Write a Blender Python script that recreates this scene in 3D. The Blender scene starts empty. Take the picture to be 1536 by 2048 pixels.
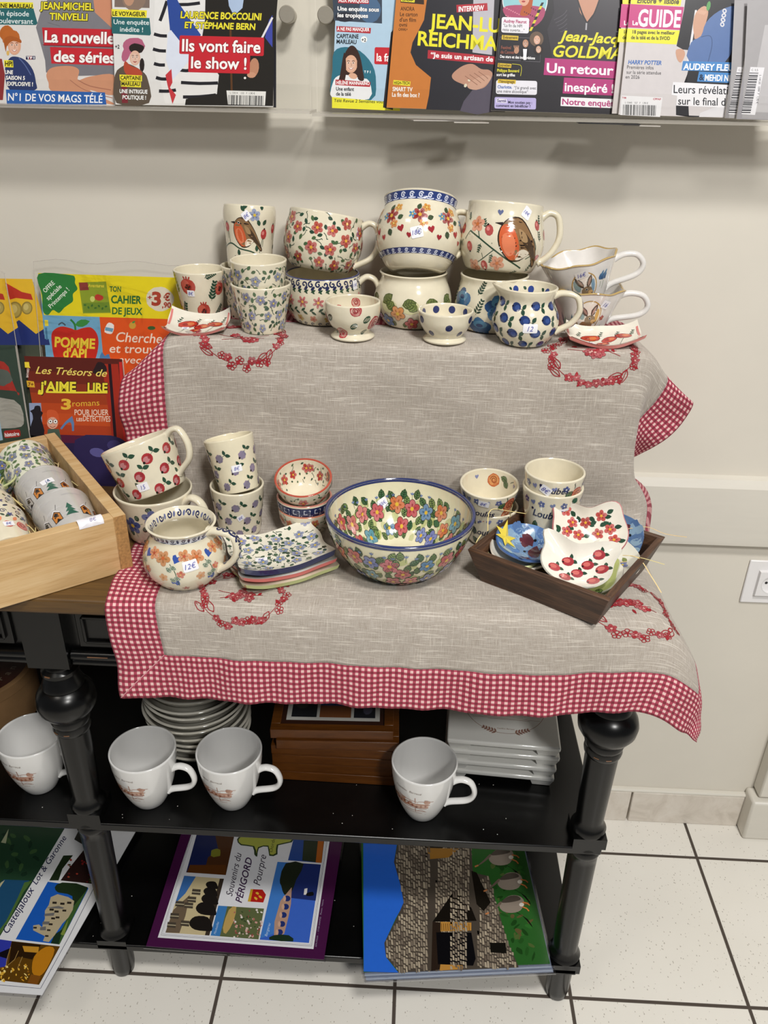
import bpy, math, random
from mathutils import Vector, Matrix, Euler
from mathutils.geometry import tessellate_polygon

# ------------------------------------------------------------------ camera, world, lights, exposure
scn = bpy.context.scene
PI = math.pi
def look(pitch, yaw, roll):
    f = Vector((-math.sin(yaw)*math.cos(pitch), math.cos(yaw)*math.cos(pitch), -math.sin(pitch)))
    r = Vector((math.cos(yaw), math.sin(yaw), 0)); u = r.cross(f)
    r2 = r*math.cos(roll)+u*math.sin(roll); u2 = -r*math.sin(roll)+u*math.cos(roll)
    return Matrix((r2, u2, -f)).transposed().to_4x4()
cam_d = bpy.data.cameras.new('camera'); cam = bpy.data.objects.new('camera', cam_d)
scn.collection.objects.link(cam); scn.camera = cam
cam.matrix_world = Matrix.Translation((0, 0, 1.52726)) @ look(0.489258, 0.0362535, 0.0196485)
cam_d.sensor_fit = 'VERTICAL'; cam_d.sensor_height = 36; cam_d.sensor_width = 27
cam_d.lens = 36*1623.32/2048; cam_d.clip_start = .05
scn.view_settings.view_transform = 'Standard'; scn.view_settings.look = 'None'
scn.view_settings.gamma = 1; scn.view_settings.exposure = 0.07; scn.view_settings.use_curve_mapping = False
wd = bpy.data.worlds.new('shop_ambience'); scn.world = wd; wd.use_nodes = True
wd.node_tree.nodes['Background'].inputs[0].default_value = (.93, .96, 1, 1)
wd.node_tree.nodes['Background'].inputs[1].default_value = .13
def lamp(name, loc, tgt, sx, sy, w, col):
    d = bpy.data.lights.new(name, 'AREA'); d.shape = 'RECTANGLE'; d.size = sx; d.size_y = sy; d.energy = w; d.color = col
    o = bpy.data.objects.new(name, d); scn.collection.objects.link(o); o.location = loc
    o.rotation_euler = (Vector(tgt)-Vector(loc)).to_track_quat('-Z', 'Y').to_euler()
lamp('ceiling_panel_light', (.55, -.30, 3.3), (.3, .5, 0), .5, .3, 45, (1, .982, .945))
lamp('ceiling_panel_light', (1.1, -1.7, 3.3), (.7, -.4, 0), .42, .42, 70, (1, .985, .95))
lamp('ceiling_panel_light', (-1.3, -.35, 3.3), (-1.0, .3, 0), .6, .35, 9, (1, .93, .82))

# ------------------------------------------------------------------ helpers
def lin(h):
    if not isinstance(h, str): return h
    h = h.lstrip('#'); o = []
    for i in (0, 2, 4):
        c = int(h[i:i+2], 16)/255
        o.append(c/12.92 if c <= .04045 else ((c+.055)/1.055)**2.4)
    return tuple(o)
def mixc(a, b, t):
    a, b = lin(a), lin(b); return tuple(x*(1-t)+y*t for x, y in zip(a, b))
R_ = random.Random(7)
def jc(c, a=.12, r=R_):
    k = 1+r.uniform(-a, a); return tuple(min(1, x*k*(1+r.uniform(-a, a)*.4)) for x in lin(c))
class MB:
    def __init__(s): s.v = []; s.f = []; s.c = []; s.m = []
    def add(s, vs, fs, col=(.8, .8, .8), mat=0):
        b = len(s.v); s.v += [tuple(x) for x in vs]; col = lin(col)
        for f in fs: s.f.append(tuple(i+b for i in f)); s.c.append(col); s.m.append(mat)
    def box(s, c, d, col=(.8, .8, .8), rot=None, mat=0, taper=0):
        x, y, z = (t/2 for t in d)
        vs = [Vector((i*x*(1+(taper if k < 0 else 0)), j*y*(1+(taper if k < 0 else 0)), k*z)) for k in (-1, 1) for j in (-1, 1) for i in (-1, 1)]
        if rot is not None: vs = [rot @ v for v in vs]
        s.add([v+Vector(c) for v in vs], [(0, 2, 3, 1), (4, 5, 7, 6), (0, 1, 5, 4), (2, 6, 7, 3), (0, 4, 6, 2), (1, 3, 7, 5)], col, mat)
    def lathe(s, prof, n=64, col=(.8, .8, .8), fn=None, cen=(0, 0), cols=None):
        rows = []
        b = len(s.v)
        for r, z in prof:
            if r < 1e-5:
                s.v.append(fn(0, 0, z) if fn else (cen[0], cen[1], z)); rows.append([len(s.v)-1])
            else:
                row = []
                for i in range(n):
                    t = 2*PI*i/n; p = (r*math.sin(t), -r*math.cos(t), z)
                    if fn: p = fn(*p)
                    s.v.append((p[0]+cen[0], p[1]+cen[1], p[2])); row.append(len(s.v)-1)
                rows.append(row)
        for k in range(len(rows)-1):
            A, B = rows[k], rows[k+1]; c = lin(cols[k] if cols else col)
            for i in range(n):
                j = (i+1) % n
                if len(A) == 1 and len(B) == 1: continue
                if len(A) == 1: f = (A[0], B[j], B[i])
                elif len(B) == 1: f = (A[i], A[j], B[0])
                else: f = (A[i], A[j], B[j], B[i])
                s.f.append(f); s.c.append(c); s.m.append(0)
    def tube(s, path, rx, ry=None, col=(.8, .8, .8), side=None, n=10, cap=True, taper=None):
        ry = ry or rx; path = [Vector(p) for p in path]; rows = []; b = len(s.v)
        for i, p in enumerate(path):
            t = (path[min(i+1, len(path)-1)]-path[max(i-1, 0)]).normalized()
            sd = Vector(side) if side else (t.cross(Vector((0, 0, 1))) if abs(t.z) < .95 else t.cross(Vector((1, 0, 0))))
            sd = (sd-t*sd.dot(t)).normalized(); up = sd.cross(t)
            k = taper(i/(len(path)-1)) if taper else 1
            for j in range(n):
                a = 2*PI*j/n; s.v.append(tuple(p+sd*math.cos(a)*rx*k+up*math.sin(a)*ry*k))
        c = lin(col)
        for i in range(len(path)-1):
            for j in range(n):
                j2 = (j+1) % n; s.f.append((b+i*n+j, b+i*n+j2, b+(i+1)*n+j2, b+(i+1)*n+j)); s.c.append(c); s.m.append(0)
        if cap:
            s.f.append(tuple(b+j for j in range(n))[::-1]); s.c.append(c); s.m.append(0)
            e = b+(len(path)-1)*n; s.f.append(tuple(e+j for j in range(n))); s.c.append(c); s.m.append(0)
    def build(s, name, mats, parent=None, angle=40, bevel=0, uvs=None):
        me = bpy.data.meshes.new(name); me.from_pydata(s.v, [], s.f)
        for m in (mats if isinstance(mats, (list, tuple)) else [mats]): me.materials.append(m)
        me.polygons.foreach_set('material_index', s.m)
        me.polygons.foreach_set('use_smooth', [True]*len(s.f))
        at = me.color_attributes.new('Col', 'FLOAT_COLOR', 'CORNER'); buf = []
        for f, c in zip(s.f, s.c): buf += [c[0], c[1], c[2], 1.0]*len(f)
        at.data.foreach_set('color', buf)
        if uvs is not None:
            ul = me.uv_layers.new(name='UVMap'); buf = []
            for f in s.f:
                for i in f: buf += list(uvs[i])
            ul.data.foreach_set('uv', buf)
        me.update(); me.set_sharp_from_angle(angle=math.radians(angle))
        o = bpy.data.objects.new(name, me); scn.collection.objects.link(o)
        if parent: o.parent = parent
        if bevel:
            b = o.modifiers.new('bevel', 'BEVEL'); b.width = bevel; b.segments = 2; b.limit_method = 'ANGLE'; b.angle_limit = math.radians(40)
        return o
def tag(o, label=None, cat=None, group=None, kind=None):
    for k, v in (('label', label), ('category', cat), ('group', group), ('kind', kind)):
        if v: o[k] = v
    return o
def thing(name, label, cat, loc=(0, 0, 0), rot=(0, 0, 0), group=None):
    o = bpy.data.objects.new(name, None); scn.collection.objects.link(o); o.empty_display_size = .03
    o.location = loc; o.rotation_euler = rot
    return tag(o, label, cat, group)
def cr(pts, k=6, closed=False):
    P = [tuple(p) for p in pts]; n = len(P); out = []
    rng = range(n) if closed else range(n-1)
    for i in rng:
        g = (lambda j: P[j % n]) if closed else (lambda j: P[max(0, min(n-1, j))])
        a, b, c, d = g(i-1), g(i), g(i+1), g(i+2)
        for s in range(k):
            t = s/k
            out.append(tuple(.5*(2*q+(r-p)*t+(2*p-5*q+4*r-w)*t*t+(3*q-p-3*r+w)*t**3) for p, q, r, w in zip(a, b, c, d)))
    if not closed: out.append(P[-1])
    return out
_tc = {}
def text_mesh(s, bold=0., shear=0.):
    k = (s, bold, shear)
    if k not in _tc:
        cu = bpy.data.curves.new('glyphs', 'FONT'); cu.body = s; cu.size = 1/.73; cu.offset = bold; cu.shear = shear
        cu.resolution_u = 3; cu.dimensions = '2D'; cu.fill_mode = 'BOTH'
        o = bpy.data.objects.new('glyphs', cu); scn.collection.objects.link(o)
        dg = bpy.context.evaluated_depsgraph_get(); me = o.evaluated_get(dg).to_mesh()
        vs = [(v.co.x, v.co.y) for v in me.vertices]; fs = [tuple(p.vertices) for p in me.polygons]
        o.evaluated_get(dg).to_mesh_clear(); bpy.data.objects.remove(o); bpy.data.curves.remove(cu)
        x0 = min((v[0] for v in vs), default=0); x1 = max((v[0] for v in vs), default=1)
        _tc[k] = ([(x-x0, y) for x, y in vs], fs, max(x1-x0, 1e-4))
    return _tc[k]
class Paint:
    """draws flat colour shapes onto a surface function surf(u, v, lift)"""
    def __init__(s, mb, surf, fy=1, lb=2.2e-4, lz=1.1e-4, seq=1.2e-6, maxl=.007, mat=0):
        s.mb, s.surf, s.fy, s.lb, s.lz, s.seq, s.maxl, s.n, s.mat = mb, surf, fy, lb, lz, seq, maxl, 0, mat
    def L(s, z): s.n += 1; return s.lb+z*s.lz+(s.n % 400)*s.seq
    def raw(s, pts, tris, col, z):
        l = s.L(z); s.mb.add([s.surf(u, v, l) for u, v in pts], tris, col, s.mat)
    def fan(s, pts, col, z=0, cen=None):
        n = len(pts); c = cen or (sum(p[0] for p in pts)/n, sum(p[1] for p in pts)/n)
        r = max(math.hypot(p[0]-c[0], p[1]-c[1]) for p in pts)
        if s.maxl and r > s.maxl:
            mid = [((p[0]+c[0])/2, (p[1]+c[1])/2) for p in pts]
            V = [c]+mid+list(pts); F = []
            for i in range(n):
                j = (i+1) % n; F.append((0, 1+i, 1+j)); F.append((1+i, 1+n+i, 1+n+j, 1+j))
            s.raw(V, F, col, z)
        else: s.raw([c]+list(pts), [(0, 1+i, 1+(i+1) % n) for i in range(n)], col, z)
    def blob(s, u, v, rx, ry=None, a=0, col='#000000', z=0, n=12, jit=0):
        ry = ry or rx; ca, sa = math.cos(a), math.sin(a); P = []
        for i in range(n):
            t = 2*PI*i/n; k = 1+(R_.uniform(-jit, jit) if jit else 0); x, y = rx*k*math.cos(t), ry*k*math.sin(t)
            P.append((u+x*ca-y*sa, v+x*sa+y*ca))
        s.fan(P, col, z, (u, v))
    def poly(s, pts, col, z=0, sm=0):
        if sm: pts = cr(pts, sm, True)
        T = tessellate_polygon([[Vector((p[0], p[1], 0)) for p in pts]]); V = list(pts); F = [tuple(t) for t in T]
        if s.maxl:
            for _ in range(4):
                nf = []; ch = False
                for t in F:
                    e = [(math.dist(V[t[i]], V[t[(i+1) % 3]]), i) for i in range(3)]; m, i = max(e)
                    if m > s.maxl*1.6:
                        a, b, c = t[i], t[(i+1) % 3], t[(i+2) % 3]; V.append(((V[a][0]+V[b][0])/2, (V[a][1]+V[b][1])/2)); k = len(V)-1
                        nf += [(a, k, c), (k, b, c)]; ch = True
                    else: nf.append(t)
                F = nf
                if not ch: break
        s.raw(V, F, col, z)
    def rect(s, u0, v0, u1, v1, col, z=0, ang=0, r=0):
        cu, cv = (u0+u1)/2, (v0+v1)/2; ca, sa = math.cos(ang), math.sin(ang)
        hw, hh = abs(u1-u0)/2, abs(v1-v0)/2; P = []
        if r:
            for cx, cy, a0 in ((hw-r, hh-r, 0), (-hw+r, hh-r, 90), (-hw+r, -hh+r, 180), (hw-r, -hh+r, 270)):
                for k in range(4):
                    t = math.radians(a0+30*k); P.append((cx+r*math.cos(t), cy+r*math.sin(t)))
        else: P = [(-hw, -hh), (hw, -hh), (hw, hh), (-hw, hh)]
        P = [(cu+x*ca-y*sa, cv+x*sa+y*ca) for x, y in P]
        if s.maxl: s.poly(P, col, z)
        else: s.fan(P, col, z)
    def stroke(s, pts, w, col, z=0, k=5, closed=False, taper=False):
        q = cr(pts, k, closed) if k > 1 else list(pts)
        if closed: q.append(q[0])
        V = []; n = len(q)
        for i, p in enumerate(q):
            a, b = q[max(i-1, 0)], q[min(i+1, n-1)]
            if closed and i in (0, n-1): a, b = q[n-2], q[1]
            dx, dy = b[0]-a[0], b[1]-a[1]; l = math.hypot(dx, dy) or 1
            h = w/2*(1-.75*abs(2*i/(n-1)-1)**2 if taper else 1)
            V += [(p[0]-dy/l*h, p[1]+dx/l*h), (p[0]+dy/l*h, p[1]-dx/l*h)]
        s.raw(V, [(2*i, 2*i+1, 2*i+3, 2*i+2) for i in range(n-1)], col, z)
    def text(s, t, u, v, h, col, z=0, ang=0, al='l', bold=0, shear=0, w=None, sx=1, out=None, ow=.06):
        vs, fs, tw = text_mesh(t, bold, shear); kx = (w/tw) if w else h*sx
        ox = {'l': 0, 'c': -tw/2, 'r': -tw}[al]; ca, sa = math.cos(ang), math.sin(ang)
        if out:
            for dx, dy in ((ow, 0), (-ow, 0), (0, ow), (0, -ow), (ow*.7, -ow*1.2), (-ow*.7, ow*.7)):
                P = [((x+ox)*kx+dx*h, (y*h+dy*h)*s.fy) for x, y in vs]
                s.raw([(u+x*ca-y*sa, v+x*sa+y*ca) for x, y in P], fs, out, z)
        P = [((x+ox)*kx, y*h*s.fy) for x, y in vs]
        s.raw([(u+x*ca-y*sa, v+x*sa+y*ca) for x, y in P], fs, col, z+(1 if out else 0))
    # ---- brush motifs
    def leaf(s, u, v, l, w, a, col, z=0, vein=None):
        P = []
        for t, k in ((0, 0), (.2, .72), (.45, 1), (.75, .7), (1, 0), (.75, -.7), (.45, -1), (.2, -.72)): P.append((t*l, k*w/2))
        ca, sa = math.cos(a), math.sin(a); s.fan([(u+x*ca-y*sa, v+x*sa+y*ca) for x, y in P], jc(col), z, (u+.5*l*ca, v+.5*l*sa))
        if vein:
            tr = lambda x, y: (u+x*ca-y*sa, v+x*sa+y*ca); t = l*.055
            s.stroke([tr(x, y) for x, y in P]+[tr(*P[0])], t, vein, z+1, 1)
            s.stroke([tr(0, 0), tr(l*.92, 0)], t, vein, z+1, 1)
            for q in (.3, .5, .7):
                for sg in (1, -1): s.stroke([tr(q*l-.1*l, 0), tr(q*l+.04*l, sg*w*.33)], t, vein, z+1, 1)
    def flower(s, u, v, r, col, ctr='#e2b93a', n=5, rot=None, z=0, out=None, fat=.38):
        rot = R_.uniform(0, 6) if rot is None else rot; c = jc(col)
        for i in range(n):
            a = rot+2*PI*i/n; x, y = u+.58*r*math.cos(a), v+.58*r*math.sin(a)
            if out: s.blob(x, y, r*.5, r*(fat+.05), a, out, z, 10)
            s.blob(x, y, r*.44, r*fat, a, mixc(c, (1, 1, 1), R_.uniform(0, .12)), z+(1 if out else 0), 10)
            if r > .0055: s.blob(u+.42*r*math.cos(a), v+.42*r*math.sin(a), r*.2, r*.1, a, mixc(c, '#301818', .35), z+2, 6)
        s.blob(u, v, r*.24, None, 0, ctr, z+3, 8)
    def curl(s, u, v, r, a, w, col, z=0, hand=1):
        w *= 1.4
        P = []
        for i in range(9):
            t = i/8; th = a+hand*t*4.2; q = r*(1-.55*t)
            P.append((u+r*1.6*t*math.cos(a)+q*.45*math.sin(th)*hand, v+r*1.6*t*math.sin(a)-q*.45*math.cos(th)*hand+q*.45*math.cos(a)*hand*0))
        s.stroke(P, w, col, z, 3)
    def spiral(s, u, v, r, w, col, z=0, a=0, turns=1.6, hand=1):
        s.stroke([(u+r*(1-t*.85)*math.cos(a+hand*t*turns*2*PI), v+r*(1-t*.85)*math.sin(a+hand*t*turns*2*PI)) for t in [i/14 for i in range(15)]], w, col, z, 2)
    def heart(s, u, v, r, col, a=0, z=0):
        P = [(0, -1), (.75, -.2), (.95, .4), (.5, .8), (0, .4), (-.5, .8), (-.95, .4), (-.75, -.2)]; ca, sa = math.cos(a), math.sin(a)
        s.fan([(u+r*(x*ca-y*sa), v+r*(x*sa+y*ca)) for x, y in P], jc(col), z, (u, v))
def scatter(u0, u1, v0, v1, d, n=200, avoid=(), r=R_):
    out = []
    for _ in range(n*12):
        p = (r.uniform(u0, u1), r.uniform(v0, v1))
        if all(math.dist(p, q) > d for q in out) and all(math.hypot(p[0]-q[0], p[1]-q[1]) > q[2] for q in avoid): out.append(p)
        if len(out) >= n: break
    return out

# ------------------------------------------------------------------ materials (all node based)
class NT:
    def __init__(s, name):
        s.m = bpy.data.materials.new(name); s.m.use_nodes = True; s.t = s.m.node_tree; s.b = s.t.nodes['Principled BSDF']; s.o = s.t.nodes['Material Output']
    def n(s, t, **k):
        x = s.t.nodes.new('ShaderNode'+t)
        for a, b in k.items(): setattr(x, a, b)
        return x
    def l(s, a, b): s.t.links.new(a, b)
    def put(s, sock, v):
        if hasattr(v, 'links') or isinstance(v, bpy.types.NodeSocket): s.l(v, sock)
        elif isinstance(v, (tuple, list)) and len(v) == 3 and sock.type == 'RGBA': sock.default_value = (*v, 1)
        else: sock.default_value = v
    def math(s, op, a, b=None, c=None):
        x = s.n('Math', operation=op); s.put(x.inputs[0], a)
        if b is not None: s.put(x.inputs[1], b)
        if c is not None: s.put(x.inputs[2], c)
        return x.outputs[0]
    def mix(s, f, a, b, mode='MIX'):
        x = s.n('Mix', data_type='RGBA', blend_type=mode); s.put(x.inputs[0], f); s.put(x.inputs[6], a); s.put(x.inputs[7], b); return x.outputs[2]
    def coord(s, what='Object', scale=(1, 1, 1), rot=(0, 0, 0)):
        tc = s.n('TexCoord'); mp = s.n('Mapping'); mp.inputs['Scale'].default_value = scale; mp.inputs['Rotation'].default_value = rot
        s.l(tc.outputs[what], mp.inputs[0]); return mp.outputs[0]
    def noise(s, vec, scale, detail=3, rough=.5, dist=0):
        x = s.n('TexNoise'); s.l(vec, x.inputs['Vector']); x.inputs['Scale'].default_value = scale; x.inputs['Detail'].default_value = detail
        x.inputs['Roughness'].default_value = rough; x.inputs['Distortion'].default_value = dist; return x.outputs[0]
    def ramp(s, f, *stops):
        x = s.n('ValToRGB'); s.l(f, x.inputs[0]); e = x.color_ramp.elements
        while len(e) < len(stops): e.new(.5)
        for q, (p, c) in zip(e, stops): q.position = p; c = lin(c) if isinstance(c, str) else c; q.color = (*c, 1)
        return x.outputs[0]
    def bump(s, h, st, d=.001):
        x = s.n('Bump'); x.inputs['Strength'].default_value = st; x.inputs['Distance'].default_value = d; s.l(h, x.inputs['Height']); s.l(x.outputs[0], s.b.inputs['Normal'])
    def set(s, **k):
        for a, v in k.items(): s.put(s.b.inputs[a.replace('_', ' ')], v)
        return s
def attr_mat(name, rough, var=.12, scale=60, coat=0, bump=0, spec=.5):
    t = NT(name); a = t.n('Attribute', attribute_name='Col'); nz = t.noise(t.coord(), scale, 3)
    k = t.math('MULTIPLY_ADD', nz, var*2, 1-var); hs = t.n('HueSaturation'); t.l(a.outputs[0], hs.inputs['Color']); t.l(k, hs.inputs['Value'])
    t.set(Base_Color=hs.outputs[0], Roughness=rough, Coat_Weight=coat, Coat_Roughness=.06); t.b.inputs['Specular IOR Level'].default_value = spec
    if bump: t.bump(t.noise(t.coord(), 45, 2), bump, .002)
    return t.m
def flat_mat(name, col, rough=.5, var=.08, scale=30, metal=0, bump=0, coat=0, stretch=(1, 1, 1), dist=0):
    t = NT(name); nz = t.noise(t.coord(scale=stretch), scale, 4, .55, dist); c = lin(col)
    t.set(Base_Color=t.ramp(nz, (.25, tuple(x*(1-var) for x in c)), (.75, tuple(min(1, x*(1+var)) for x in c))), Roughness=rough, Metallic=metal, Coat_Weight=coat)
    if bump: t.bump(nz, bump, .001)
    return t.m
M = {}
M['ceramic'] = attr_mat('painted_glaze', .13, .10, 55, .5, .12)
M['porcelain'] = attr_mat('white_porcelain', .12, .02, 20, .5)
M['print'] = attr_mat('printed_gloss_paper', .28, .05, 90)
M['satin'] = attr_mat('laminated_print', .16, .04, 90, .35)
M['sticker'] = attr_mat('sticker_paper', .5, .02, 50)
M['thread'] = attr_mat('embroidery_thread', .7, .35, 1800)
M['straw'] = attr_mat('straw', .6, .2, 200)
M['fleck'] = flat_mat('white_fleck', '#d8d4cc', .7)
M['wall'] = flat_mat('wall_paint', '#d8d2c6', .55, .025, 6, bump=.05)
M['trim'] = flat_mat('trim_paint', '#d8d3c8', .4, .02, 14, bump=.06, stretch=(1, 6, 6))
M['black'] = flat_mat('black_lacquer', '#050505', .27, .35, 25, bump=.05); M['black'].node_tree.nodes['Principled BSDF'].inputs['Specular IOR Level'].default_value = .42
M['worn'] = flat_mat('worn_edge_wood', '#6b4a30', .5, .3, 80)
M['steel'] = flat_mat('brushed_steel', '#a8a194', .3, .08, 200, .35, stretch=(1, 1, 30))
M['white_plastic'] = flat_mat('white_plastic', '#e6e4e4', .3, .01)
M['dark_hole'] = flat_mat('dark_plastic', '#15151a', .4)
M['cardboard'] = flat_mat('brown_cardboard', '#8c6a44', .8, .1, 40)
M['page'] = flat_mat('page_edges', '#ddd8cf', .7, .12, 400, stretch=(.05, .05, 8))
def wood(name, c1, c2, c3, st, sc, rough, bump=.15, dist=.6):
    t = NT(name); v = t.coord(scale=st); nz = t.noise(v, sc, 6, .6, dist); n2 = t.noise(v, sc*6, 2, .6)
    f = t.math('MULTIPLY_ADD', n2, .35, t.math('MULTIPLY', nz, .75))
    t.set(Base_Color=t.ramp(f, (.3, c1), (.52, c2), (.74, c3)), Roughness=rough); t.bump(f, bump, .001); return t.m
M['oak'] = wood('waxed_brown_tabletop', '#3d2a17', '#59401f', '#6d5028', (1.5, 30, 30), 2.2, .42)
M['pine'] = wood('raw_pine', '#ae8a56', '#cba775', '#d8ba8c', (2, 26, 26), 2.4, .6)
M['pine_end'] = flat_mat('pine_end_grain', '#a97f4c', .8, .35, 260)
M['walnut'] = wood('dark_stained_wood', '#231610', '#432c1d', '#6a4a33', (3, 30, 30), 2.2, .5)
M['frame_wood'] = wood('orange_varnished_wood', '#3c1d06', '#5f340b', '#744315', (3, 40, 40), 2, .35)
t = NT('speckled_floor_tile')
tc = t.n('TexCoord'); sp = t.n('SeparateXYZ'); t.l(tc.outputs['Object'], sp.inputs[0])
def gl(o, off):
    f = t.math('FRACT', t.math('DIVIDE', t.math('ADD', o, off), 1/3)); d = t.math('MINIMUM', f, t.math('SUBTRACT', 1, f))
    return d
d = t.math('MINIMUM', gl(sp.outputs[0], .329164+5), gl(sp.outputs[1], -.940288+5))
gr = t.n('MapRange'); gr.inputs[1].default_value = .0085; gr.inputs[2].default_value = .0115; t.l(d, gr.inputs[0])
vo = t.n('TexVoronoi'); vo.inputs['Scale'].default_value = 170; t.l(t.coord(scale=(1, .6, 1), rot=(0, 0, .6)), vo.inputs['Vector'])
nz = t.noise(t.coord(), 420, 2); spk = t.math('MULTIPLY', t.math('LESS_THAN', vo.outputs['Distance'], .17), t.math('GREATER_THAN', t.noise(t.coord(), 150, 1), .49))
base = t.mix(t.noise(t.coord(), 5, 3), lin('#e2ddd3'), lin('#ebe7df'))
base = t.mix(t.math('MULTIPLY', spk, .6), base, lin('#857a6c'))
t.set(Base_Color=t.mix(gr.outputs[0], lin('#4a4038'), base), Roughness=t.math('MULTIPLY_ADD', gr.outputs[0], -.45, .8)); t.bump(gr.outputs[0], .5, .002); M['floor'] = t.m
t = NT('beige_skirting_tile'); nz = t.noise(t.coord(), 16, 5, .65, .8)
t.set(Base_Color=t.ramp(nz, (.3, '#c3b9ac'), (.5, '#d5ccc0'), (.75, '#dfd8ce')), Roughness=.35); M['skirt'] = t.m
# cloth: UV in metres
def weave(t, uv):
    a = t.noise(uv, 1, 1); return a
t = NT('slub_linen')
wv = lambda sx, sy, sc=1, dt=2: t.noise(t.coord('UV', (sx, sy, 1)), sc, dt, .6)
h1, h2, h3, h4 = wv(55, 900), wv(900, 55), wv(16, 420), wv(420, 22)
fine = t.noise(t.coord('UV', (1400, 1400, 1)), 1, 1)
f = t.math('ADD', t.math('MULTIPLY', t.math('ADD', h1, h2), .34), t.math('MULTIPLY', fine, .32))
slub = t.math('MULTIPLY', t.math('GREATER_THAN', h3, .60), .5); slub2 = t.math('MULTIPLY', t.math('GREATER_THAN', h4, .65), .3)
c = t.ramp(f, (.3, '#8b8074'), (.5, '#afa59a'), (.72, '#cbc5bd'))
c = t.mix(t.math('ADD', slub, slub2), c, lin('#e0d8cc'))
t.set(Base_Color=c, Roughness=.9, Sheen_Weight=.15); t.bump(f, .55, .0012); M['linen'] = t.m
t = NT('red_gingham'); tc = t.n('TexCoord'); sp = t.n('SeparateXYZ'); t.l(tc.outputs['UV'], sp.inputs[0])
wob = t.noise(t.coord('UV', (40, 40, 1)), 1, 2)
def stripe(o):
    q = t.math('FRACT', t.math('DIVIDE', t.math('MULTIPLY_ADD', wob, .001, t.math('ADD', o, 5)), .0088)); return t.math('LESS_THAN', q, .5)
s1, s2 = stripe(sp.outputs[0]), stripe(sp.outputs[1]); sm = t.math('MULTIPLY', t.math('ADD', s1, s2), .5)
yarn = t.noise(t.coord('UV', (1500, 1500, 1)), 1, 1)
c = t.ramp(sm, (0, '#efcac4'), (.5, '#ab3a52'), (1, '#740e24')); c.node.color_ramp.interpolation = 'CONSTANT'
c.node.color_ramp.elements[1].position = .25; c.node.color_ramp.elements[2].position = .75
t.set(Base_Color=t.mix(t.math('MULTIPLY_ADD', yarn, .34, -.06), c, lin('#c07884')), Roughness=.85); t.bump(t.math('ADD', yarn, sm), .25, .0006); M['gingham'] = t.m
def clear(name, tint, gloss, rough=.02, wrinkle=0, fr=.6):
    t = NT(name); tr = t.n('BsdfTransparent'); tr.inputs[0].default_value = (*tint, 1); g = t.n('BsdfGlossy'); g.inputs['Roughness'].default_value = rough
    lw = t.n('LayerWeight'); lw.inputs[0].default_value = .2; mx = t.n('MixShader')
    t.l(t.math('MULTIPLY_ADD', lw.outputs['Fresnel'], fr, gloss), mx.inputs[0]); t.l(tr.outputs[0], mx.inputs[1]); t.l(g.outputs[0], mx.inputs[2]); t.l(mx.outputs[0], t.o.inputs[0])
    if wrinkle:
        b = t.n('Bump'); b.inputs['Strength'].default_value = wrinkle; b.inputs['Distance'].default_value = .01; t.l(t.noise(t.coord(scale=(1, 1, .35)), 14, 3, .5, 1.2), b.inputs['Height']); t.l(b.outputs[0], g.inputs['Normal']); t.l(b.outputs[0], lw.inputs['Normal'])
    return t.m
M['acrylic'] = clear('clear_acrylic', (.99, .99, .985), .004, fr=.25)
t = NT('acrylic_edge'); t.set(Base_Color=(.62, .58, .52), Roughness=.25, Alpha=.45, Transmission_Weight=.0); M['acrylic_edge'] = t.m
M['bag'] = clear('cellophane_bag', (.985, .985, .985), .01, .05, .9, fr=.4)
M['sleeve'] = clear('clear_laminate', (.9, .9, .92), .06, .08)
# ------------------------------------------------------------------ the room
def structure(name, mb, m, bevel=0, angle=30):
    return tag(mb.build(name, m, bevel=bevel, angle=angle), kind='structure')
b = MB(); b.box((0, -.35, -.02), (4.4, 3.5, .04)); structure('floor', b, M['floor'])
b = MB(); b.box((0, 1.43, 1.35), (4.4, .1, 2.7)); structure('wall_back', b, M['wall'])
b = MB()                                                     # chair rail: flat board with a chamfered top and a small lip below
pr = [(1.38, .895), (1.364, .893), (1.357, .878), (1.357, .768), (1.359, .758), (1.38, .757)]
xs = (-2.2, 2.2); V = [(x, y, z) for x in xs for y, z in pr]; n = len(pr)
b.add(V, [(i, i+1, n+i+1, n+i) for i in range(n-1)]+[tuple(range(n))[::-1], tuple(range(n, 2*n))]); structure('trim_1', b, M['trim'], angle=20)
b = MB()                                                     # skirting of tiles with a rounded top
for k in range(-6, 1):
    x0, x1 = .535+.4*k-.4, .535+.4*k-.002
    b.box(((x0+x1)/2, 1.374, .0465), (x1-x0, .012, .093))
b.box(((.537+.79)/2, 1.374, .0465), (.253, .012, .093)); structure('baseboard_back', b, M['skirt'], bevel=.0025)
b = MB(); b.box((-.7, 1.3745, .0965), (3.0, .014, .008)); structure('trim_2', b, M['trim'], bevel=.003)
b = MB(); b.box((.93, 1.362, 1.41), (.25, .036, 2.58)); structure('trim_3', b, M['trim'], bevel=.004)
b = MB(); b.box((.93, 1.356, .058), (.28, .05, .116)); structure('trim_4', b, M['trim'], bevel=.006)
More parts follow.
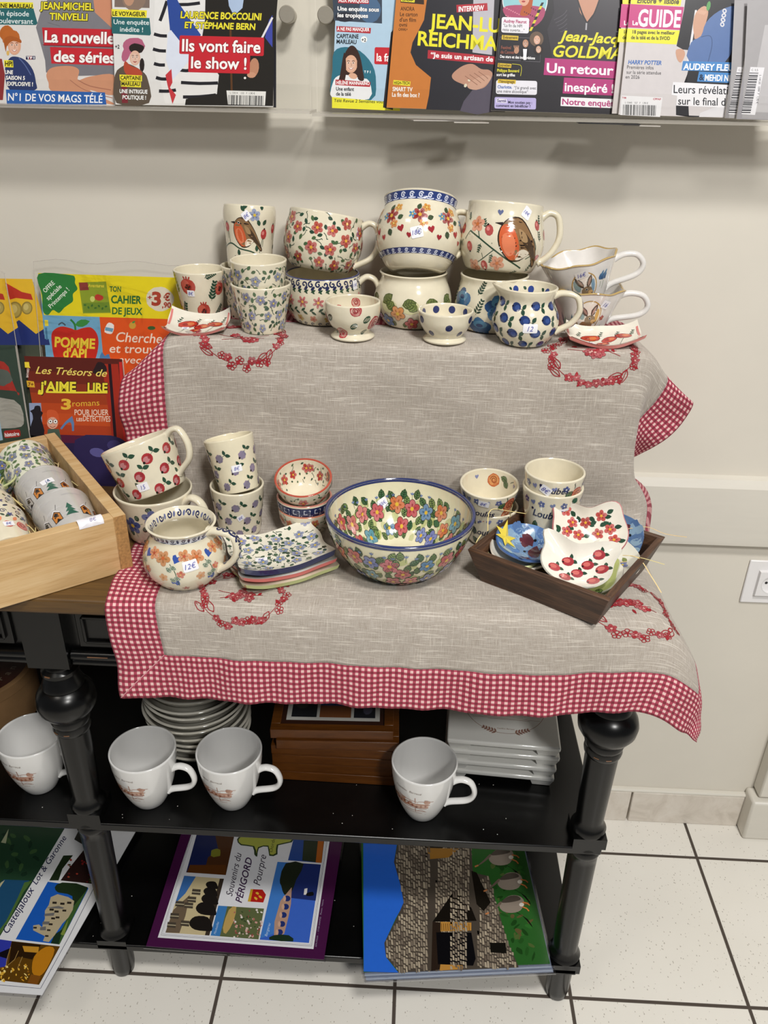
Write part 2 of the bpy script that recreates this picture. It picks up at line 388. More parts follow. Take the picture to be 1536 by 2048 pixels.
# wall socket
so = thing('power_socket', 'white square power socket on the beige wall beside the tablecloth', 'socket', (.713, 1.38, .669))
b = MB(); b.box((0, -.0025, 0), (.1, .005, .098)); b.build('cover_plate', M['white_plastic'], so, bevel=.0022)
b = MB(); n = 48; C_ = [(math.cos(2*PI*i/n), math.sin(2*PI*i/n)) for i in range(n)]; sq = [(x/max(abs(x), abs(z))*.028, z/max(abs(x), abs(z))*.027) for x, z in C_]
b.add([(x*.0208, -.0125, z*.0208) for x, z in C_]+[(x, -.0125, z) for x, z in sq]+[(x*1.03, -.004, z*1.03) for x, z in sq], [(i, n+i, n+(i+1) % n, (i+1) % n) for i in range(n)]+[(n+i, 2*n+i, 2*n+(i+1) % n, n+(i+1) % n) for i in range(n)]); b.build('insert', M['white_plastic'], so)
b = MB(); b.lathe([(.0212, .0002), (.0208, .0004), (.0200, .0), (.0192, -.0065), (0, -.007)], 40, fn=lambda x, y, z: (x, -.0125-z, y)); b.build('socket_well', M['white_plastic'], so)
b = MB()
for sx in (-.0095, .0095): b.lathe([(0, .0005), (.0028, .0005), (.0028, 0)], 14, fn=lambda x, y, z, sx=sx: (x+sx, -.0058-z, y))
b.build('pin_hole', M['dark_hole'], so)
b = MB(); b.tube([(0, -.005, .0155), (0, -.011, .0155)], .0022); b.build('earth_pin', M['steel'], so)

# ------------------------------------------------------------------ the console table
tb = thing('console_table', 'long black console table with turned legs, brown wooden top and two open shelves', 'table', (-.1, 1.14, 0))
TO = Vector((-.1, 1.14, 0))
def tpart(name, mb, m, **k):
    mb.v = [tuple(Vector(v)-TO) for v in mb.v]; return mb.build(name, m, tb, **k)
b = MB(); b.box((-.502, 1.14, .8775), (1.69, .47, .025)); tag(tpart('tabletop', b, M['oak'], bevel=.004), 'brown waxed wooden tabletop')
for nm, z in (('middle_shelf', .422), ('lower_shelf', .1025)):
    b = MB(); b.box((-.49, 1.1415, z), (1.645, .437, .016)); tpart(nm, b, M['black'], bevel=.0025)
b = MB(); b.box((-.49, .947, .812), (1.6, .018, .106)); b.box((-.49, 1.33, .812), (1.6, .018, .106)); b.box((.316, 1.14, .812), (.018, .36, .106))
for y, z, r in ((.932, .775, .008), (.934, .763, .007)):
    for x0, x1 in ((-1.28, -.553), (-.487, .282)): b.tube([(x0, y, z), (x1, y, z)], r, n=10)
tpart('apron', b, M['black'])
def drawer(x0, x1):
    b = MB(); y = .9355; z0, z1 = .789, .856
    b.box(((x0+x1)/2, y, (z0+z1)/2), (x1-x0, .006, z1-z0))
    o = tpart('drawer', b, M['black'], bevel=.0015)
    q = MB(); f = .012
    for c, d in ((((x0+x1)/2, y-.004, z1-f), (x1-x0-2*f, .008, .005)), (((x0+x1)/2, y-.004, z0+f), (x1-x0-2*f, .008, .005)), ((x0+f, y-.004, (z0+z1)/2), (.005, .008, z1-z0-2*f)), ((x1-f, y-.004, (z0+z1)/2), (.005, .008, z1-z0-2*f))): q.box(c, d)
    q.v = [tuple(Vector(v)-TO) for v in q.v]; q.build('moulding', M['black'], o, bevel=.0015)
for x0, x1 in ((-1.25, -.93), (-.9, -.57), (-.474, -.1), (-.08, .272)): drawer(x0, x1)
LEG = [(.024, .757), (.026, .752), (.022, .746), (.022, .742), (.0275, .737), (.028, .731), (.0245, .727), (.027, .72), (.0305, .711), (.0315, .706), (.029, .7045), (.036, .7), (.0425, .69), (.0455, .678), (.044, .666), (.037, .654), (.030, .648), (.0285, .645), (.0305, .639), (.029, .633), (.0275, .631), (.0295, .624), (.0285, .618), (.0255, .614),
       (.0255, .60), (.0225, .475), (.0225, .468), (.026, .461), (.029, .455), (.0285, .45), (.026, .449)]
LEG2 = [(.026, .428), (.0285, .42), (.026, .414), (.0245, .411), (.0275, .405), (.0265, .398), (.0245, .395), (.0245, .38), (.0225, .146), (.0225, .138), (.027, .131), (.0295, .125), (.027, .12)]
LEG3 = [(.024, .1), (.0225, .09), (.0215, .02), (.0195, .004), (.017, 0), (0, 0)]
for x in (-.52, .311, -1.24):
    for y in (.95, 1.33):
        b = MB(); c = (x, y)
        b.box((x, y, .811), (.062, .062, .108)); b.box((x, y, .4385), (.054, .054, .022)); b.box((x, y, .110), (.054, .054, .021))
        for L in (LEG, LEG2, LEG3): b.lathe(L, 40, cen=c)
        o = tpart('leg', b, M['black'], angle=35)
        if y < 1 and x > -1:
            for a, z, w in ((-.25, .738, .0012), (.1, .624, .001), (-.55, .6245, .0009)):
                q = MB(); q.tube([(x+.0293*math.sin(a+t), y-.0293*math.cos(a+t), z) for t in (-.14, -.07, 0, .07, .14)], w, n=5)
                q.v = [tuple(Vector(v)-TO) for v in q.v]; q.build('worn_edge', M['worn'], o)
b = MB(); rf = random.Random(3)
for _ in range(46):
    x, y = rf.uniform(-.68, .28), rf.uniform(.93, 1.05); z = .4301 if rf.random() < .6 else .1107
    b.box((x, y, z), (rf.uniform(.0005, .0018), rf.uniform(.0005, .0013), .0006), rot=Matrix.Rotation(rf.uniform(0, 3), 3, 'Z'))
tag(tpart('dust_flecks', b, M['fleck']), kind='stuff')
# worn pale streaks along the edge of the lower moulding
for x in (-.462, -.41, -.35):
    b = MB(); b.tube([(x, .9243, .777), (x+.03, .9243, .777)], .0009, n=5); tpart('worn_streak', b, M['worn'])

# ------------------------------------------------------------------ riser and tablecloth
b = MB(); b.box((-.021, 1.255, 1.0345), (.672, .172, .284)); tag(b.build('display_riser', M['pine'], bevel=.003), 'wooden box under the cloth carrying the upper row of mugs', 'riser')
S = [0, .073, .195, .345, .495, .645, .775, .842, .915]
T = [0, .045, .08, .15, .178, .215, .27, .36, .45, .485, .59, .70, .725, .80, .873]
XR = [-.447, -.376, -.25, -.1, .05, .2, .334]; XT = [-.418, -.346, -.228, -.085, .06, .2, .338]
def row(X, y, z, l0=None, l1=None, r7=None, r8=None, hook={}):
    p = [(x, y, z) for x in X]
    if l0: p[0] = l0
    if l1: p[1] = l1
    p += [r7, r8]
    for k, v in hook.items(): p[k] = v
    return p
Zr, Zt = 1.1835, .8935
G = [row(XR, 1.348, Zr, (-.39, 1.345, 1.12), (-.378, 1.347, 1.178), (.352, 1.33, 1.135), (.356, 1.33, 1.07), {6: (.335, 1.336, Zr)}),
     row(XR, 1.305, Zr, (-.395, 1.305, 1.115), (-.376, 1.305, 1.180), (.352, 1.295, 1.13), (.36, 1.295, 1.065)),
     row(XR, 1.270, Zr, (-.398, 1.27, 1.115), (-.375, 1.27, 1.181), (.353, 1.265, 1.13), (.365, 1.262, 1.07)),
     row(XR, 1.198, Zr, (-.412, 1.20, 1.118), (-.374, 1.198, 1.181), (.366, 1.203, 1.150), (.400, 1.206, 1.095)),
     row(XR, 1.175, 1.1785, (-.432, 1.18, 1.128), (-.376, 1.176, 1.171), (.3775, 1.187, 1.140), (.424, 1.193, 1.104)),
     row(XR, 1.1695, 1.145, (-.449, 1.174, 1.112), (-.3785, 1.1705, 1.138), (.366, 1.191, 1.104), (.414, 1.201, 1.066)),
     row(XR, 1.169, 1.09, (-.453, 1.172, 1.068), (-.380, 1.1695, 1.083), (.3455, 1.199, 1.06), (.381, 1.214, 1.018)),
     row(XR, 1.168, 1.00, (-.451, 1.171, .986), (-.381, 1.169, .995), (.351, 1.215, .985), (.352, 1.262, .965), {6: (.338, 1.17, 1.0)}),
     row(XR, 1.161, .918, (-.442, 1.165, .908), (-.374, 1.162, .912), (.386, 1.192, .921), (.408, 1.235, .900), {6: (.350, 1.166, .922)}),
     row(XT, 1.136, Zt, (-.425, 1.14, Zt), (-.352, 1.138, Zt), (.378, 1.142, .868), (.386, 1.14, .80), {6: (.352, 1.138, Zt)}),
     row(XT, 1.03, Zt, None, None, (.374, 1.03, .862), (.384, 1.03, .79)),
     row(XT, .922, Zt, (-.415, .922, Zt), (-.345, .922, Zt), (.386, .925, .85), (.404, .93, .785)),
     row(XT, .8995, .884, (-.412, .8985, .883), (-.342, .8985, .884), (.396, .90, .832), (.414, .915, .765), {6: (.348, .8985, .882)}),
     row(XT, .893, .812, (-.407, .893, .812), (-.336, .8925, .812), (.406, .888, .784), (.426, .905, .722), {3: (-.085, .891, .809), 4: (.06, .892, .806), 5: (.212, .889, .812), 6: (.345, .8785, .828)}),
     row(XT, .8915, .739, (-.405, .8925, .732), (-.334, .8915, .735), (.397, .884, .716), (.4265, .895, .688), {3: (-.085, .888, .737), 4: (.06, .890, .733), 5: (.216, .885, .744), 6: (.335, .873, .763)})]
def cat(a, b, c, d, t): return .5*(2*b+(c-a)*t+(2*a-5*b+4*c-d)*t*t+(3*b-a-3*c+d)*t**3)
def seg(A, x):
    for i in range(len(A)-1):
        if x <= A[i+1] or i == len(A)-2: return i, (x-A[i])/(A[i+1]-A[i])
GV = [[Vector(p)-Vector((0, .007 if 3 <= j <= 7 else 0, 0)) for p in r] for j, r in enumerate(G)]
def hermite(A, P, x):        # finite-difference hermite on non-uniform knots
    i, t = seg(A, x); n = len(A)
    def tg(k):
        a, c = max(k-1, 0), min(k+1, n-1); return (P[c]-P[a])/(A[c]-A[a])
    h = A[i+1]-A[i]; t2, t3 = t*t, t*t*t
    return P[i]*(2*t3-3*t2+1)+tg(i)*(h*(t3-2*t2+t))+P[i+1]*(-2*t3+3*t2)+tg(i+1)*(h*(t3-t2))
def sstep(a, b, x): x = max(0, min(1, (x-a)/(b-a))); return x*x*(3-2*x)
def cloth0(s, t):
    rowsv = [hermite(S, r, s) for r in GV]; p = hermite(T, rowsv, t)
    hang = sstep(.73, .86, t); face = sstep(.19, .25, t)*(1-sstep(.42, .47, t)); tab = sstep(.48, .52, t)*(1-sstep(.68, .72, t))
    y = -hang*(.0028*math.sin(s*33+1.0)+.0018*math.sin(s*71+.5)+.0012*math.sin(s*120+t*60))
    y += -face*(.0050*(1+math.sin(s*19+.8+t*6))*.6+.0022*math.sin(s*47+t*17)*sstep(.2, .35, t)+.0016*math.sin(s*25-t*44))
    z = tab*.0006*(1+math.sin(s*40+t*31))+hang*.004*math.sin(s*14+2)
    ed = sstep(.80, .915, s)+(1-sstep(0, .09, s))
    return (p.x+.0016*ed*math.sin(t*64), p.y+y+ed*.0018*math.sin(t*85+s*30), p.z+z)
_cc = {}
def cloth(s, t, l=0):
    s, t = max(0, min(.915, s)), max(0, min(.873, t))
    p = Vector(cloth0(s, t))
    if l == 0: return tuple(p)
    e = .0015; a = Vector(cloth0(min(s+e, .915), t))-Vector(cloth0(s-e, t)); c = Vector(cloth0(s, t+e))-Vector(cloth0(s, t-e))
    nn = c.cross(a); nn.normalize(); return tuple(p+nn*l)
lsp = lambda a, c, n: [a+(c-a)*i/n for i in range(n+1)]
SA = lsp(0, .073, 12)+lsp(.073, .842, 120)[1:]+lsp(.842, .915, 14)[1:]
TA = lsp(0, .073, 10)+lsp(.073, .25, 44)[1:]+lsp(.25, .43, 34)[1:]+lsp(.43, .51, 20)[1:]+lsp(.51, .68, 20)[1:]+lsp(.68, .80, 30)[1:]+lsp(.80, .873, 14)[1:]
gridP = [[cloth(s, t) for s in SA] for t in TA]
tcl = thing('tablecloth', 'beige linen cloth with red gingham border and embroidered wreaths draped over riser and tabletop', 'tablecloth', (0, 1.1, .89))
CO = Vector((0, 1.1, .89))
def sheet(cond):
    b = MB(); uv = []; idx = {}; ns = len(SA)
    def vid(j, i):
        if (j, i) not in idx:
            idx[(j, i)] = len(b.v); b.v.append(tuple(Vector(gridP[j][i])-CO)); uv.append((SA[i], TA[j]))
        return idx[(j, i)]
    for j in range(len(TA)-1):
        for i in range(ns-1):
            if cond((SA[i]+SA[i+1])/2, (TA[j]+TA[j+1])/2):
                b.f.append((vid(j, i), vid(j+1, i), vid(j+1, i+1), vid(j, i+1))); b.c.append((.7, .6, .5)); b.m.append(0)
    return b, uv
inner = lambda s, t: .073 < s < .842 and .073 < t < .80
for nm, cd, m in (('linen_panel', inner, 'linen'), ('gingham_border', lambda s, t: not inner(s, t), 'gingham')):
    b, uv = sheet(cd); o = b.build(nm, M[m], tcl, angle=180, uvs=uv)
    so_ = o.modifiers.new('thickness', 'SOLIDIFY'); so_.thickness = .0011; so_.offset = -1
csurf = lambda s, t, l: tuple(Vector(cloth(s, t, l))-CO)
def wreath(cs, ct, flip, rr=.058):
    b = MB(); P = Paint(b, csurf, lb=5e-4, lz=1.2e-4, maxl=None); rw = random.Random(int(cs*1000+ct*77)); red = '#920f1c'
    def fl(x, y, r, full):
        if full: P.flower(x, y, r, '#9c1220', '#c99a90', 5, rw.uniform(0, 6), out='#7c0a14')
        else:
            for k in range(5):
                a = 2*PI*k/5+x*300; cx, cy = x+.6*r*math.cos(a), y+.6*r*math.sin(a)
                P.stroke([(cx+.42*r*math.cos(q), cy+.42*r*math.sin(q)) for q in (0, 1.05, 2.1, 3.14, 4.2, 5.24)], .0011, red, 0, 2, True)
            P.blob(x, y, .0009, None, 0, red, 1, 6)
    def oleaf(x, y, l, a):
        ca, sa = math.cos(a), math.sin(a); tr = lambda u, v: (x+u*ca-v*sa, y+u*sa+v*ca)
        P.stroke([tr(0, 0), tr(l*.4, l*.2), tr(l, 0), tr(l*.4, -l*.2), tr(0, 0)], .0012, red, 0, 4); P.stroke([tr(0, 0), tr(l*.9, 0)], .0010, red, 0, 1)
    N = 38
    P.stroke([(cs+rr*math.cos(2*PI*k/40)*1.02, ct+rr*.9*math.sin(2*PI*k/40)) for k in range(40)], .0009, red, 0, 2, True)
    for k in range(N):
        a = 2*PI*k/N; jr = rr+rw.uniform(-.007, .008); x, y = cs+jr*math.cos(a)*1.02, ct+jr*math.sin(a)*.9
        q = a % (PI/2)
        if .62 < q < .95: oleaf(x, y, .021, a+PI/2+rw.uniform(-.5, .5)); continue
        fl(x, y, rw.uniform(.0052, .0068), rw.random() < .6)
        if rw.random() < .6: P.leaf(x, y, .0085, .0045, rw.uniform(0, 6), '#98101e')
    for k in range(7): fl(cs+rw.uniform(-.018, .018), ct+rw.uniform(-.007, .012), .0075, True)
    P.stroke([(cs+.035, ct-.012*flip), (cs+.01, ct), (cs-.03, ct+.012*flip)], .001, red); P.stroke([(cs+.03, ct+.002), (cs, ct+.004), (cs-.036, ct-.004)], .001, red)
    for k in range(5): P.leaf(cs+rw.uniform(-.028, .028), ct+rw.uniform(-.012, .014), .009, .0045, rw.uniform(0, 6), red)
    o = b.build('embroidered_wreath', M['thread'], tcl, angle=180); return o
for cs, ct, f in ((.195, .690, 1), (.742, .684, -1), (.188, .158, 1), (.702, .172, -1)): wreath(cs, ct, f)
for a, c in (((.002, .871), (.073, .80)), ((.913, .871), (.842, .80)), ((.913, .002), (.842, .073)), ((.002, .002), (.073, .073))):
    b = MB(); P = Paint(b, csurf, lb=3.5e-4, maxl=None)
    P.stroke([(a[0]+(c[0]-a[0])*k/12, a[1]+(c[1]-a[1])*k/12) for k in range(13)], .0012, '#d99aa0', 0, 1)
    b.build('mitre_seam', M['thread'], tcl, angle=180)
# ------------------------------------------------------------------ pottery: builder
CREAM = '#e2d9c1'; GRN = '#2c4a38'; LGRN = '#5f7a4c'; NAVY = '#262c52'; BLUE = '#34519b'
class Pot: pass
def pot(name, label, loc, prof, cat=None, t=.0038, rot=(0, 0, 0), spin=0, body=CREAM, inside=None, rim=None, handle=None, paint=None, paint_in=None, sticker=None, sticker_in=None, dfm=None, group=None, bottom=None, k=5, mat=None, hcol=None, hpaint=None):
    mat = mat or M['ceramic']
    root = thing(name, label, cat or name.split('_')[-1], loc, rot, group)
    out = cr(prof, k); R = max(p[0] for p in out)
    inn = [(max(p[0]-t, .001), p[1]) for p in out if p[1] > out[0][1]+t*1.5]
    top = out[-1]
    full = [(0, out[0][1]+.001), (out[0][0]*.72, out[0][1]+.001), (out[0][0]*.8, out[0][1]), (out[0][0]*.96, out[0][1])]; n0 = len(full)
    full += out[1:] if out[0][0] > 0 else out
    full[n0-1] = (out[0][0]*.97, out[0][1]); n1 = len(full)
    full += [(top[0]-t*.25, top[1]+t*.32), (top[0]-t*.7, top[1]+t*.34)]; n2 = len(full)
    full += inn[::-1]+[(inn[0][0]*.8, out[0][1]+t*1.1), (0, out[0][1]+t)]
    cols = [bottom or body]*n0+[body]*(n1-n0-1)+[rim or body]*3+[inside or body]*(len(full)-n2)
    sp = Matrix.Rotation(spin, 3, 'Z')
    def fn(x, y, z):
        if dfm: x, y, z = dfm(x, y, z)
        return tuple(sp @ Vector((x, y, z)))
    b = MB(); b.lathe(full, 72, fn=fn, cols=cols)
    def mk(prf, sgn):
        ln = [0]
        for a, c in zip(prf, prf[1:]): ln.append(ln[-1]+math.dist(a, c))
        def at(v):
            v = max(0, min(ln[-1]-1e-6, v)); lo, hi = 0, len(ln)-1
            while hi-lo > 1:
                m = (lo+hi)//2
                if ln[m] <= v: lo = m
                else: hi = m
            w = (v-ln[lo])/(ln[hi]-ln[lo]+1e-12); p = [prf[lo][i]+(prf[hi][i]-prf[lo][i])*w for i in (0, 1)]
            dr, dz = prf[hi][0]-prf[lo][0], prf[hi][1]-prf[lo][1]; l = math.hypot(dr, dz) or 1
            return p[0], p[1], dz/l*sgn, -dr/l*sgn
        def surf(u, v, l):
            r, z, nr, nz = at(v); r += nr*l; z += nz*l; th = u/R
            return fn(r*math.sin(th), -r*math.cos(th), z)
        return surf, ln[-1]
    so, H = mk(out, 1); si, HI = mk(inn, -1)
    q = Pot(); q.root, q.R, q.H, q.HI, q.U = root, R, H, HI, PI*R
    if paint: paint(Paint(b, so), q)
    if paint_in: paint_in(Paint(b, si), q)
    q.body = b.build('body', mat, root, angle=50)
    if handle:                       # (angle deg, z top, z bottom, reach, width, thickness, top lift)
        ha, zt, zb, e, w, th, up = handle
        def rad(z):
            return min(out, key=lambda p: abs(p[1]-z))[0]
        a = math.radians(ha); d = Vector((math.sin(a), -math.cos(a), 0)); P = []
        rt, rb = rad(zt), rad(zb); m = (zt+zb)/2
        for r, z in cr([(rt-t*.6, zt), (rt+e*.35, zt+up), (max(rt, rb)+e*.8, zt+up*.5-.002), (max(rt, rb)+e, m+(zt-zb)*.12), (max(rt, rb)+e*.72, m-(zt-zb)*.22), (rb+e*.25, zb+.004), (rb-t*.5, zb-.001)], 6): P.append(sp @ (d*r+Vector((0, 0, z))))
        hb = MB(); hb.tube(P, w/2, th/2, hcol or body, side=sp @ Vector((math.cos(a), math.sin(a), 0)), n=14, taper=lambda s: 1+.35*(abs(2*s-1)**6))
        if hpaint:
            sd = sp @ Vector((math.cos(a), math.sin(a), 0)); cl = [0]
            for i in range(len(P)-1): cl.append(cl[-1]+(P[i+1]-P[i]).length)
            def hs(u, v, l):
                i = 0
                while i < len(cl)-2 and cl[i+1] < v: i += 1
                tt = (P[i+1]-P[i]).normalized(); p = P[i]+tt*(v-cl[i]); up_ = (sd.cross(tt)).normalized()
                if up_.dot(d)+up_.z*.3 < 0 and v < cl[-1]*.8: up_ = -up_
                s = max(-1, min(1, u/(w/2))); return tuple(p+sd*(w/2*s)+up_*(th/2*math.sqrt(max(0, 1-s*s))+l*2))
            hpaint(Paint(hb, hs, lb=3e-4), cl[-1], w)
        hb.build('handle', mat, root, angle=60)
    if sticker: stick(root, so, **sticker)
    if sticker_in: stick(root, si, **sticker_in)
    return q
def stick(root, surf, u, v, w=.013, h=.010, txt='8€', ang=0, col='#f1f0f4', ink='#4a50a8', ext=None):
    b = MB(); ca, sa = math.cos(ang), math.sin(ang)
    P = Paint(b, lambda x, y, l: surf(u+x*ca-y*sa, v+x*sa+y*ca, l+.0007), lb=0, lz=1.5e-4, maxl=.004)
    P.rect(-w/2, -h/2, w/2, h/2, col, 0, 0, h*.12)
    tw = text_mesh(txt, 0, .25)[2]; hh = min(h*.55, w*.78/tw)
    P.maxl = None; P.text(txt, 0, -hh/2, hh, ink, 1.5, al='c', shear=.25)
    b.build('price_sticker', M['sticker'], root, angle=180)

# ---- painted decors
def d_vine(fl, ctr='#dcc05a', r=.0068, dens=.0185, leafc=GRN, lr=.0062, u=None, v0=.004, v1=None, out=None, ld=.0085, curls=True):
    def f(P, q, inside=False):
        H = q.HI if inside else q.H; V1 = (v1 or H-.006)
        U = u or q.U
        pts = scatter(-U, U, v0+r, V1-r*.5, dens, 300)
        av = [(x, y, r*1.25) for x, y in pts]
        for x, y in scatter(-U, U, v0, V1, ld, 700, av):
            a = R_.uniform(0, 2*PI)
            if curls and R_.random() < .6: P.curl(x, y, r*.75, a+2.4, .00065, leafc, 0, R_.choice((1, -1)))
            P.leaf(x, y, lr*R_.uniform(.8, 1.15), lr*.62, a, R_.choice((leafc, mixc(leafc, LGRN, .5))), 1)
        for x, y in pts: P.flower(x, y, r*R_.uniform(.88, 1.1), fl, ctr, 5, z=2, out=out)
    return f
def d_berry(col, dot, r=.0062, du=.0275, dv=.020, leaf=GRN, fuzzy=False):
    def f(P, q):
        k = 0; v = .011
        while v < q.H-.004:
            n = int(2*q.U/du); off = (k % 2)*.5
            for i in range(n):
                u = -q.U+(i+off+.25+R_.uniform(-.1, .1))*2*q.U/n; y = v+R_.uniform(-.002, .002); a = R_.uniform(.3, .9)
                ex, ey = u+r*2.1*math.cos(a), y+r*2.1*math.sin(a)
                P.stroke([(u+r*.6*math.cos(a), y+r*.6*math.sin(a)), (ex, ey)], .0006, leaf, 0, 1)
                P.leaf(ex-r*.5*math.cos(a), ey-r*.5*math.sin(a), r*1.15, r*.72, a+1.35, leaf, 0); P.leaf(ex-r*.5*math.cos(a), ey-r*.5*math.sin(a), r*1.3, r*.8, a-.7, leaf, 0)
                if fuzzy:
                    for j in range(7):
                        t = 2*PI*j/7; P.blob(u+r*.6*math.cos(t), y+r*.6*math.sin(t), r*.4, None, 0, jc(col, .2), 1, 7)
                    P.blob(u, y, r*.6, None, 0, jc(col), 2, 9)
                else:
                    P.blob(u, y, r, r*.95, 0, jc(col), 1, 14); P.blob(u-r*.2, y-r*.1, r*.62, r*.55, .3, mixc(jc(col), '#ffffff', .18), 2, 10); P.blob(u+r*.45, y+r*.2, r*.4, r*.3, 1, mixc(col, '#300808', .25), 2, 8)
                P.blob(u-r*.75, y-r*.5, r*.24, None, 0, dot, 3, 7)
            v += dv; k += 1
    return f
def zoomed(P, k, cu=0, cv=0, kv=None):
    S0 = P.surf; P.surf = lambda u, v, l: S0(cu+(u-cu)*k, cv+(v-cv)*(kv or k), l); return S0
def band_wave(P, q, v, h, bg, fg, n=16):
    m = max(8, n*4)
    for i in range(m):
        u0, u1 = -q.U+2*q.U*i/m, -q.U+2*q.U*(i+1)/m; P.raw([(uu, v-h/2+h*r/5) for r in range(6) for uu in (u0, u1)], [(2*r, 2*r+1, 2*r+3, 2*r+2) for r in range(5)], bg, 0)
    for i in range(n):
        u = -q.U+2*q.U*(i+.5)/n; P.spiral(u, v, h*.36, h*.15, fg, 1, .4, 1.3); P.stroke([(u-h*.5, v-h*.36), (u, v-h*.42), (u+h*.55, v-h*.3)], h*.12, fg, 1, 3)
def ring(P, q, v0, v1, col, z=0, m=72, k=5):
    for i in range(m):
        u0, u1 = -q.U+2*q.U*i/m, -q.U+2*q.U*(i+1)/m; P.raw([(uu, v0+(v1-v0)*r/k) for r in range(k+1) for uu in (u0, u1)], [(2*r, 2*r+1, 2*r+3, 2*r+2) for r in range(k)], col, z)
def d_bands(P, q):
    H = q.H
    for i in range(34):
        u = -q.U+2*q.U*i/34
        P.spiral(u, H-.006, .0050, .0022, NAVY, 0, R_.uniform(0, 6), 1.1); P.blob(u+.003, H-.0115, .0040, .0022, .8, NAVY, 0, 8)
        P.leaf(u, H-.0175, .0085, .0036, .5, GRN, 0); P.leaf(u+.002, H-.0165, .005, .0026, -.6, GRN, 0)
    for i in range(26):
        u = -q.U+2*q.U*i/26; P.leaf(u, H*.42, .0095, .0038, .6, GRN, 0); P.leaf(u+.003, H*.42, .0095, .0038, -.6, GRN, 0)
    for i in range(15): P.flower(-q.U+2*q.U*(i+.5)/15, H*.60, .0090, '#c46b6b', '#e0b050', 6, fat=.22)
    for i in range(15): P.flower(-q.U+2*q.U*(i+.1)/15, H*.25, .0066, '#cf8a6a' if i % 2 else '#c9a94e', '#c04a3a', 5)
    for i in range(26): P.spiral(-q.U+2*q.U*i/26, .009, .0036, .0014, NAVY, 0, 0, 1)
def bird(P, u, v, s, z=0):       # a plump songbird looking left
    T_ = lambda L: [(u+x*s, v+y*s) for x, y in L]
    P.poly(T_([(-.42, .42), (-.2, .62), (.12, .6), (.4, .25), (.62, -.15), (.85, -.62), (.72, -.66), (.45, -.32), (.2, -.52), (-.12, -.55), (-.4, -.25), (-.5, .1)]), '#2a1a12', z, 3)
    P.poly(T_([(-.40, .40), (-.2, .59), (.1, .57), (.38, .23), (.6, -.16), (.8, -.6), (.72, -.62), (.43, -.3), (.18, -.49), (-.1, -.52), (-.38, -.24), (-.47, .1)]), '#8a6a48', z+1, 3)
    P.poly(T_([(-.42, .36), (-.25, .42), (-.1, .3), (.02, .05), (.1, -.25), (.05, -.48), (-.14, -.5), (-.38, -.22), (-.46, .1)]), '#cf5f36', z+2, 3)
    P.poly(T_([(-.38, .12), (-.2, .2), (-.05, .0), (-.02, -.3), (-.16, -.42), (-.34, -.2)]), '#e0805a', z+3, 3)
    P.poly(T_([(.06, -.3), (.22, -.2), (.42, -.3), (.2, -.48), (.05, -.5)]), '#e8dcc8', z+2, 3)
    P.poly(T_([(.1, .3), (.35, .1), (.6, -.25), (.8, -.58), (.4, -.25), (.15, 0)]), '#4a3828', z+3, 3)
    P.poly(T_([(.02, .32), (.22, .22), (.3, .0), (.12, .02)]), '#a58660', z+4, 3)
    P.poly(T_([(-.4, .47), (-.62, .44), (-.42, .38)]), '#2a2320', z+3)
    P.blob(u-.22*s, v+.42*s, .055*s, None, 0, '#f0e8d8', z+4, 8); P.blob(u-.22*s, v+.42*s, .04*s, None, 0, '#15100d', z+5, 8)
def hip(P, u, v, r, a, col='#b1383c'):
    P.stroke([(u, v), (u-r*2.4*math.cos(a), v-r*2.4*math.sin(a))], .0007, GRN, 0, 1); P.blob(u, v, r, r*.72, a, jc(col), 1, 10); P.blob(u-.2*r, v+.2*r, r*.4, r*.3, a, '#d98680', 2, 7); P.blob(u+r*math.cos(a), v+r*math.sin(a), r*.2, None, 0, '#20130f', 2, 6)
def fern(P, u, v, l, a, col=GRN, n=6):
    ca, sa = math.cos(a), math.sin(a); P.stroke([(u, v), (u+l*ca, v+l*sa)], .0007, col, 0, 1)
    for i in range(n):
        t = (i+.6)/n
        for sg in (1, -1): P.leaf(u+l*t*ca, v+l*t*sa, l*.32*(1.1-t*.5), l*.13, a+sg*.85, col, 0)
def rose(P, u, v, r, c1, c2, z=0):
    P.blob(u, v, r, r*.95, 0, jc(c1), z, 14, .07)
    for i in range(6):
        a = i*1.05; P.blob(u+.55*r*math.cos(a), v+.55*r*math.sin(a), r*.4, r*.28, a+1.5, mixc(c1, c2, R_.uniform(.2, .7)), z+1, 9)
    P.spiral(u, v, r*.6, r*.12, mixc(c1, '#200508', .45), z+2, 0, 1.8); P.blob(u, v, r*.2, None, 0, mixc(c2, c1, .3), z+2, 8)

def d_pomegranate(P, q):
    zoomed(P, 1.18, -.01, .03)
    for u, v, r in ((-.012, .050, .0115), (.009, .017, .0105), (.036, .045, .009), (-.045, .02, .011), (.07, .02, .01), (-.08, .05, .01), (.105, .05, .01)):
        P.blob(u, v, r, r*.95, 0, jc('#ad4038'), 0, 16, .04); P.blob(u-r*.25, v+r*.1, r*.6, r*.7, .3, '#c8604e', 1, 12); P.blob(u+r*.1, v-r*.05, r*.42, r*.38, .2, '#8f2a26', 2, 10)
        for k in range(6): P.blob(u+R_.uniform(-.3, .3)*r, v+R_.uniform(-.3, .3)*r, r*.09, r*.16, R_.uniform(0, 3), '#2a1412', 3, 6)
        for k in (-1, 0, 1): P.leaf(u+k*r*.25, v+r*.85, r*.4, r*.22, 1.57-k*.5, '#ad4038', 1)
    for u, v, l, a in ((.022, .030, .026, 1.35), (-.036, .036, .03, 1.7), (-.030, .004, .024, 1.2), (.030, .006, .02, .9), (.055, .04, .026, 1.5), (.09, .01, .026, 1.4), (-.066, .01, .026, 1.6), (-.1, .02, .03, 1.5), (.013, .062, .016, .3)): fern(P, u, v, l, a)
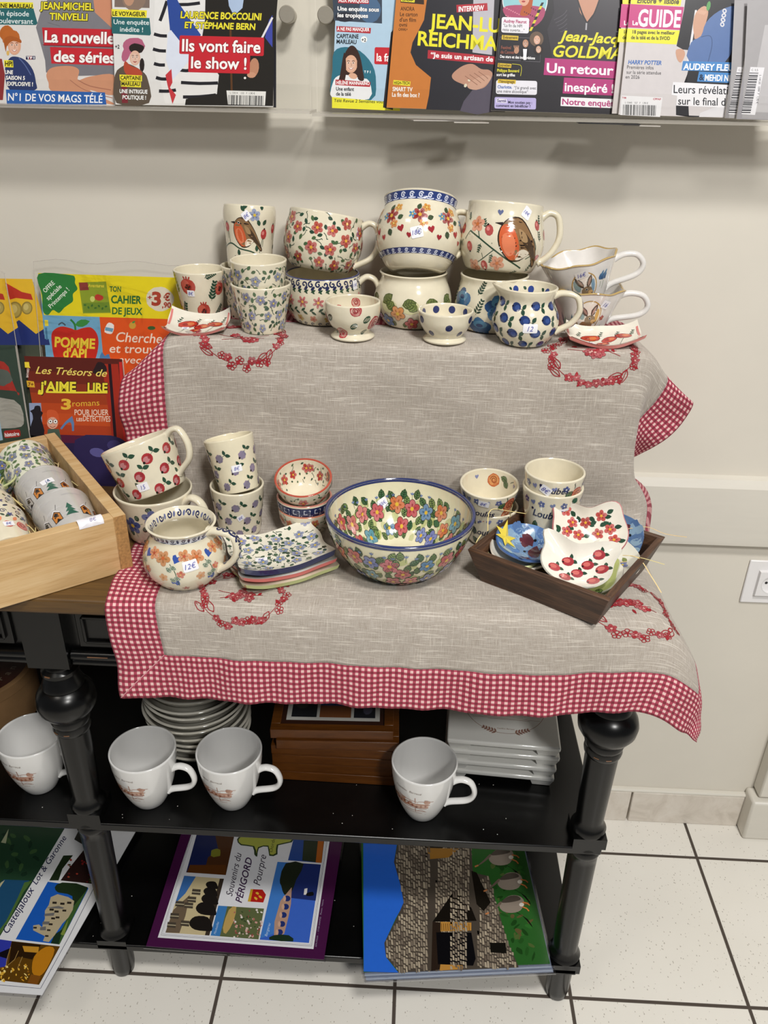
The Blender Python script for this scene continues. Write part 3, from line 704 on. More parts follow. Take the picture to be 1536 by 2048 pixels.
def d_robin_tumbler(P, q):
    zoomed(P, 1.18, 0, .058)
    P.stroke([(-.05, .030), (-.025, .040), (-.008, .034), (.012, .030), (.03, .020), (.052, .026)], .0017, GRN)
    P.stroke([(-.025, .040), (-.027, .058)], .0008, GRN); P.stroke([(.02, .025), (.026, .05)], .0008, GRN)
    for u, v, r, a in ((-.029, .060, .006, 1.6), (.027, .053, .0066, 1.5), (-.017, .018, .006, 1.4), (.045, .06, .006, 1.7), (-.052, .06, .006, 1.5), (.07, .04, .006, 1.5), (-.08, .04, .006, 1.5)): hip(P, u, v, r, a)
    for u, v, a in ((-.014, .046, 1.1), (-.009, .025, 1.7), (.02, .063, 1.9), (.025, .064, 1.0), (.017, .031, 1.6), (.034, .022, -.5), (.023, .082, 1.5), (-.004, .084, .3), (.0, .080, 2.2), (.05, .035, .6), (-.04, .035, 2.5)): P.leaf(u, v, .0085, .005, a, GRN, 0)
    P.flower(.013, .076, .0078, '#8d96b8', '#d3b440', 5, z=1); bird(P, -.001, .053, .031, 2)
def d_robin_mug(P, q):
    zoomed(P, 1.34, .002, .047, 1.22)
    P.stroke([(-.045, .058), (-.03, .05), (-.012, .038), (.004, .028), (.026, .018)], .0017, GRN); P.stroke([(-.03, .05), (-.034, .062)], .001, GRN); P.stroke([(-.012, .038), (-.026, .026), (-.04, .018)], .001, GRN)
    P.stroke([(-.045, .058), (-.052, .048)], .001, GRN); P.stroke([(.034, .055), (.04, .04), (.028, .03)], .001, GRN)
    for u, v, r, a in ((-.020, .060, .0068, 1.9), (-.044, .040, .006, -1.5), (-.024, .018, .0064, -1.4), (.040, .070, .006, 1.7), (.048, .033, .005, .4), (-.06, .06, .006, 1.8), (.06, .06, .006, 1.6), (.075, .04, .006, 1.6)): hip(P, u, v, r, a, '#b5504c')
    for u, v in ((-.007, .022), (-.040, .016), (-.036, .066)): P.flower(u, v, .0095, '#d08a66', '#c9703a', 5, z=1)
    for u, v, l, a in ((-.028, .044, .011, -1.9), (-.014, .033, .011, -1.8), (-.024, .062, .011, 1.9), (.022, .014, .010, -2.6), (.045, .052, .011, 1.7), (.044, .07, .012, 1.5), (.037, .014, .012, 1.2), (-.05, .07, .01, 2)): fern(P, u, v, l, a, n=4)
    P.heart(-.010, .0815, .0038, '#6a7699'); bird(P, .012, .05, .043, 2)
def d_roses(P, q):
    H = q.H; zoomed(P, 1.28, 0, .034)
    for u, v, r in ((-.016, .021, .0095), (.034, .034, .010), (-.045, .036, .0095), (.006, .052, .007), (.068, .026, .0095), (-.078, .026, .0095), (.1, .036, .0095), (-.11, .034, .009)): rose(P, u, v, r, '#b23c42', '#e0c4b4')
    for u, v in ((.004, .033), (.020, .041), (-.029, .041), (-.031, .022), (.022, .022), (.052, .026), (-.06, .03), (.084, .036)):
        P.blob(u, v, .0055, .0038, .7, GRN, 0, 10)
        for k in (-1, 0, 1): P.stroke([(u+k*.0022-.0015, v-.002), (u+k*.0022+.0015, v+.002)], .0006, CREAM, 1, 1)
def d_roses_in(P, q): rose(P, q.U-.002, q.HI-.011, .008, '#b23c42', '#e0c4b4'); rose(P, q.U-.03, q.HI-.02, .008, '#b23c42', '#e0c4b4'); rose(P, -q.U+.03, q.HI-.02, .008, '#b23c42', '#e0c4b4')
def d_dots(P, q):
    for u, v in ((-.028, .0215), (.005, .034), (.029, .021), (-.044, .042), (.045, .043), (.062, .026), (-.064, .024), (-.085, .036), (.09, .038), (.12, .03), (-.12, .03)): P.blob(u, v, .0058, .0054, .2, '#262f5c', 0, 14, .04)
def d_dots_in(P, q):
    for u in (q.U-.012, -q.U+.016, q.U-.04, -q.U+.045): P.blob(u, q.HI-.008, .006, .0056, 0, '#2b3668', 0, 14)
def d_big(P, q, inside=False, r=.0098, v0=.006, v1=None, dens=.022, top=True):
    H = q.HI if inside else q.H; V1 = v1 or H-.016
    for x, y in scatter(-q.U, q.U, v0, V1-.002, .016, 300): P.blob(x, y, .009, .006, R_.uniform(0, 3), mixc(CREAM, '#a9b45e', R_.uniform(.5, .85)), 0, 10, .15)
    pts = scatter(-q.U, q.U, v0+r*.4, V1-r*.4, dens, 300); av = [(x, y, r*.8) for x, y in pts]
    for x, y in scatter(-q.U, q.U, v0, V1+.006, .0145, 300, av): P.leaf(x-.006, y-.003, .0165, .0112, R_.uniform(.2, 2.6), R_.choice(('#5f7d4e', '#456a45', '#7c9456')), 1, '#1e3424')
    cs = ('#b8484a', '#cf7440', '#4c78a0', '#6a74a8', '#c0565c', '#5a8f9c', '#c96a62')
    for i, (x, y) in enumerate(pts): P.flower(x, y, r*R_.uniform(.85, 1.1), cs[i % 7], '#d9b13c', 5, z=3, out='#3a2020')
    if top:
        for i in range(int(2*q.U/.017)):
            u = -q.U+(i+R_.uniform(.2, .8))*.017; y = V1+R_.uniform(0, .006); P.stroke([(u, y-.008), (u+.001, y+.002)], .0006, LGRN, 1, 1)
            for k in (-1, 0, 1): P.leaf(u+.001, y+.001, .0048, .002, 1.57+k*.7, '#6d80a8', 2)
def d_leafpot(P, q):
    H = q.H; U = q.U
    for i in range(11):
        u = -U+2*U*(i+.4)/11; P.blob(u, H*.5, .015, .011, 0, mixc(CREAM, '#c3c67c', .5), 0, 12, .1)
        P.leaf(u-.011, H*.52+.002, .021, .015, .6+R_.uniform(-.4, .4), '#6f7a45', 1, '#4a5430'); P.leaf(u+.011, H*.46, .019, .014, 2.6+R_.uniform(-.4, .4), '#7c8a4c', 1, '#4a5430')
    cs = ('#bf5450', '#d18a48', '#3f649a', '#5a8c9c')
    for i in range(17): P.flower(-U+2*U*(i+.5)/17, H*(.36 if i % 2 else .2)+R_.uniform(-.003, .003), .0122, cs[(i*3) % 4], '#dcb446', 5, z=3, out='#4a3028')
    for x, y in scatter(-U, U, .004, .018, .02, 30): P.leaf(x, y, .012, .008, R_.uniform(0, 3), '#6f7a45', 1, '#4a5430')
def d_hearts(P, q):
    H = q.H; U = q.U
    band_wave(P, q, H-.008, .0125, '#2f3f78', '#d8dcec', 25); band_wave(P, q, H*.24, .0085, '#273468', '#d4d8e8', 32)
    for i in range(9):
        u = -U+2*U*(i+.5)/9
        P.flower(u, H*.66, .0118, '#9c3028', '#d8a83c', 5, fat=.3); P.flower(u-.011, H*.665, .006, '#4f8fb4', '#e0c060', 5, fat=.25); P.flower(u+.010, H*.76, .007, '#d8963c', '#e6c86a', 5); P.flower(u+.006, H*.56, .0066, '#d48a3a', '#e6c86a', 5)
        P.leaf(u-.003, H*.73, .010, .007, 1.2, '#4f6244', 0, '#2c3a28'); P.leaf(u+.012, H*.62, .009, .007, .4, '#4f6244', 0, '#2c3a28'); P.leaf(u-.002, H*.5, .010, .008, -1.2, '#4f6244', 0, '#2c3a28')
        P.heart(u+.018, H*.5, .0056, '#a02c34', .3); P.heart(u-.014, H*.42, .0044, '#a02c34')
def d_poppy(P, q):
    H = q.H
    for u, v in ((.004, H*.55), (-.062, H*.6), (.066, H*.5), (-.024, H*.16), (.11, H*.55), (-.12, H*.4)):
        for k in range(5):
            a = k*1.257+.4; P.blob(u+.0095*math.cos(a), v+.0085*math.sin(a), .0115, .010, a, mixc('#23457a', '#4f84ac', R_.random()*.7), k*.3, 12, .06)
        P.blob(u+.001, v+.008, .012, .007, 0, '#5088ac', 2, 12); P.blob(u, v+.006, .006, .0035, 0, '#2c4370', 3, 10); P.stroke([(u+.002, v-.014), (u-.004, v-.03)], .001, GRN)
    for u, v, l, a in ((-.03, H*.42, .024, 1.2), (.026, H*.18, .026, 1.0), (-.03, H*.75, .022, 1.1), (.03, H*.72, .022, 1.0), (.04, H*.42, .022, 1.9), (-.05, H*.16, .024, 1.4), (.085, H*.3, .026, 1.5), (-.09, H*.5, .026, 1.5), (.006, H*.2, .018, .6)): fern(P, u, v, l, a, '#33473a', 5)
def d_blueberry(P, q):
    k = 0; v = .010
    while v < q.H-.002:
        n = 9
        for i in range(n):
            u = -q.U+(i+(k % 2)*.5+.3)*2*q.U/n; y = v+R_.uniform(-.0015, .0015); r = .0074
            P.stroke([(u, y), (u+r*1.7, y-r*.5)], .0006, GRN, 0, 1); P.leaf(u+r*1.5, y-r*.4, r*1.3, r*.85, .9, GRN, 0); P.leaf(u+r*1.5, y-r*.4, r*1.3, r*.85, -1.2, GRN, 0)
            P.blob(u, y, r*1.1, r*.92, -.3, jc('#27396c'), 1, 13); P.blob(u+r*.2, y-r*.1, r*.6, r*.5, 0, '#38508c', 2, 9); P.blob(u-r*.95, y+r*.1, r*.24, None, 0, '#141830', 2, 6)
        v += .0195; k += 1
def d_hare(which):
    def f(P, q):
        S0 = P.surf; cx = -.002; cy = q.H*.44; rx, ry = .0165, .021; P.surf = lambda u, v, l: S0(cx+(u-cx)*1.5, cy+.002+(v-cy)*1.4, l)
        P.blob(cx, cy, rx, ry, 0, '#b8924a', 0, 30); P.blob(cx, cy, rx-.0013, ry-.0013, 0, '#efe6dc', 1, 30)
        P.blob(cx-.009, cy+.004, .004, .008, .3, '#8fa6a8', 2, 9); P.blob(cx+.011, cy+.003, .0025, .009, .1, '#7fa0b8' if which else '#cfa24a', 2, 9)
        P.blob(cx-.002, cy-.012, .0105, .007, 0, '#9a7250', 2, 12, .1); P.blob(cx+.003, cy-.003, .0072, .006, .2, '#8c7458', 3, 12); P.blob(cx+.008, cy-.005, .0035, .0028, 0, '#c8a06a', 4, 9)
        P.leaf(cx-.001, cy+.001, .017, .0066, 2.2, '#4a3c34', 3); P.leaf(cx-.0015, cy+.003, .012, .003, 2.2, '#a8887c', 4); P.leaf(cx+.004, cy+.001, .017, .006, 1.35, '#54463c', 3); P.leaf(cx+.0045, cy+.003, .012, .0028, 1.35, '#b8968a', 4)
        P.blob(cx+.0025, cy-.001, .0016, None, 0, '#f0e8d8', 5, 8); P.blob(cx+.0025, cy-.001, .0012, None, 0, '#1a120c', 6, 8)
        for k in (-.4, -.1, .2): P.stroke([(cx+.009, cy-.006), (cx+.015, cy-.006+k*.008)], .0003, '#40342a', 6, 1)
        for k in range(5): P.stroke([(cx-.01+k*.004, cy-.018), (cx-.009+k*.004, cy-.011)], .0006, '#7f9a54', 5, 1)
        P.surf = S0
        if which:
            for u in (.030, .037):
                P.stroke([(u, .006), (u+.001, q.H*.55)], .0009, '#6f8a58', 0, 1); P.blob(u, q.H*.66, .0046, .0055, .2, '#3f6690', 1, 10, .15); P.leaf(u, q.H*.68, .009, .004, 1.2, '#5a86ac', 1); P.leaf(u, q.H*.66, .008, .004, -.9, '#34557f', 1)
        else: P.flower(.028, q.H*.45, .0052, '#b04a44', '#c88a4a', 5); P.leaf(.030, .01, .012, .003, 1.3, '#6f8a58'); P.leaf(.022, .006, .014, .003, 1.7, '#b4bd80'); P.flower(-.025, q.H*.5, .0045, '#b04a44', '#c88a4a', 5)
        for u in (-.034, -.06, .07, .1): P.leaf(u, .012, .026, .005, 1.6, '#5d8494'); P.leaf(u+.003, .012, .02, .004, 1.3, '#7a9a80')
        ring(P, q, q.H-.0011, q.H-.0002, '#8c6a38', 0)
    return f
def d_blueflowers(P, q):
    H = q.H
    for u, v in ((.012, H*.70), (-.024, H*.5), (.05, H*.42), (-.06, H*.7), (.085, H*.7), (-.1, H*.4), (.02, H*.2), (.13, H*.5)): P.flower(u, v, .0155, '#3f5490', '#d8b848', 5, z=2); P.stroke([(u, v), (u+.02, v+.006)], .0006, LGRN); P.stroke([(u, v), (u+.004, v-.022)], .0006, LGRN)
    for x, y in scatter(-q.U, q.U, .008, H-.006, .02, 60, [(u, v, .013) for u, v in ((.012, H*.70), (-.024, H*.5), (.05, H*.42))]): P.blob(x, y, .0052, .0042, R_.uniform(0, 3), '#2f4a3a', 0, 10); P.spiral(x, y, .003, .0006, '#9ab09a', 1, R_.uniform(0, 6), 1)
    for i in range(22): P.blob(-q.U+2*q.U*i/22, .004, .0045, .0022, 0, NAVY, 0, 8)
def d_jug(P, q):
    H = q.H; U = q.U
    band_wave(P, q, H-.0085, .011, '#cfd0d8', '#232848', 19); [P.blob(-U+2*U*(i+.95)/19, H-.0085, .0022, .0042, 0, '#232848', 1, 8) for i in range(19)]
    zoomed(P, 1.22, 0, H*.5, 1.1)
    for i in range(7):
        u = -U/1.22+2*U/1.22*(i+.5)/7
        P.flower(u-.013, H*.66, .0098, '#d08a52', '#c96a3a', 5); P.flower(u+.014, H*.69, .0085, '#cf8a58', '#b8563a', 5); P.heart(u+.004, H*.66, .0062, '#34519b', -.4); P.heart(u+.002, H*.36, .0056, '#34519b', 2.6)
        for k in range(4): P.leaf(u-.004+.002*k, H*.57-.007*k, .0085, .0056, 2.4 if k % 2 else -.4, '#2f5138', 1, '#d8dcc8')
        P.stroke([(u-.004, H*.6), (u+.002, H*.5), (u+.005, H*.3)], .0008, '#2f5138', 0)
        P.flower(u+.008, H*.47, .005, '#c06a50', '#d8a060', 5); P.flower(u-.012, H*.42, .0055, '#d09a6a', '#c88848', 5); P.flower(u-.010, H*.18, .005, '#b8544a', '#d08a6a', 5, fat=.25); P.flower(u+.012, H*.22, .005, '#b8544a', '#d08a6a', 5, fat=.25)
    for i in range(24): P.spiral(-U+2*U*i/24, .009, .003, .0012, '#4a527c', 0, 0, 1)
def d_jug_in(P, q):
    for i in range(18): (P.spiral(-q.U+2*q.U*i/18, q.HI-.0085, .0056, .0024, '#2a305c', 0, i, 1.2), P.blob(-q.U+2*q.U*(i+.5)/18, q.HI-.0085, .0022, .0045, .3, '#6a7098', 0, 8))
def d_greek(P, q):
    H = q.H; ring(P, q, H-.019, H-.002, '#262c52'); n = 16; w = 2*q.U/n
    for i in range(n):
        u = -q.U+i*w; a, b_ = H-.0155, H-.0055
        P.stroke([(u, a), (u+w*.86, a), (u+w*.86, b_), (u+w*.3, b_), (u+w*.3, a+.0035), (u+w*.6, a+.0035)], .0013, '#d6d8e4', 1, 1)
    for i in range(12): P.flower(-q.U+2*q.U*i/12, H*.3, .006, '#c8683c', '#dcb446', 5)
def d_redbowl(P, q): d_vine('#b5402f', '#dcae3c', .0078, .022, GRN, .006)(P, q)
def d_redbowl_in(P, q): d_vine('#b03a30', '#dcae3c', .0085, .0225, GRN, .0055, ld=.012)(P, q, True)
def d_orange(P, q): d_vine('#c8683c', '#dcb446', .0078, .019, '#4a6a4a', .006)(P, q)
def d_name(txt, dx=0, tv=.40, th=.0115):
    def f(P, q):
        H = q.H
        P.text(txt, dx, H*tv, th, '#1d2145', 3, al='c', shear=.25, bold=.016)
        P.blob(dx-.5*text_mesh(txt, .016, .25)[2]*th-.001, H*tv+th, .0022, None, 0, '#1d2145', 3, 8)
        rose(P, .034, H*.70, .0130, '#b5503c', '#dc9a6a'); rose(P, .033, H*.42, .0115, '#b85a3a', '#dc9a6a'); rose(P, -.004, H*.12, .009, '#a84a44', '#d8907a'); rose(P, -.07, H*.5, .009, '#b5503c', '#dc9a6a'); rose(P, .09, H*.4, .01, '#b5503c', '#dc9a6a')
        for u, v, a in ((.018, H*.72, .8), (-.027, H*.42, 1.5), (-.02, H*.15, 2.4), (.012, H*.12, .4), (.05, H*.6, 1.2)): P.leaf(u-.005, v-.004, .015, .010, a, '#52704e', 0, '#263a2a')
        for u in (-.022, .012, -.05, .06): P.flower(u, H*.86, .0056, '#4f5c94', '#d8d8e0', 5)
        for u in (-.005, -.036, .05): P.heart(u, H*.86, .0044, '#7c84ac', .3)
        P.curl(.024, H*.86, .006, 1.2, .0008, '#33473a')
    return f
def d_name_in(P, q):
    u = q.U-.012
    rose(P, u, q.HI-.016, .0115, '#c06a40', '#e0a86a'); P.leaf(u-.03, q.HI-.022, .014, .010, .8, '#6a7f56', 0, '#3a4a34'); P.leaf(u-.026, q.HI-.012, .014, .010, .3, '#6a7f56', 0, '#3a4a34'); P.curl(u-.038, q.HI-.012, .006, 2, .0008, '#33473a'); P.heart(-q.U+.02, q.HI-.01, .004, '#7c84ac'); P.heart(q.U-.06, q.HI-.01, .004, '#8a92b4')
def d_village(P, q):
    H = q.H; U = q.U; rv = random.Random(5)
    for i in range(44):                                           # brushed grey wash
        u = rv.uniform(-U, U); v = rv.uniform(.004, H-.006); P.stroke([(u, v), (u+.014, v+.002), (u+.03, v)], .003, mixc('#b2b0b0', '#cfccca', rv.random()), 0, 2, False, True)
    cs = ('#c9803a', '#a83c30', '#3f6a94', '#b8b4b0', '#c9803a', '#6a6a78')
    n = 11; zoomed(P, 1.3, 0, H*.30)
    for i in range(n):
        u = (-U+2*U*(i+.5)/n)/1.3; v = H*.30+rv.uniform(-.001, .002); w = .0052; c = cs[i % 6]
        if i % 3 == 2:
            for k in range(3): P.poly([(u-.008+k*.002, v+k*.006-.004), (u+.008-k*.002, v+k*.006-.004), (u, v+.008+k*.006-.004)], mixc('#2c5a4a', '#3c6a58', rv.random()), 2+k)
        else:
            P.poly([(u-w-.0008, v-.0068), (u+w+.0008, v-.0068), (u+w+.0008, v+.0052), (u, v+.0108), (u-w-.0008, v+.0052)], '#2a2320', 2); P.poly([(u-w, v-.006), (u+w, v-.006), (u+w, v+.0045), (u, v+.009), (u-w, v+.0045)], c, 3)
            P.poly([(u-w-.001, v+.0048), (u, v+.0105), (u+w+.001, v+.0048), (u+w+.001, v+.0066), (u, v+.0125), (u-w-.001, v+.0066)], '#e4e2e4', 4)
            P.blob(u-.0022, v+.001, .0011, None, 0, '#2a2320', 4, 6); P.blob(u+.002, v+.001, .0011, None, 0, '#2a2320', 4, 6); P.blob(u, v-.0042, .0014, .002, 0, '#2a2320', 4, 7)
            P.stroke([(u+.003, v+.012), (u+.006, v+.019)], .0005, '#2a2a30', 3, 1)
def d_bluefolk(P, q):
    H = q.H; U = q.U
    for i in range(12):
        u = -U+2*U*(i+.5)/12
        P.spiral(u, H*.74, .005, .0011, '#2c2f5c', 0, 0, 1.4); P.leaf(u, H*.56, .010, .0045, .6, GRN); P.leaf(u, H*.6, .008, .004, 2.4, GRN); P.flower(u+.008, H*.64, .0052, '#34407c', '#34407c', 5, fat=.25)
        rose(P, u, H*.36, .0095 if i % 2 else .0075, '#c4564e', '#e8a890'); P.leaf(u+.01, H*.46, .012, .006, 1, '#e0906a'); P.blob(u+.006, H*.9, .004, .002, .4, '#2c2f5c', 0, 8); P.blob(u-.004, H*.86, .003, .0016, -.4, '#3c5a44', 0, 8)
def d_sepia(P, q):
    c = '#a5735c'; H = q.H; v = H*.52; rs = random.Random(2); S0 = P.surf; P.surf = lambda a, b_, l: S0(a*1.35-.004, v+(b_-v)*1.3+.003, l)
    P.text('Castillou  Barraué', -.022, v+.024, .0034, '#7d6e64', 1, shear=.3, w=.036)
    P.poly([(-.034, v+.006), (-.01, v+.009), (.010, v+.005), (.024, v+.006), (.024, v-.004), (0, v-.003), (-.02, v-.006), (-.034, v-.002)], '#c09a86', 0)
    for u0, u1, y0, y1, w in ((-.036, .01, .012, .008, .0007), (-.034, .026, .006, .003, .0012), (-.03, .024, 0, -.002, .0016), (-.026, .022, -.004, -.005, .0008), (-.03, .02, -.009, -.012, .0007), (-.012, .016, -.015, -.017, .0006), (.01, .03, .010, .010, .0007), (-.036, -.008, .016, .010, .0005)):
        P.stroke([(u0+(u1-u0)*k/6, v+y0+(y1-y0)*k/6+rs.uniform(-.0006, .0006)) for k in range(7)], w, jc(c, .2), 1, 3)
    P.stroke([(.006, v+.016), (.006, v+.006)], .001, '#94634e', 1, 1); P.stroke([(.006, v-.003), (.006, v-.014)], .0008, '#94634e', 1, 1)
    for k in range(9): P.blob(-.028+k*.006, v-.001+rs.uniform(-.002, .004), .0016, .0022, 0, jc('#8d5640', .25), 2, 7)
    P.blob(.022, v+.009, .0045, .004, 0, '#b08876', 1, 9, .2); P.blob(.02, v+.011, .003, .003, 0, '#9d6f58', 2, 9, .2)
    P.stroke([(.008, v-.012), (.014, v-.008), (.022, v-.013)], .0006, c, 1, 2); P.stroke([(.006, v-.019), (.022, v-.019)], .0004, '#b09a8c', 1, 1)
# ------------------------------------------------------------------ pottery on the upper tier
ZU, ZL = 1.1846, .8946
def TUM(rb, rr, h): return [(rb, 0), (rb+.12*(rr-rb), h*.06), (rb+.5*(rr-rb), h*.45), (rb+.9*(rr-rb), h*.88), (rr, h)]
VIO = '#84889f'
pot('tumbler', 'cream tumbler painted with big red pomegranates behind the small left dish', (-.348, 1.305, ZU), TUM(.0305, .0418, .072), paint=d_pomegranate, sticker=dict(u=-.008, v=.043, txt='8€'))
pot('tumbler', 'mostly hidden floral tumbler at the back carrying the robin tumbler', (-.272, 1.312, ZU), TUM(.033, .0435, .079), paint=d_vine(VIO, '#d8c062', .0074, .021, '#33503f', .0080, ld=.0098))
pot('tumbler', 'cream tumbler with a painted robin standing high behind the violet flowered stack', (-.268, 1.308, 1.2610), [(.034, 0), (.0355, .02), (.037, .045), (.0403, .071), (.0406, .083), (.0393, .0915)], rot=(-.13, .03, 0), paint=d_robin_tumbler, sticker=dict(u=.003, v=.078, w=.012, h=.013, txt='8€', ang=.7))
pot('tumbler', 'lower tumbler of the front violet flowered stack on the upper tier', (-.236, 1.227, ZU), TUM(.031, .0455, .070), paint=d_vine(VIO, '#d8c062', .0074, .021, '#33503f', .0080, ld=.0098))
pot('tumbler', 'upper tumbler nested in the front violet flowered stack on the upper tier', (-.238, 1.227, 1.2225), TUM(.033, .0422, .0665), rot=(.02, 0, 0), paint=d_vine(VIO, '#d8c062', .0074, .021, '#33503f', .0080, ld=.0098))
pot('mug', 'mug with a dark blue rim band and pink flower rows under the red flowered mug', (-.151, 1.295, ZU), [(.040, 0), (.047, .004), (.0565, .02), (.0605, .04), (.0605, .058), (.0585, .0735)], paint=d_bands, rim='#3b4270', handle=(88, .062, .016, .030, .014, .009, .008), sticker=dict(u=.066, v=.070, w=.012, h=.014, txt='15€', ang=0))
pot('mug', 'round mug covered in red flowers tilted on the blue banded mug', (-.156, 1.298, 1.2625), [(.042, 0), (.050, .007), (.0590, .028), (.0605, .048), (.058, .070), (.0565, .083)], rot=(-.19, .14, 0), paint=d_vine('#b04a3e', '#dfa93c', .0095, .0225, GRN, .0085, ld=.0105), handle=(86, .072, .014, .028, .014, .009, .008), sticker=dict(u=.067, v=.068, w=.010, h=.017, txt='15'))
pot('footed_bowl', 'small footed bowl with red painted roses at the front of the upper tier', (-.096, 1.203, ZU), [(.0315, 0), (.033, .003), (.0285, .0065), (.0258, .011), (.034, .020), (.0395, .031), (.0415, .043), (.0412, .053)], cat='bowl', paint=d_roses, paint_in=d_roses_in)
pot('jug', 'lower bellied pot with green leaves and colourful flowers under the heart pot', (-.008, 1.291, ZU), [(.040, 0), (.046, .004), (.058, .023), (.0612, .040), (.057, .057), (.0515, .069), (.0505, .075), (.0530, .0805)], cat='pot', paint=d_leafpot, handle=(140, .070, .02, .022, .013, .008, .006))
pot('jug', 'upper pot with hearts, flowers and blue wave bands leaning back', (-.004, 1.268, 1.268), [(.037, 0), (.048, .009), (.062, .033), (.0650, .054), (.0625, .074), (.0565, .089), (.0535, .097), (.0560, .108)], cat='pot', rot=(-.40, .03, 0), paint=d_hearts, rim='#e6dfcb', handle=(98, .092, .03, .020, .014, .009, .004), sticker=dict(u=-.003, v=.054, w=.018, h=.016, txt='18€', ang=.25))
pot('mug', 'bellied mug with big blue poppies under the robin mug', (.117, 1.283, ZU), [(.042, 0), (.049, .004), (.0575, .022), (.0588, .04), (.0545, .06), (.0515, .072), (.0528, .081)], paint=d_poppy, handle=(135, .068, .02, .022, .013, .008, .006))
pot('mug', 'big mug with a painted robin on a rose hip branch', (.122, 1.287, 1.2695), [(.046, 0), (.053, .006), (.0622, .030), (.0642, .048), (.0605, .069), (.0568, .085), (.0562, .097)], rot=(-.17, .06, 0), paint=d_robin_mug, handle=(88, .082, .018, .027, .014, .010, .008), sticker=dict(u=.030, v=.091, w=.015, h=.017, txt='18€', ang=-.55))
pot('footed_bowl', 'small footed bowl with navy dots at the front of the upper tier', (.042, 1.200, ZU), [(.031, 0), (.0325, .003), (.029, .006), (.0266, .009), (.033, .017), (.039, .029), (.0414, .0445)], cat='bowl', paint=d_dots, paint_in=d_dots_in)
def spout(z0, h, ang, e):
    def f(x, y, z):
        r = math.hypot(x, y)
        if r < 1e-6 or z < z0: return x, y, z
        t = math.atan2(x, -y); d = (t-ang+PI) % (2*PI)-PI; k = math.exp(-(d/.32)**2)*((z-z0)/(h-z0))**1.6; s = 1+k*e/r
        return x*s, y*s, z+k*.004
    return f
pot('jug', 'small milk jug painted with dark blue berries and a spout', (.160, 1.203, ZU), [(.032, 0), (.037, .004), (.0455, .018), (.0490, .032), (.0455, .048), (.0395, .060), (.0388, .066), (.0420, .076), (.0432, .081)], paint=d_blueberry, paint_in=lambda P, q: d_blueberry(P, q) if False else [P.blob(u, q.HI-.012, .0062, .0056, 0, '#34488c', 1, 12) or P.leaf(u+.009, q.HI-.012, .008, .005, .5, GRN) for u in (-q.U+.02, q.U-.012, q.U-.05)], dfm=spout(.050, .081, -1.5, .010), handle=(80, .071, .020, .030, .013, .009, .004),
    hpaint=lambda P, L, w: [P.blob(0, L*k, .0035, .006, .2, '#34488c' if i % 2 else GRN, 0, 10) for i, k in enumerate((.3, .45, .6, .75))], sticker=dict(u=.002, v=.038, w=.021, h=.013, txt='12'))
def wavy(h, n, ar, az, seed=0):
    def f(x, y, z):
        t = math.atan2(x, -y); k = (z/h)**3; s = 1+ar*k*math.sin(n*t+seed)+ar*.5*k*math.sin(2*t+seed*2)
        return x*s, y*s, z+az*k*math.sin(n*t+1+seed)
    return f
HP = [(.027, 0), (.031, .003), (.0385, .02), (.0465, .04), (.0530, .056), (.0570, .067)]
pot('cup', 'lower hare cup with wavy gold rim and sticker 16', (.260, 1.280, ZU), HP, body='#e3dfdb', rim='#b89a5c', paint=d_hare(0), dfm=wavy(.067, 7, .03, .0014), handle=(86, .056, .016, .042, .011, .009, .004), sticker=dict(u=.024, v=.058, w=.016, h=.014, txt='16', ang=-.3))
pot('cup', 'upper hare cup tilted in the lower one, blue iris beside its handle', (.256, 1.281, 1.229), HP, rot=(.02, -.22, 0), body='#e3dfdb', rim='#b89a5c', paint=d_hare(1), dfm=wavy(.067, 7, .03, .0014, 2), handle=(86, .056, .016, .040, .011, .009, .004), sticker=dict(u=-.006, v=.060, w=.021, h=.012, txt='16€', ang=.25, col='#e3dfdb'))
# ---- small curved dishes: a bent slab with raised corners
def slab(name, label, loc, rot, a, b, rise, t, body, edge, paint=None, under=None, px=2.6, cat='dish', sticker=None, group=None, wob=.0016):
    root = thing(name, label, cat, loc, rot, group); m = MB(); N = 22
    zf = lambda x, y: rise*(abs(x/a)**px)*.8+rise*.55*(abs(y/b)**3)+rise*.4*(abs(x/a)*abs(y/b))**2+wob*math.sin(x*70+y*50+loc[0]*90)
    ex = lambda x, y: (x*(1+.03*math.sin(y*120)), y*(1+.03*math.sin(x*90)))
    top = [[(*ex(-a+2*a*i/N, -b+2*b*j/N), zf(-a+2*a*i/N, -b+2*b*j/N)+t) for i in range(N+1)] for j in range(N+1)]
    V = [p for r in top for p in r]; W = [(p[0]*.97, p[1]*.97, p[2]-t) for p in V]; n = N+1
    m.add(V, [(j*n+i, j*n+i+1, (j+1)*n+i+1, (j+1)*n+i) for j in range(N) for i in range(N)], body)
    m.add(W, [(j*n+i, (j+1)*n+i, (j+1)*n+i+1, j*n+i+1) for j in range(N) for i in range(N)], under or edge)
    br = [i for i in range(n)]+[j*n+N for j in range(1, n)]+[N*n+i for i in range(N-1, -1, -1)]+[j*n for j in range(N-1, 0, -1)]; k = len(br)
    m.add([W[i] for i in br]+[V[i] for i in br], [(i, (i+1) % k, k+(i+1) % k, k+i) for i in range(k)], edge)
    sf = lambda u, v, l: (u, v, zf(u, v)+t+l)
    if paint: paint(Paint(m, sf), a, b)
    m.build('body', M['ceramic'], root, angle=35)
    if sticker: stick(root, sf, **sticker)
    return root
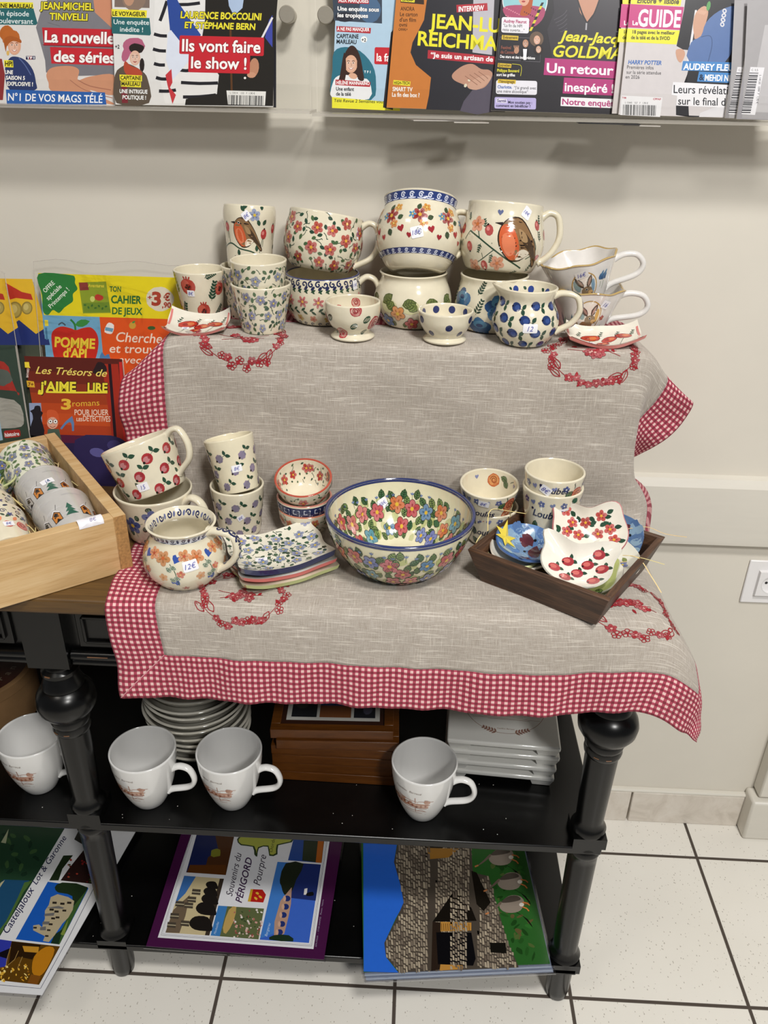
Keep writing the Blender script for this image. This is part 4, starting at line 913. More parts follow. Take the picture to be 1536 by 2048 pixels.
def d_poppies(P, a, b):
    for x, y, r, w in ((-a*.35, b*.1, b*.36, .2), (a*.15, -b*.1, b*.3, .5), (a*.55, b*.15, b*.3, -.3), (-a*.05, -b*.5, b*.22, 0)):
        P.blob(x, y, r*1.25, r*.8, w, '#7c1c18', 0, 14, .08); P.blob(x, y, r*1.15, r*.7, w, jc('#c23a2a'), 1, 14, .08); P.blob(x+r*.3, y+r*.1, r*.5, r*.4, w, '#dc7a4a', 2, 10); P.blob(x-r*.3, y, r*.4, r*.3, w, '#a0241e', 2, 10)
        P.stroke([(x, y-r*.5), (x-.01, -b*.8)], .0008, GRN)
    for x in (-a*.7, -a*.1, a*.35, a*.75): fern(P, x, b*.2, .014, 1.2, GRN, 3)
    for u in (-1, 1): P.stroke([(u*a*.95, -b*.9+k*b*.18*1.0) for k in range(11)], .003, '#d8817c', 0, 1)
    P.stroke([(-a*.95+k*a*.19, -b*.90) for k in range(11)], .0075, '#d8817c', 0, 1)
slab('dish', 'small curved dish with red poppies and pink edge at left end of the upper tier', (-.333, 1.213, ZU+.001), (.2, .0, .04), .046, .034, .010, .0045, '#e9e3d4', '#d07f78', d_poppies, '#e4d6c8', sticker=dict(u=-.018, v=-.008, w=.011, h=.006, txt='5€'))
slab('dish', 'small curved dish with red poppies and pink edge at right end of the upper tier', (.279, 1.205, ZU+.001), (.12, -.05, -.05), .054, .034, .011, .0055, '#e9e3d4', '#d07f78', d_poppies, '#dc9a92', sticker=dict(u=-.020, v=-.016, w=.012, h=.007, txt='5€'))

# ------------------------------------------------------------------ pottery on the lower tier
pot('mug', 'cream mug with blue flowers under the tilted cherry mug', (-.393, 1.093, ZL), [(.040, 0), (.044, .004), (.050, .03), (.0555, .058), (.0590, .0765)], paint=d_blueflowers, handle=(72, .064, .018, .034, .015, .010, .010))
pot('mug', 'tilted cream mug with red cherries and sticker 15', (-.386, 1.090, .9700), [(.0435, 0), (.0465, .003), (.050, .03), (.0535, .058), (.0552, .0785)], rot=(-.19, -.36, 0), paint=d_berry('#a83238', '#1c1410', .0086, .0350, .0240), handle=(84, .076, .016, .024, .014, .009, .004), sticker=dict(u=.006, v=.020, w=.019, h=.0125, txt='15'))
pot('jug', 'bellied cream jug with dark blue scroll rim and orange flowers', (-.315, .968, ZL), [(.034, 0), (.040, .003), (.053, .019), (.0572, .035), (.054, .053), (.0455, .069), (.0425, .076), (.0435, .083), (.0480, .0905)], paint=d_jug, paint_in=d_jug_in, handle=(74, .084, .028, .028, .014, .010, .002),
    hpaint=lambda P, L, w: [P.spiral(0, L*(.16+.085*i), .0048, .0022, NAVY, 0, i, 1.2) for i in range(9)], sticker=dict(u=.024, v=.060, w=.021, h=.015, txt='12€', ang=.12))
VB = d_berry('#857b90', '#1c1620', .0070, .0315, .0232, GRN, True)
pot('tumbler', 'lower tumbler with violet berries beside the riser', (-.268, 1.113, ZL), TUM(.032, .0415, .079), paint=VB, sticker=dict(u=.012, v=.040, w=.012, h=.009, txt='8€', ang=.5))
pot('tumbler', 'tilted upper tumbler with violet berries and sticker 8€', (-.262, 1.106, .9690), TUM(.0295, .0378, .0815), rot=(-.22, -.21, 0), body='#e6dcc0', paint=VB, sticker=dict(u=.014, v=.038, w=.017, h=.0105, txt='8€'))
BW = [(.023, 0), (.0265, .002), (.0365, .018), (.0415, .034), (.0428, .046)]
pot('bowl', 'bottom bowl with orange flowers in the stack of three small bowls', (-.162, 1.112, ZL), BW, rim='#c07a60', paint=d_orange)
pot('bowl', 'middle bowl with a blue greek key band in the stack of three', (-.164, 1.113, .9125), BW, rim='#c08070', paint=d_greek)
pot('bowl', 'top bowl with red flowers tipped forward on the stack of three', (-.164, 1.119, .9510), [(.023, 0), (.0265, .002), (.0375, .018), (.0425, .032), (.0440, .043)], rot=(.30, .0, 0), rim='#b8503c', paint=d_redbowl, paint_in=d_redbowl_in)
def d_plate(P, a, b):
    pts = scatter(-a*.88, a*.88, -b*.85, b*.85, .021, 60); av = [(x, y, .009) for x, y in pts]
    for x, y in scatter(-a*.9, a*.9, -b*.88, b*.88, .0088, 300, av):
        P.curl(x, y, .006, R_.uniform(0, 6), .0007, GRN); P.leaf(x, y, .008, .0055, R_.uniform(0, 6), R_.choice((GRN, '#3f6048')), 1)
    for x, y in pts: P.flower(x, y, .0078, '#8f98b8', '#dcbe4a', 5, z=2)
PG = 'rectangular dishes in a pile of three'
slab('plate', 'bottom rectangular plate with a pale green rim in the pile of three', (-.185, 1.0, ZL+.0010), (0, 0, .50), .070, .0545, .008, .0065, '#e6e2c8', '#bcc487', cat='plate', px=3.5)
slab('plate', 'middle rectangular plate with a pink rim in the pile of three', (-.187, 1.002, ZL+.0095), (0, 0, .49), .069, .0535, .0085, .0065, '#e6e2d8', '#cf6a68', cat='plate', px=3.5)
slab('plate', 'top rectangular plate with violet flowers and navy rim', (-.188, 1.003, ZL+.0180), (0, 0, .50), .068, .053, .0095, .0095, '#e8e3d2', '#222a55', d_plate, '#2a3262', cat='plate', px=3.5, sticker=dict(u=-.030, v=-.012, w=.017, h=.010, txt='9€', ang=-.3))
pot('bowl', 'large salad bowl painted inside and out with colourful flowers', (-.014, 1.024, ZL), [(.050, 0), (.058, .003), (.078, .020), (.094, .045), (.1035, .070), (.1075, .0900)], t=.0055, body='#e2dcbc', rim='#2c3668', paint=lambda P, q: (d_big(P, q, False, .0135, .006, q.H-.022, .0265, True), ring(P, q, q.H-.0038, q.H, '#2c3668', 2, 90)), paint_in=lambda P, q: (d_big(P, q, True, .0145, .002, q.HI-.030, .0275, True), ring(P, q, q.HI-.003, q.HI, '#2c3668', 2, 90)), sticker_in=dict(u=-PI*.1075+.034, v=.058, w=.018, h=.016, txt='38€', ang=2.7))
NC = TUM(.030, .0425, .057)
pot('cup', 'lower name cup reading Loulés between salad bowl and dark tray', (.124, 1.116, ZL), NC, paint=d_name('Loulés', -.012))
pot('cup', 'upper name cup nested in the Loulés cup, roses painted inside', (.1185, 1.114, .9345), TUM(.033, .0450, .058), rot=(.10, .0, 0), paint=d_name('Loulés', -.012), paint_in=d_name_in, sticker=dict(u=-.011, v=.049, w=.017, h=.011, txt='8€', ang=-.1))
pot('cup', 'lower name cup reading Loubés standing in the dark tray', (.209, 1.083, .9125), TUM(.032, .0445, .093), paint=d_name('Loubés', -.012, .62, .0120), sticker=dict(u=.013, v=.070, w=.018, h=.0115, txt='8€', ang=-.05))
pot('cup', 'upper name cup nested in the Loubés cup in the dark tray', (.209, 1.084, .9520), TUM(.034, .0440, .077), paint=lambda P, q: (d_name('Loubés', -.004, .77, .0105)(P, q),), sticker=dict(u=-.018, v=.064, w=.017, h=.0135, txt='8€', ang=-.5))

# ------------------------------------------------------------------ dark tray of soap dishes
tr = thing('wooden_tray', 'dark stained wooden tray with flared sides holding painted dishes', 'tray', (.227, 1.012, ZL), (0, 0, -.588))
A0, A1, HT, TW = .083, .1045, .0545, .009
b = MB(); b.box((0, 0, .005), (2*A0+.004, 2*A0+.004, .009)); b.build('base_panel', M['walnut'], tr)
for k in range(4):
    b = MB(); o0, o1 = A0+.0045, A1; ins = TW if k % 2 else 0
    L0, L1 = o0-ins, o1-ins
    b.add([(-L0, -o0, 0), (L0, -o0, 0), (L1, -o1, HT), (-L1, -o1, HT), (-L0, -o0+TW, 0), (L0, -o0+TW, 0), (L1, -o1+TW, HT+.001), (-L1, -o1+TW, HT+.001)], [(0, 1, 2, 3), (5, 4, 7, 6), (0, 4, 5, 1), (3, 2, 6, 7), (1, 5, 6, 2), (0, 3, 7, 4)])
    o = b.build('side_panel', M['walnut'], tr, bevel=.0012); o.rotation_euler = (0, 0, k*PI/2)
def polar_dish(name, label, loc, rot, Rf, depth, body, edge, paint=None, t=.0042, under=None, cat='dish'):
    root = thing(name, label, cat, loc, rot); m = MB(); NA, NR = 64, 9
    def zf(u, v):
        th = math.atan2(v, u); q = min(1.05, math.hypot(u, v)/Rf(th)); return depth*q**2.3+.0012*math.sin(u*90)*math.sin(v*80)
    V = [(0, 0, t)]; W = [(0, 0, 0)]
    for j in range(1, NR+1):
        for i in range(NA):
            a = 2*PI*i/NA; r = Rf(a)*j/NR; u, v = r*math.cos(a), r*math.sin(a); V.append((u, v, zf(u, v)+t)); W.append((u*1.02, v*1.02, zf(u, v)))
    F = [(0, 1+i, 1+(i+1) % NA) for i in range(NA)]+[(1+j*NA+i, 1+(j+1)*NA+i, 1+(j+1)*NA+(i+1) % NA, 1+j*NA+(i+1) % NA) for j in range(NR-1) for i in range(NA)]
    m.add(V, F, body); m.add(W, [f[::-1] for f in F], under or body)
    e = 1+(NR-1)*NA; mid = [((V[e+i][0]+W[e+i][0])/2*1.025, (V[e+i][1]+W[e+i][1])/2*1.025, (V[e+i][2]+W[e+i][2])/2) for i in range(NA)]
    m.add(V[e:]+mid+W[e:], [(j*NA+i, (j+1)*NA+i, (j+1)*NA+(i+1) % NA, j*NA+(i+1) % NA) for j in (0, 1) for i in range(NA)], edge)
    sf = lambda u, v, l: (u, v, zf(u, v)+t+l)
    if paint: paint(Paint(m, sf, lb=3e-4), Rf)
    m.build('body', M['ceramic'], root, angle=50); return root, sf
def bump_f(base, *bs):
    def f(a):
        r = base(a) if callable(base) else base
        for c, w, h in bs:
            d = (a-c+PI) % (2*PI)-PI; r += h*math.exp(-(d/w)**2)
        return r
    return f
oval = lambda a_, b_: (lambda t: a_*b_/math.hypot(b_*math.cos(t), a_*math.sin(t)))
BIRD = bump_f(oval(.047, .037), (2.5, .26, .014), (.75, .33, .016), (1.7, .45, -.008))
def d_spread(motif, d=.019):
    def f(P, Rf):
        for x, y in scatter(-.065, .065, -.065, .065, d, 90):
            if math.hypot(x, y) < Rf(math.atan2(y, x))*.80: motif(P, x, y)
    return f
def m_cherry(P, x, y):
    a = R_.uniform(.3, 1); P.leaf(x+.004, y+.004, .008, .0052, a+1.2, GRN); P.leaf(x+.005, y+.003, .0085, .0055, a-.8, GRN); P.blob(x, y, .0084, .0070, .3, jc('#a83840'), 1, 12); P.blob(x-.0015, y+.001, .0048, .0036, .3, '#cc6a64', 2, 9); P.blob(x-.006, y-.003, .0014, None, 0, '#1a1210', 3, 7)
def m_redfl(P, x, y):
    for k in range(3): P.leaf(x+R_.uniform(-.012, .012), y+R_.uniform(-.012, .012), .0100, .0066, R_.uniform(0, 6), GRN, 0)
    P.flower(x, y, .0082, '#bb4640', '#e0a93c', 5, z=1)
def m_lilac(P, x, y): P.leaf(x+.004, y+.005, .009, .006, R_.uniform(0, 6), '#7d8a50'); P.leaf(x-.005, y, .009, .006, R_.uniform(0, 6), '#55704a'); P.flower(x, y, .0068, '#7f88b4', '#d8bc4a', 5, z=1)
def d_blue(P, Rf):
    for k in range(60):
        a = R_.uniform(0, 6.28); r = Rf(a)*math.sqrt(R_.random())*.9; P.blob(r*math.cos(a), r*math.sin(a), .008, .0055, R_.uniform(0, 3), mixc('#4a6a9c', '#9cb8cc', R_.random()), R_.uniform(0, .9), 9, .2)
    for x, y, r in ((.006, .018, .009), (.012, -.006, .010), (.0, .014, .007), (.024, -.004, .006), (-.006, -.026, .007)): P.blob(x, y, r*1.3, r*.8, R_.uniform(0, 3), '#5c2a34', 1, 12, .2)
    for x, y in ((.016, .016), (-.002, -.004)): P.blob(x, y, .0022, None, 0, '#12151c', 2, 10)
def star(root, sf, u, v, r, ang):
    m = MB(); n = 12; V = [sf(u, v, .0055)]
    for i in range(n):
        q = r*(1 if i % 2 == 0 else .42)*(1.5 if i in (2, 3) else 1); a = ang+2*PI*i/n; V.append(sf(u+q*math.cos(a), v+q*math.sin(a), .002 if i % 2 == 0 else .003))
    base = [sf(u+r*.42*math.cos(2*PI*i/n), v+r*.42*math.sin(2*PI*i/n), -.0005) for i in range(n)]
    m.add(V+base, [(0, 1+i, 1+(i+1) % n) for i in range(n)]+[(1+i, n+1+i, n+1+(i+1) % n, 1+(i+1) % n) for i in range(n)], '#e6cf4e')
    m.build('star_flower', M['ceramic'], root, angle=30)
wob = lambda r, s: (lambda a: r*(1+.03*math.sin(3*a+s)+.02*math.sin(5*a+2*s)))
polar_dish('soap_dish', 'pale green dish at the bottom left in the dark tray', (.150, 1.018, .9090), (.05, .06, .3), wob(.041, 1), .018, '#b9c088', '#c8cc9a')
polar_dish('soap_dish', 'cream dish under the blue dish with yellow star in the dark tray', (.160, 1.012, .9160), (.14, .06, .2), wob(.046, 2), .020, '#e8e2d4', '#e6ddd0')
r_, s_ = polar_dish('soap_dish', 'round blue glazed dish with a yellow star flower lying left in the dark tray', (.168, 1.019, .9270), (.22, .10, .1), bump_f(oval(.045, .039), (2.6, .3, .002), (.5, .5, .0015)), .017, '#5d83b8', '#4a6aa4', d_blue)
star(r_, s_, -.030, .012, .019, .35)
polar_dish('soap_dish', 'pale dish with lilac flowers between the cherry dishes and blue dish', (.290, 1.004, .9190), (.25, .25, -.2), wob(.035, 3), .020, '#e2dfd2', '#e6e2d6', d_spread(m_lilac, .017))
polar_dish('soap_dish', 'bottom bird shaped cream dish in the tray corner nearest the viewer', (.246, .962, .9120), (.34, .12, -.34), lambda a: BIRD(a)*.94, .017, '#e9e4d8', '#e6dfd2')
polar_dish('soap_dish', 'green bird shaped dish between two cream bird dishes in the tray', (.240, .960, .9230), (.42, .12, -.32), lambda a: BIRD(a)*.92, .017, '#b9c07c', '#dcdcc0', d_spread(lambda P, x, y: P.leaf(x, y, .012, .009, R_.uniform(0, 6), '#7f9650', 0, '#3f5a34'), .013))
polar_dish('soap_dish', 'bird shaped cream dish with red cherries on top at the front of the tray', (.228, .956, .9400), (.50, .10, -.30), bump_f(BIRD, (2.5, .22, .008), (.75, .3, .008)), .017, '#ebe6da', '#ebe6da', d_spread(m_cherry, .0178))
polar_dish('soap_dish', 'blue glazed dish with a yellow star flower leaning at the right of the tray', (.303, 1.052, .9310), (.75, .2, -.5), wob(.039, 5), .016, '#5d7fae', '#6a88b4', d_blue)
bl = [o for o in scn.objects if o.get('label', '').startswith('blue glazed dish')][0]
star(bl, lambda u, v, l: (u, v, .016*(math.hypot(u, v)/.04)**2.3+.0042+l), .014, -.016, .022, 1.2)
polar_dish('soap_dish', 'bird shaped cream dish with red flowers and pink edge propped at the back', (.258, 1.032, .9560), (.85, .06, -.12), bump_f(oval(.052, .040), (2.55, .28, .016), (.95, .32, .013), (1.75, .45, -.008)), .015, '#ebe4d6', '#cf8084', d_spread(m_redfl, .0158))
def strawbits(name, pts_list, parent=None, r=.0008, col='#d8c48a'):
    b = MB()
    for P in pts_list: b.tube(cr(P, 5), r, r*.5, jc(col, .15), n=5)
    return b.build(name, M['straw'], parent)
rs = random.Random(11)
SB = []
for _ in range(60):
    a, c = rs.uniform(-.075, .08), rs.uniform(-.075, .08); x, y = .227+.832*a+.555*c, 1.012-.555*a+.832*c; z = rs.uniform(.905, .922); th = rs.uniform(0, 6.28); l = rs.uniform(.03, .05)
    if math.dist((x, y), (.209, 1.083)) < .04: continue
    SB.append([(x-l/2*math.cos(th), y-l/2*math.sin(th), z), (x, y, z+rs.uniform(0, .008)), (x+l/2*math.cos(th), y+l/2*math.sin(th), z+rs.uniform(-.002, .008))])
SB += [[(.312, 1.05, .953), (.345, 1.052, .958), (.372, 1.045, .9515), (.40, 1.035, .953)], [(.305, .985, .948), (.325, .975, .950), (.350, .962, .9495)], [(.300, .990, .945), (.318, .975, .950), (.333, .955, .934), (.345, .938, .919)], [(.115, 1.045, .945), (.118, 1.06, .972), (.15, 1.07, .966), (.19, 1.07, .960)], [(.10, 1.0, .915), (.096, 1.012, .940), (.104, 1.025, .950)], [(.15, 1.085, .935), (.152, 1.08, .972)]]
tag(strawbits('packing_straw', SB), 'loose pale straw lying in the dark wooden tray', 'straw', kind='stuff')

# ------------------------------------------------------------------ pine crate
CR = (-.40, .99, .8905); CZ = .655
ck = thing('wooden_crate', 'pale pine crate full of cups lying on their sides', 'crate', CR, (0, 0, CZ))
W, D, HC, TC = .34, .355, .0905, .0175
def plank(nm, c, d, ends=None):
    b = MB(); b.box(c, d)
    if ends is not None:
        for f in ends: b.m[f] = 1
    b.build(nm, [M['pine'], M['pine_end']], ck, bevel=.001)
plank('base_board', (-W/2, D/2, .006), (W-.002, D-.002, .012))
plank('front_board', (-W/2, TC/2, HC/2), (W-2*TC, TC, HC)); plank('back_board', (-W/2, D-TC/2, HC/2), (W-2*TC, TC, HC))
plank('side_board', (-TC/2, D/2, HC/2), (TC, D+.001, HC+.001), (2, 3)); plank('side_board', (-W+TC/2, D/2, HC/2), (TC, D+.001, HC+.001), (2, 3))
b = MB(); x = -.048; P = Paint(b, lambda u, v, l: (x+u, -.0006-l+(.0 if v < 0 else v*.9), HC+.0012+(v if v < 0 else .0+.004*math.sin(v*160))), lb=2e-4, maxl=.004)
P.rect(-.017, -.006, .017, .014, '#eceaf0'); P.maxl = None; P.text('8€', .004, .002, .006, '#8c86b0', 1, al='c', shear=.2); b.build('price_sticker', M['sticker'], ck, angle=180)
cM = Matrix.Translation(CR) @ Matrix.Rotation(CZ, 4, 'Z')
def lay(name, label, a, bb, prof, tilt=.12, z=None, yaw=0, **k):
    r = max(p[0] for p in prof); p = cM @ Vector((-a, bb, z if z is not None else .0135+prof[0][0]+.004))
    return pot(name, label, p, prof, rot=(-(PI/2-tilt), 0, CZ+yaw), **k)
TU = TUM(.0335, .0425, .082)
VG = '#c0bdba'
lay('tumbler', 'tumbler with violet flowers lying rearmost in the crate row along its right side', .064, .232, TUM(.0345, .044, .086), paint=d_vine(VIO, '#c8b060', .0095, .021, LGRN, .0095), sticker=dict(u=.002, v=.062, w=.014, h=.012, txt='6€', ang=-.35), body='#e4e3cf')
lay('tumbler', 'rear grey village tumbler nested in the crate row along its right side', .062, .125, TU, body=VG, paint=d_village, sticker=dict(u=-.002, v=.040, w=.022, h=.011, txt='10', ang=.2))
lay('tumbler', 'front grey village tumbler lying in the crate by its front board', .060, .032, TU, body=VG, paint=d_village)
lay('tumbler', 'front scrolled tumbler with red roses lying left in the crate', .152, .036, TU, paint=d_bluefolk, sticker=dict(u=.012, v=.030, w=.016, h=.010, txt='8€', ang=.1))
lay('tumbler', 'middle scrolled tumbler with red roses nested in the left crate row', .154, .088, TU, paint=d_bluefolk)
lay('tumbler', 'rear scrolled tumbler with red roses nested in the left crate row', .156, .136, TU, paint=d_bluefolk)
p = cM @ Vector((-.139, .268, .013)); pot('bowl', 'lower red flowered bowl at the back left of the crate', p, BW, paint=d_redbowl, rim='#d8b0a8')
p = cM @ Vector((-.137, .268, .044)); pot('bowl', 'green leafy bowl on top of the red bowl in the crate', p, [(.023, 0), (.0265, .002), (.0375, .018), (.0425, .032), (.0445, .044)], rot=(.1, .25, 0), body='#c6cb94', paint=lambda P, q: d_big(P, q, False, .008, .004, q.H-.004, .018, False), paint_in=lambda P, q: d_big(P, q, True, .008, .004, q.HI-.004, .018, False))
SC = []
for _ in range(70):
    a, c = rs.choice((rs.uniform(.022, .04), rs.uniform(.105, .13))), rs.uniform(.03, .33); p = cM @ Vector((-a, c, rs.uniform(.02, .07))); th = CZ+PI/2+rs.uniform(-.5, .5); l = rs.uniform(.03, .06)
    SC.append([(p.x-l/2*math.cos(th), p.y-l/2*math.sin(th), p.z), (p.x, p.y, p.z+rs.uniform(0, .01)), (p.x+l/2*math.cos(th), p.y+l/2*math.sin(th), p.z+rs.uniform(-.003, .01))])
tag(strawbits('packing_straw', SC), 'loose straw tucked between the cups in the pine crate', 'straw', kind='stuff')
# ------------------------------------------------------------------ printed matter: local frames (origin, right, up, map from sketch grid to metres)
PL = {
'A':((-0.63685,1.335,1.48517),(1,0,0),(0,0.11915,0.99288),(0.000733734,-9.776146e-05,0.02033438,1.355933e-05,-0.0006480054,0.1347851,2.330227e-05,-0.0001949463,1)),
'B':((-0.4589,1.322,1.48808),(1,0,0),(0,0.11915,0.99288),(0.0007224259,-6.33332e-05,-0.1514765,1.336582e-05,-0.0006410612,0.1309344,2.330227e-05,-0.0001949463,1)),
'C':((-0.13632,1.335,1.48976),(1,0,0),(0,0.11915,0.99288),(0.0007217754,-1.96645e-07,-0.4799384,1.344656e-05,-0.0006468424,0.1301292,2.330227e-05,-0.0001949463,1)),
'D':((-0.05464,1.327,1.49083),(1,0,0),(0,0.11915,0.99288),(0.0007155114,1.556749e-05,-0.5578839,1.334521e-05,-0.0006427521,0.1284919,2.330227e-05,-0.0001949463,1)),
'E':((0.09819,1.319,1.49063),(1,0,0),(0,0.11915,0.99288),(0.0007076709,4.520441e-05,-0.7070461,1.327498e-05,-0.0006389825,0.1281393,2.330227e-05,-0.0001949463,1)),
'F2':((0.27152,1.311,1.49024),(1,0,0),(0,0.11915,0.99288),(0.0006993653,7.883777e-05,-0.8767168,1.320951e-05,-0.0006352621,0.1279832,2.330227e-05,-0.0001949463,1)),
'F':((0.27874,1.304,1.48932),(1,0,0),(0,0.11915,0.99288),(0.0006955012,8.010947e-05,-0.8807665,1.316652e-05,-0.0006321542,0.1284368,2.330227e-05,-0.0001949463,1)),
'G2':((0.42912,1.297,1.48794),(1,0,0),(0,0.11915,0.99288),(0.0006883307,0.0001092909,-1.028002,1.313485e-05,-0.000629163,0.1293581,2.330227e-05,-0.0001949463,1)),
'G':((0.44093,1.29,1.48715),(1,0,0),(0,0.11915,0.99288),(0.000684351,0.0001114559,-1.036629,1.308853e-05,-0.0006260207,0.1296743,2.330227e-05,-0.0001949463,1)),
'pomme':((-0.62865,1.3,0.97383),(1,0,0),(0,0.17715,0.98418),(0.000768303,-7.742945e-05,-0.017924,2.614286e-05,-0.0007708776,0.660079,2.28372e-05,-0.000167193,1)),
'jaime':((-0.64954,1.262,0.91804),(1,0,0),(0,0.26067,0.96543),(0.0007875818,-5.289428e-05,-0.01355039,2.787212e-05,-0.0007865987,0.73324,2.213236e-05,-0.0001251311,1)),
'pawR':((-0.63955,1.29,0.93951),(1,0,0),(0,0.19612,0.98058),(0.0007737692,-7.310821e-05,-0.01157953,2.703891e-05,-0.0007787766,0.6981951,2.268132e-05,-0.0001578909,1)),
'pawL':((-0.71961,1.275,0.9526),(1,0,0),(0,0.19612,0.98058),(0.0007660821,-8.609725e-05,0.07662655,2.656801e-05,-0.0007681073,0.6836155,2.268132e-05,-0.0001578909,1)),
'castle':((-0.59655,0.81538,0.128),(1,0,0),(0,1,0),(-0.01088408,-0.004532981,10.0002,-0.0006100811,0.01079292,-21.42301,0.0001360627,-0.006923962,1)),
'perig':((-0.45502,0.91714,0.1205),(0.99989,-0.015,0),(0.015,0.99989,0),(-0.01095148,-0.003727696,10.23246,-0.0007909442,0.01147044,-21.48416,0.0001360627,-0.006923962,1)),
'goose':((-0.05618,0.8755,0.13),(0.99504,0.0995,0),(-0.0995,0.99504,0),(-0.01094908,0.0003275896,7.264796,0.0004742803,0.01122492,-22.28715,0.0001360627,-0.006923962,1)),
'frame':((-0.21838,1.06681,0.507),(0.9998,0.02,0),(-0.02,0.9998,0),(-0.007974107,-0.001582414,6.751779,-0.0003497157,0.01117351,-16.23097,0.0001360627,-0.006923962,1)),
'trivet':((0.08175,1.09613,0.4915),(0.9982,-0.05989,0),(0.05989,0.9982,0),(-0.008082169,-0.0004151836,7.845937,-0.001004477,0.01139523,-15.90895,0.0001360627,-0.006923962,1)),
}
class Sheet:
    """a printed sheet: sketch coordinates (x right, y down) mapped to metres on its own plane"""
    def __init__(s, key):
        O, A, B, H = PL[key]; s.O, s.A, s.B, s.H = Vector(O), Vector(A), Vector(B), H; s.N = s.A.cross(s.B)
        s.mw = Matrix((s.A, s.B, s.N)).transposed().to_4x4(); s.mw.translation = s.O
    def m(s, x, y):
        H = s.H; w = H[6]*x+H[7]*y+H[8]; return (H[0]*x+H[1]*y+H[2])/w, (H[3]*x+H[4]*y+H[5])/w
    def surf(s, x, y, l): a, b = s.m(x, y); return (a, b, l)
def printed(key, name, label, cat, quad, th, cover_col, draw, group=None, mat='print', base=None, extra_h=0, side='#d8d3ca'):
    """quad = sketch corners (bl, br, tr, tl); thickness grows backwards from the cover"""
    s = Sheet(key); root = thing(name, label, cat, (0, 0, 0), (0, 0, 0), group); root.matrix_world = s.mw
    q = [s.m(*p) for p in quad]
    if extra_h:
        for i, j in ((3, 0), (2, 1)):
            d = Vector(q[i])-Vector(q[j]); q[i] = tuple(Vector(q[j])+d*extra_h)
    n = len(q)
    b = MB(); b.add([(x, y, -th) for x, y in q]+[(x, y, -.0004) for x, y in q], [tuple(range(n))[::-1], tuple(range(n, 2*n))]+[(i, (i+1) % n, n+(i+1) % n, n+i) for i in range(n)], side); b.build('page_block', M['page'], root, angle=20)
    b = MB(); b.add([(x, y, -.0004) for x, y in q]+[(x, y, 0) for x, y in q], [tuple(range(n))[::-1], tuple(range(n, 2*n))]+[(i, (i+1) % n, n+(i+1) % n, n+i) for i in range(n)], cover_col)
    P = Paint(b, s.surf, fy=-1, lb=6e-5, lz=0, seq=3e-6, maxl=None); P.ppm = 1
    draw(P); b.build('cover', M[mat], root, angle=20); return root, s
def clip_poly(P, X0, X1): pass
def face(P, x, y, r, skin, hair, hairL=None, smile=True):
    P.blob(x, y, r*.72, r, 0, skin, 0, 18); P.blob(x-r*.05, y+r*.1, r*.5, r*.7, 0, mixc(skin, '#ffffff', .1), 0, 14)
    for sx in (-.28, .26): P.blob(x+sx*r, y-r*.12, r*.13, r*.07, 0, '#f0e8e0', 0, 8); P.blob(x+sx*r, y-r*.12, r*.07, None, 0, '#2a1c16', 0, 8); P.stroke([(x+(sx-.15)*r, y-r*.3), (x+sx*r, y-r*.36), (x+(sx+.15)*r, y-r*.3)], r*.07, hair, 0, 2)
    P.stroke([(x, y-r*.1), (x+r*.08, y+r*.2), (x-r*.04, y+r*.22)], r*.06, mixc(skin, '#5a2a1a', .4), 0, 2)
    P.poly([(x-r*.26, y+r*.42), (x, y+r*.46), (x+r*.26, y+r*.42), (x, y+r*.6)], '#f4ece8' if smile else '#a8504a', 0); P.stroke([(x-r*.28, y+r*.42), (x, y+r*.62), (x+r*.28, y+r*.42)], r*.05, '#a04a44', 0, 3)
def barcode(P, x, y, w, h, n=34, ang=0, seed=1):
    r = random.Random(seed); u = 0; ca, sa = math.cos(ang), math.sin(ang)
    while u < w:
        k = r.choice((.6, .8, 1.2, 1.8))*w/60; g = r.choice((.6, 1, 1.4))*w/60
        q = [(u, 0), (min(u+k, w), 0), (min(u+k, w), h), (u, h)]; P.poly([(x+a*ca-b_*sa, y+a*sa+b_*ca) for a, b_ in q], '#1c1c1e'); u += k+g
SL = math.atan(.026)          # printed lines run slightly downhill to the right
Y_, RD = '#e8dc3a', '#c22a34'
def T(P, t, x, y, h, col, w=None, bold=.04, shear=0, out=None, ang=SL, al='l', ow=.09): P.text(t, x, y, h, col, 0, ang=ang, al=al, bold=bold, shear=shear, w=w, out=out, ow=ow)
def Q(P, pts, col): P.poly(pts, col)
MG = 'television magazines in the clear wall racks'
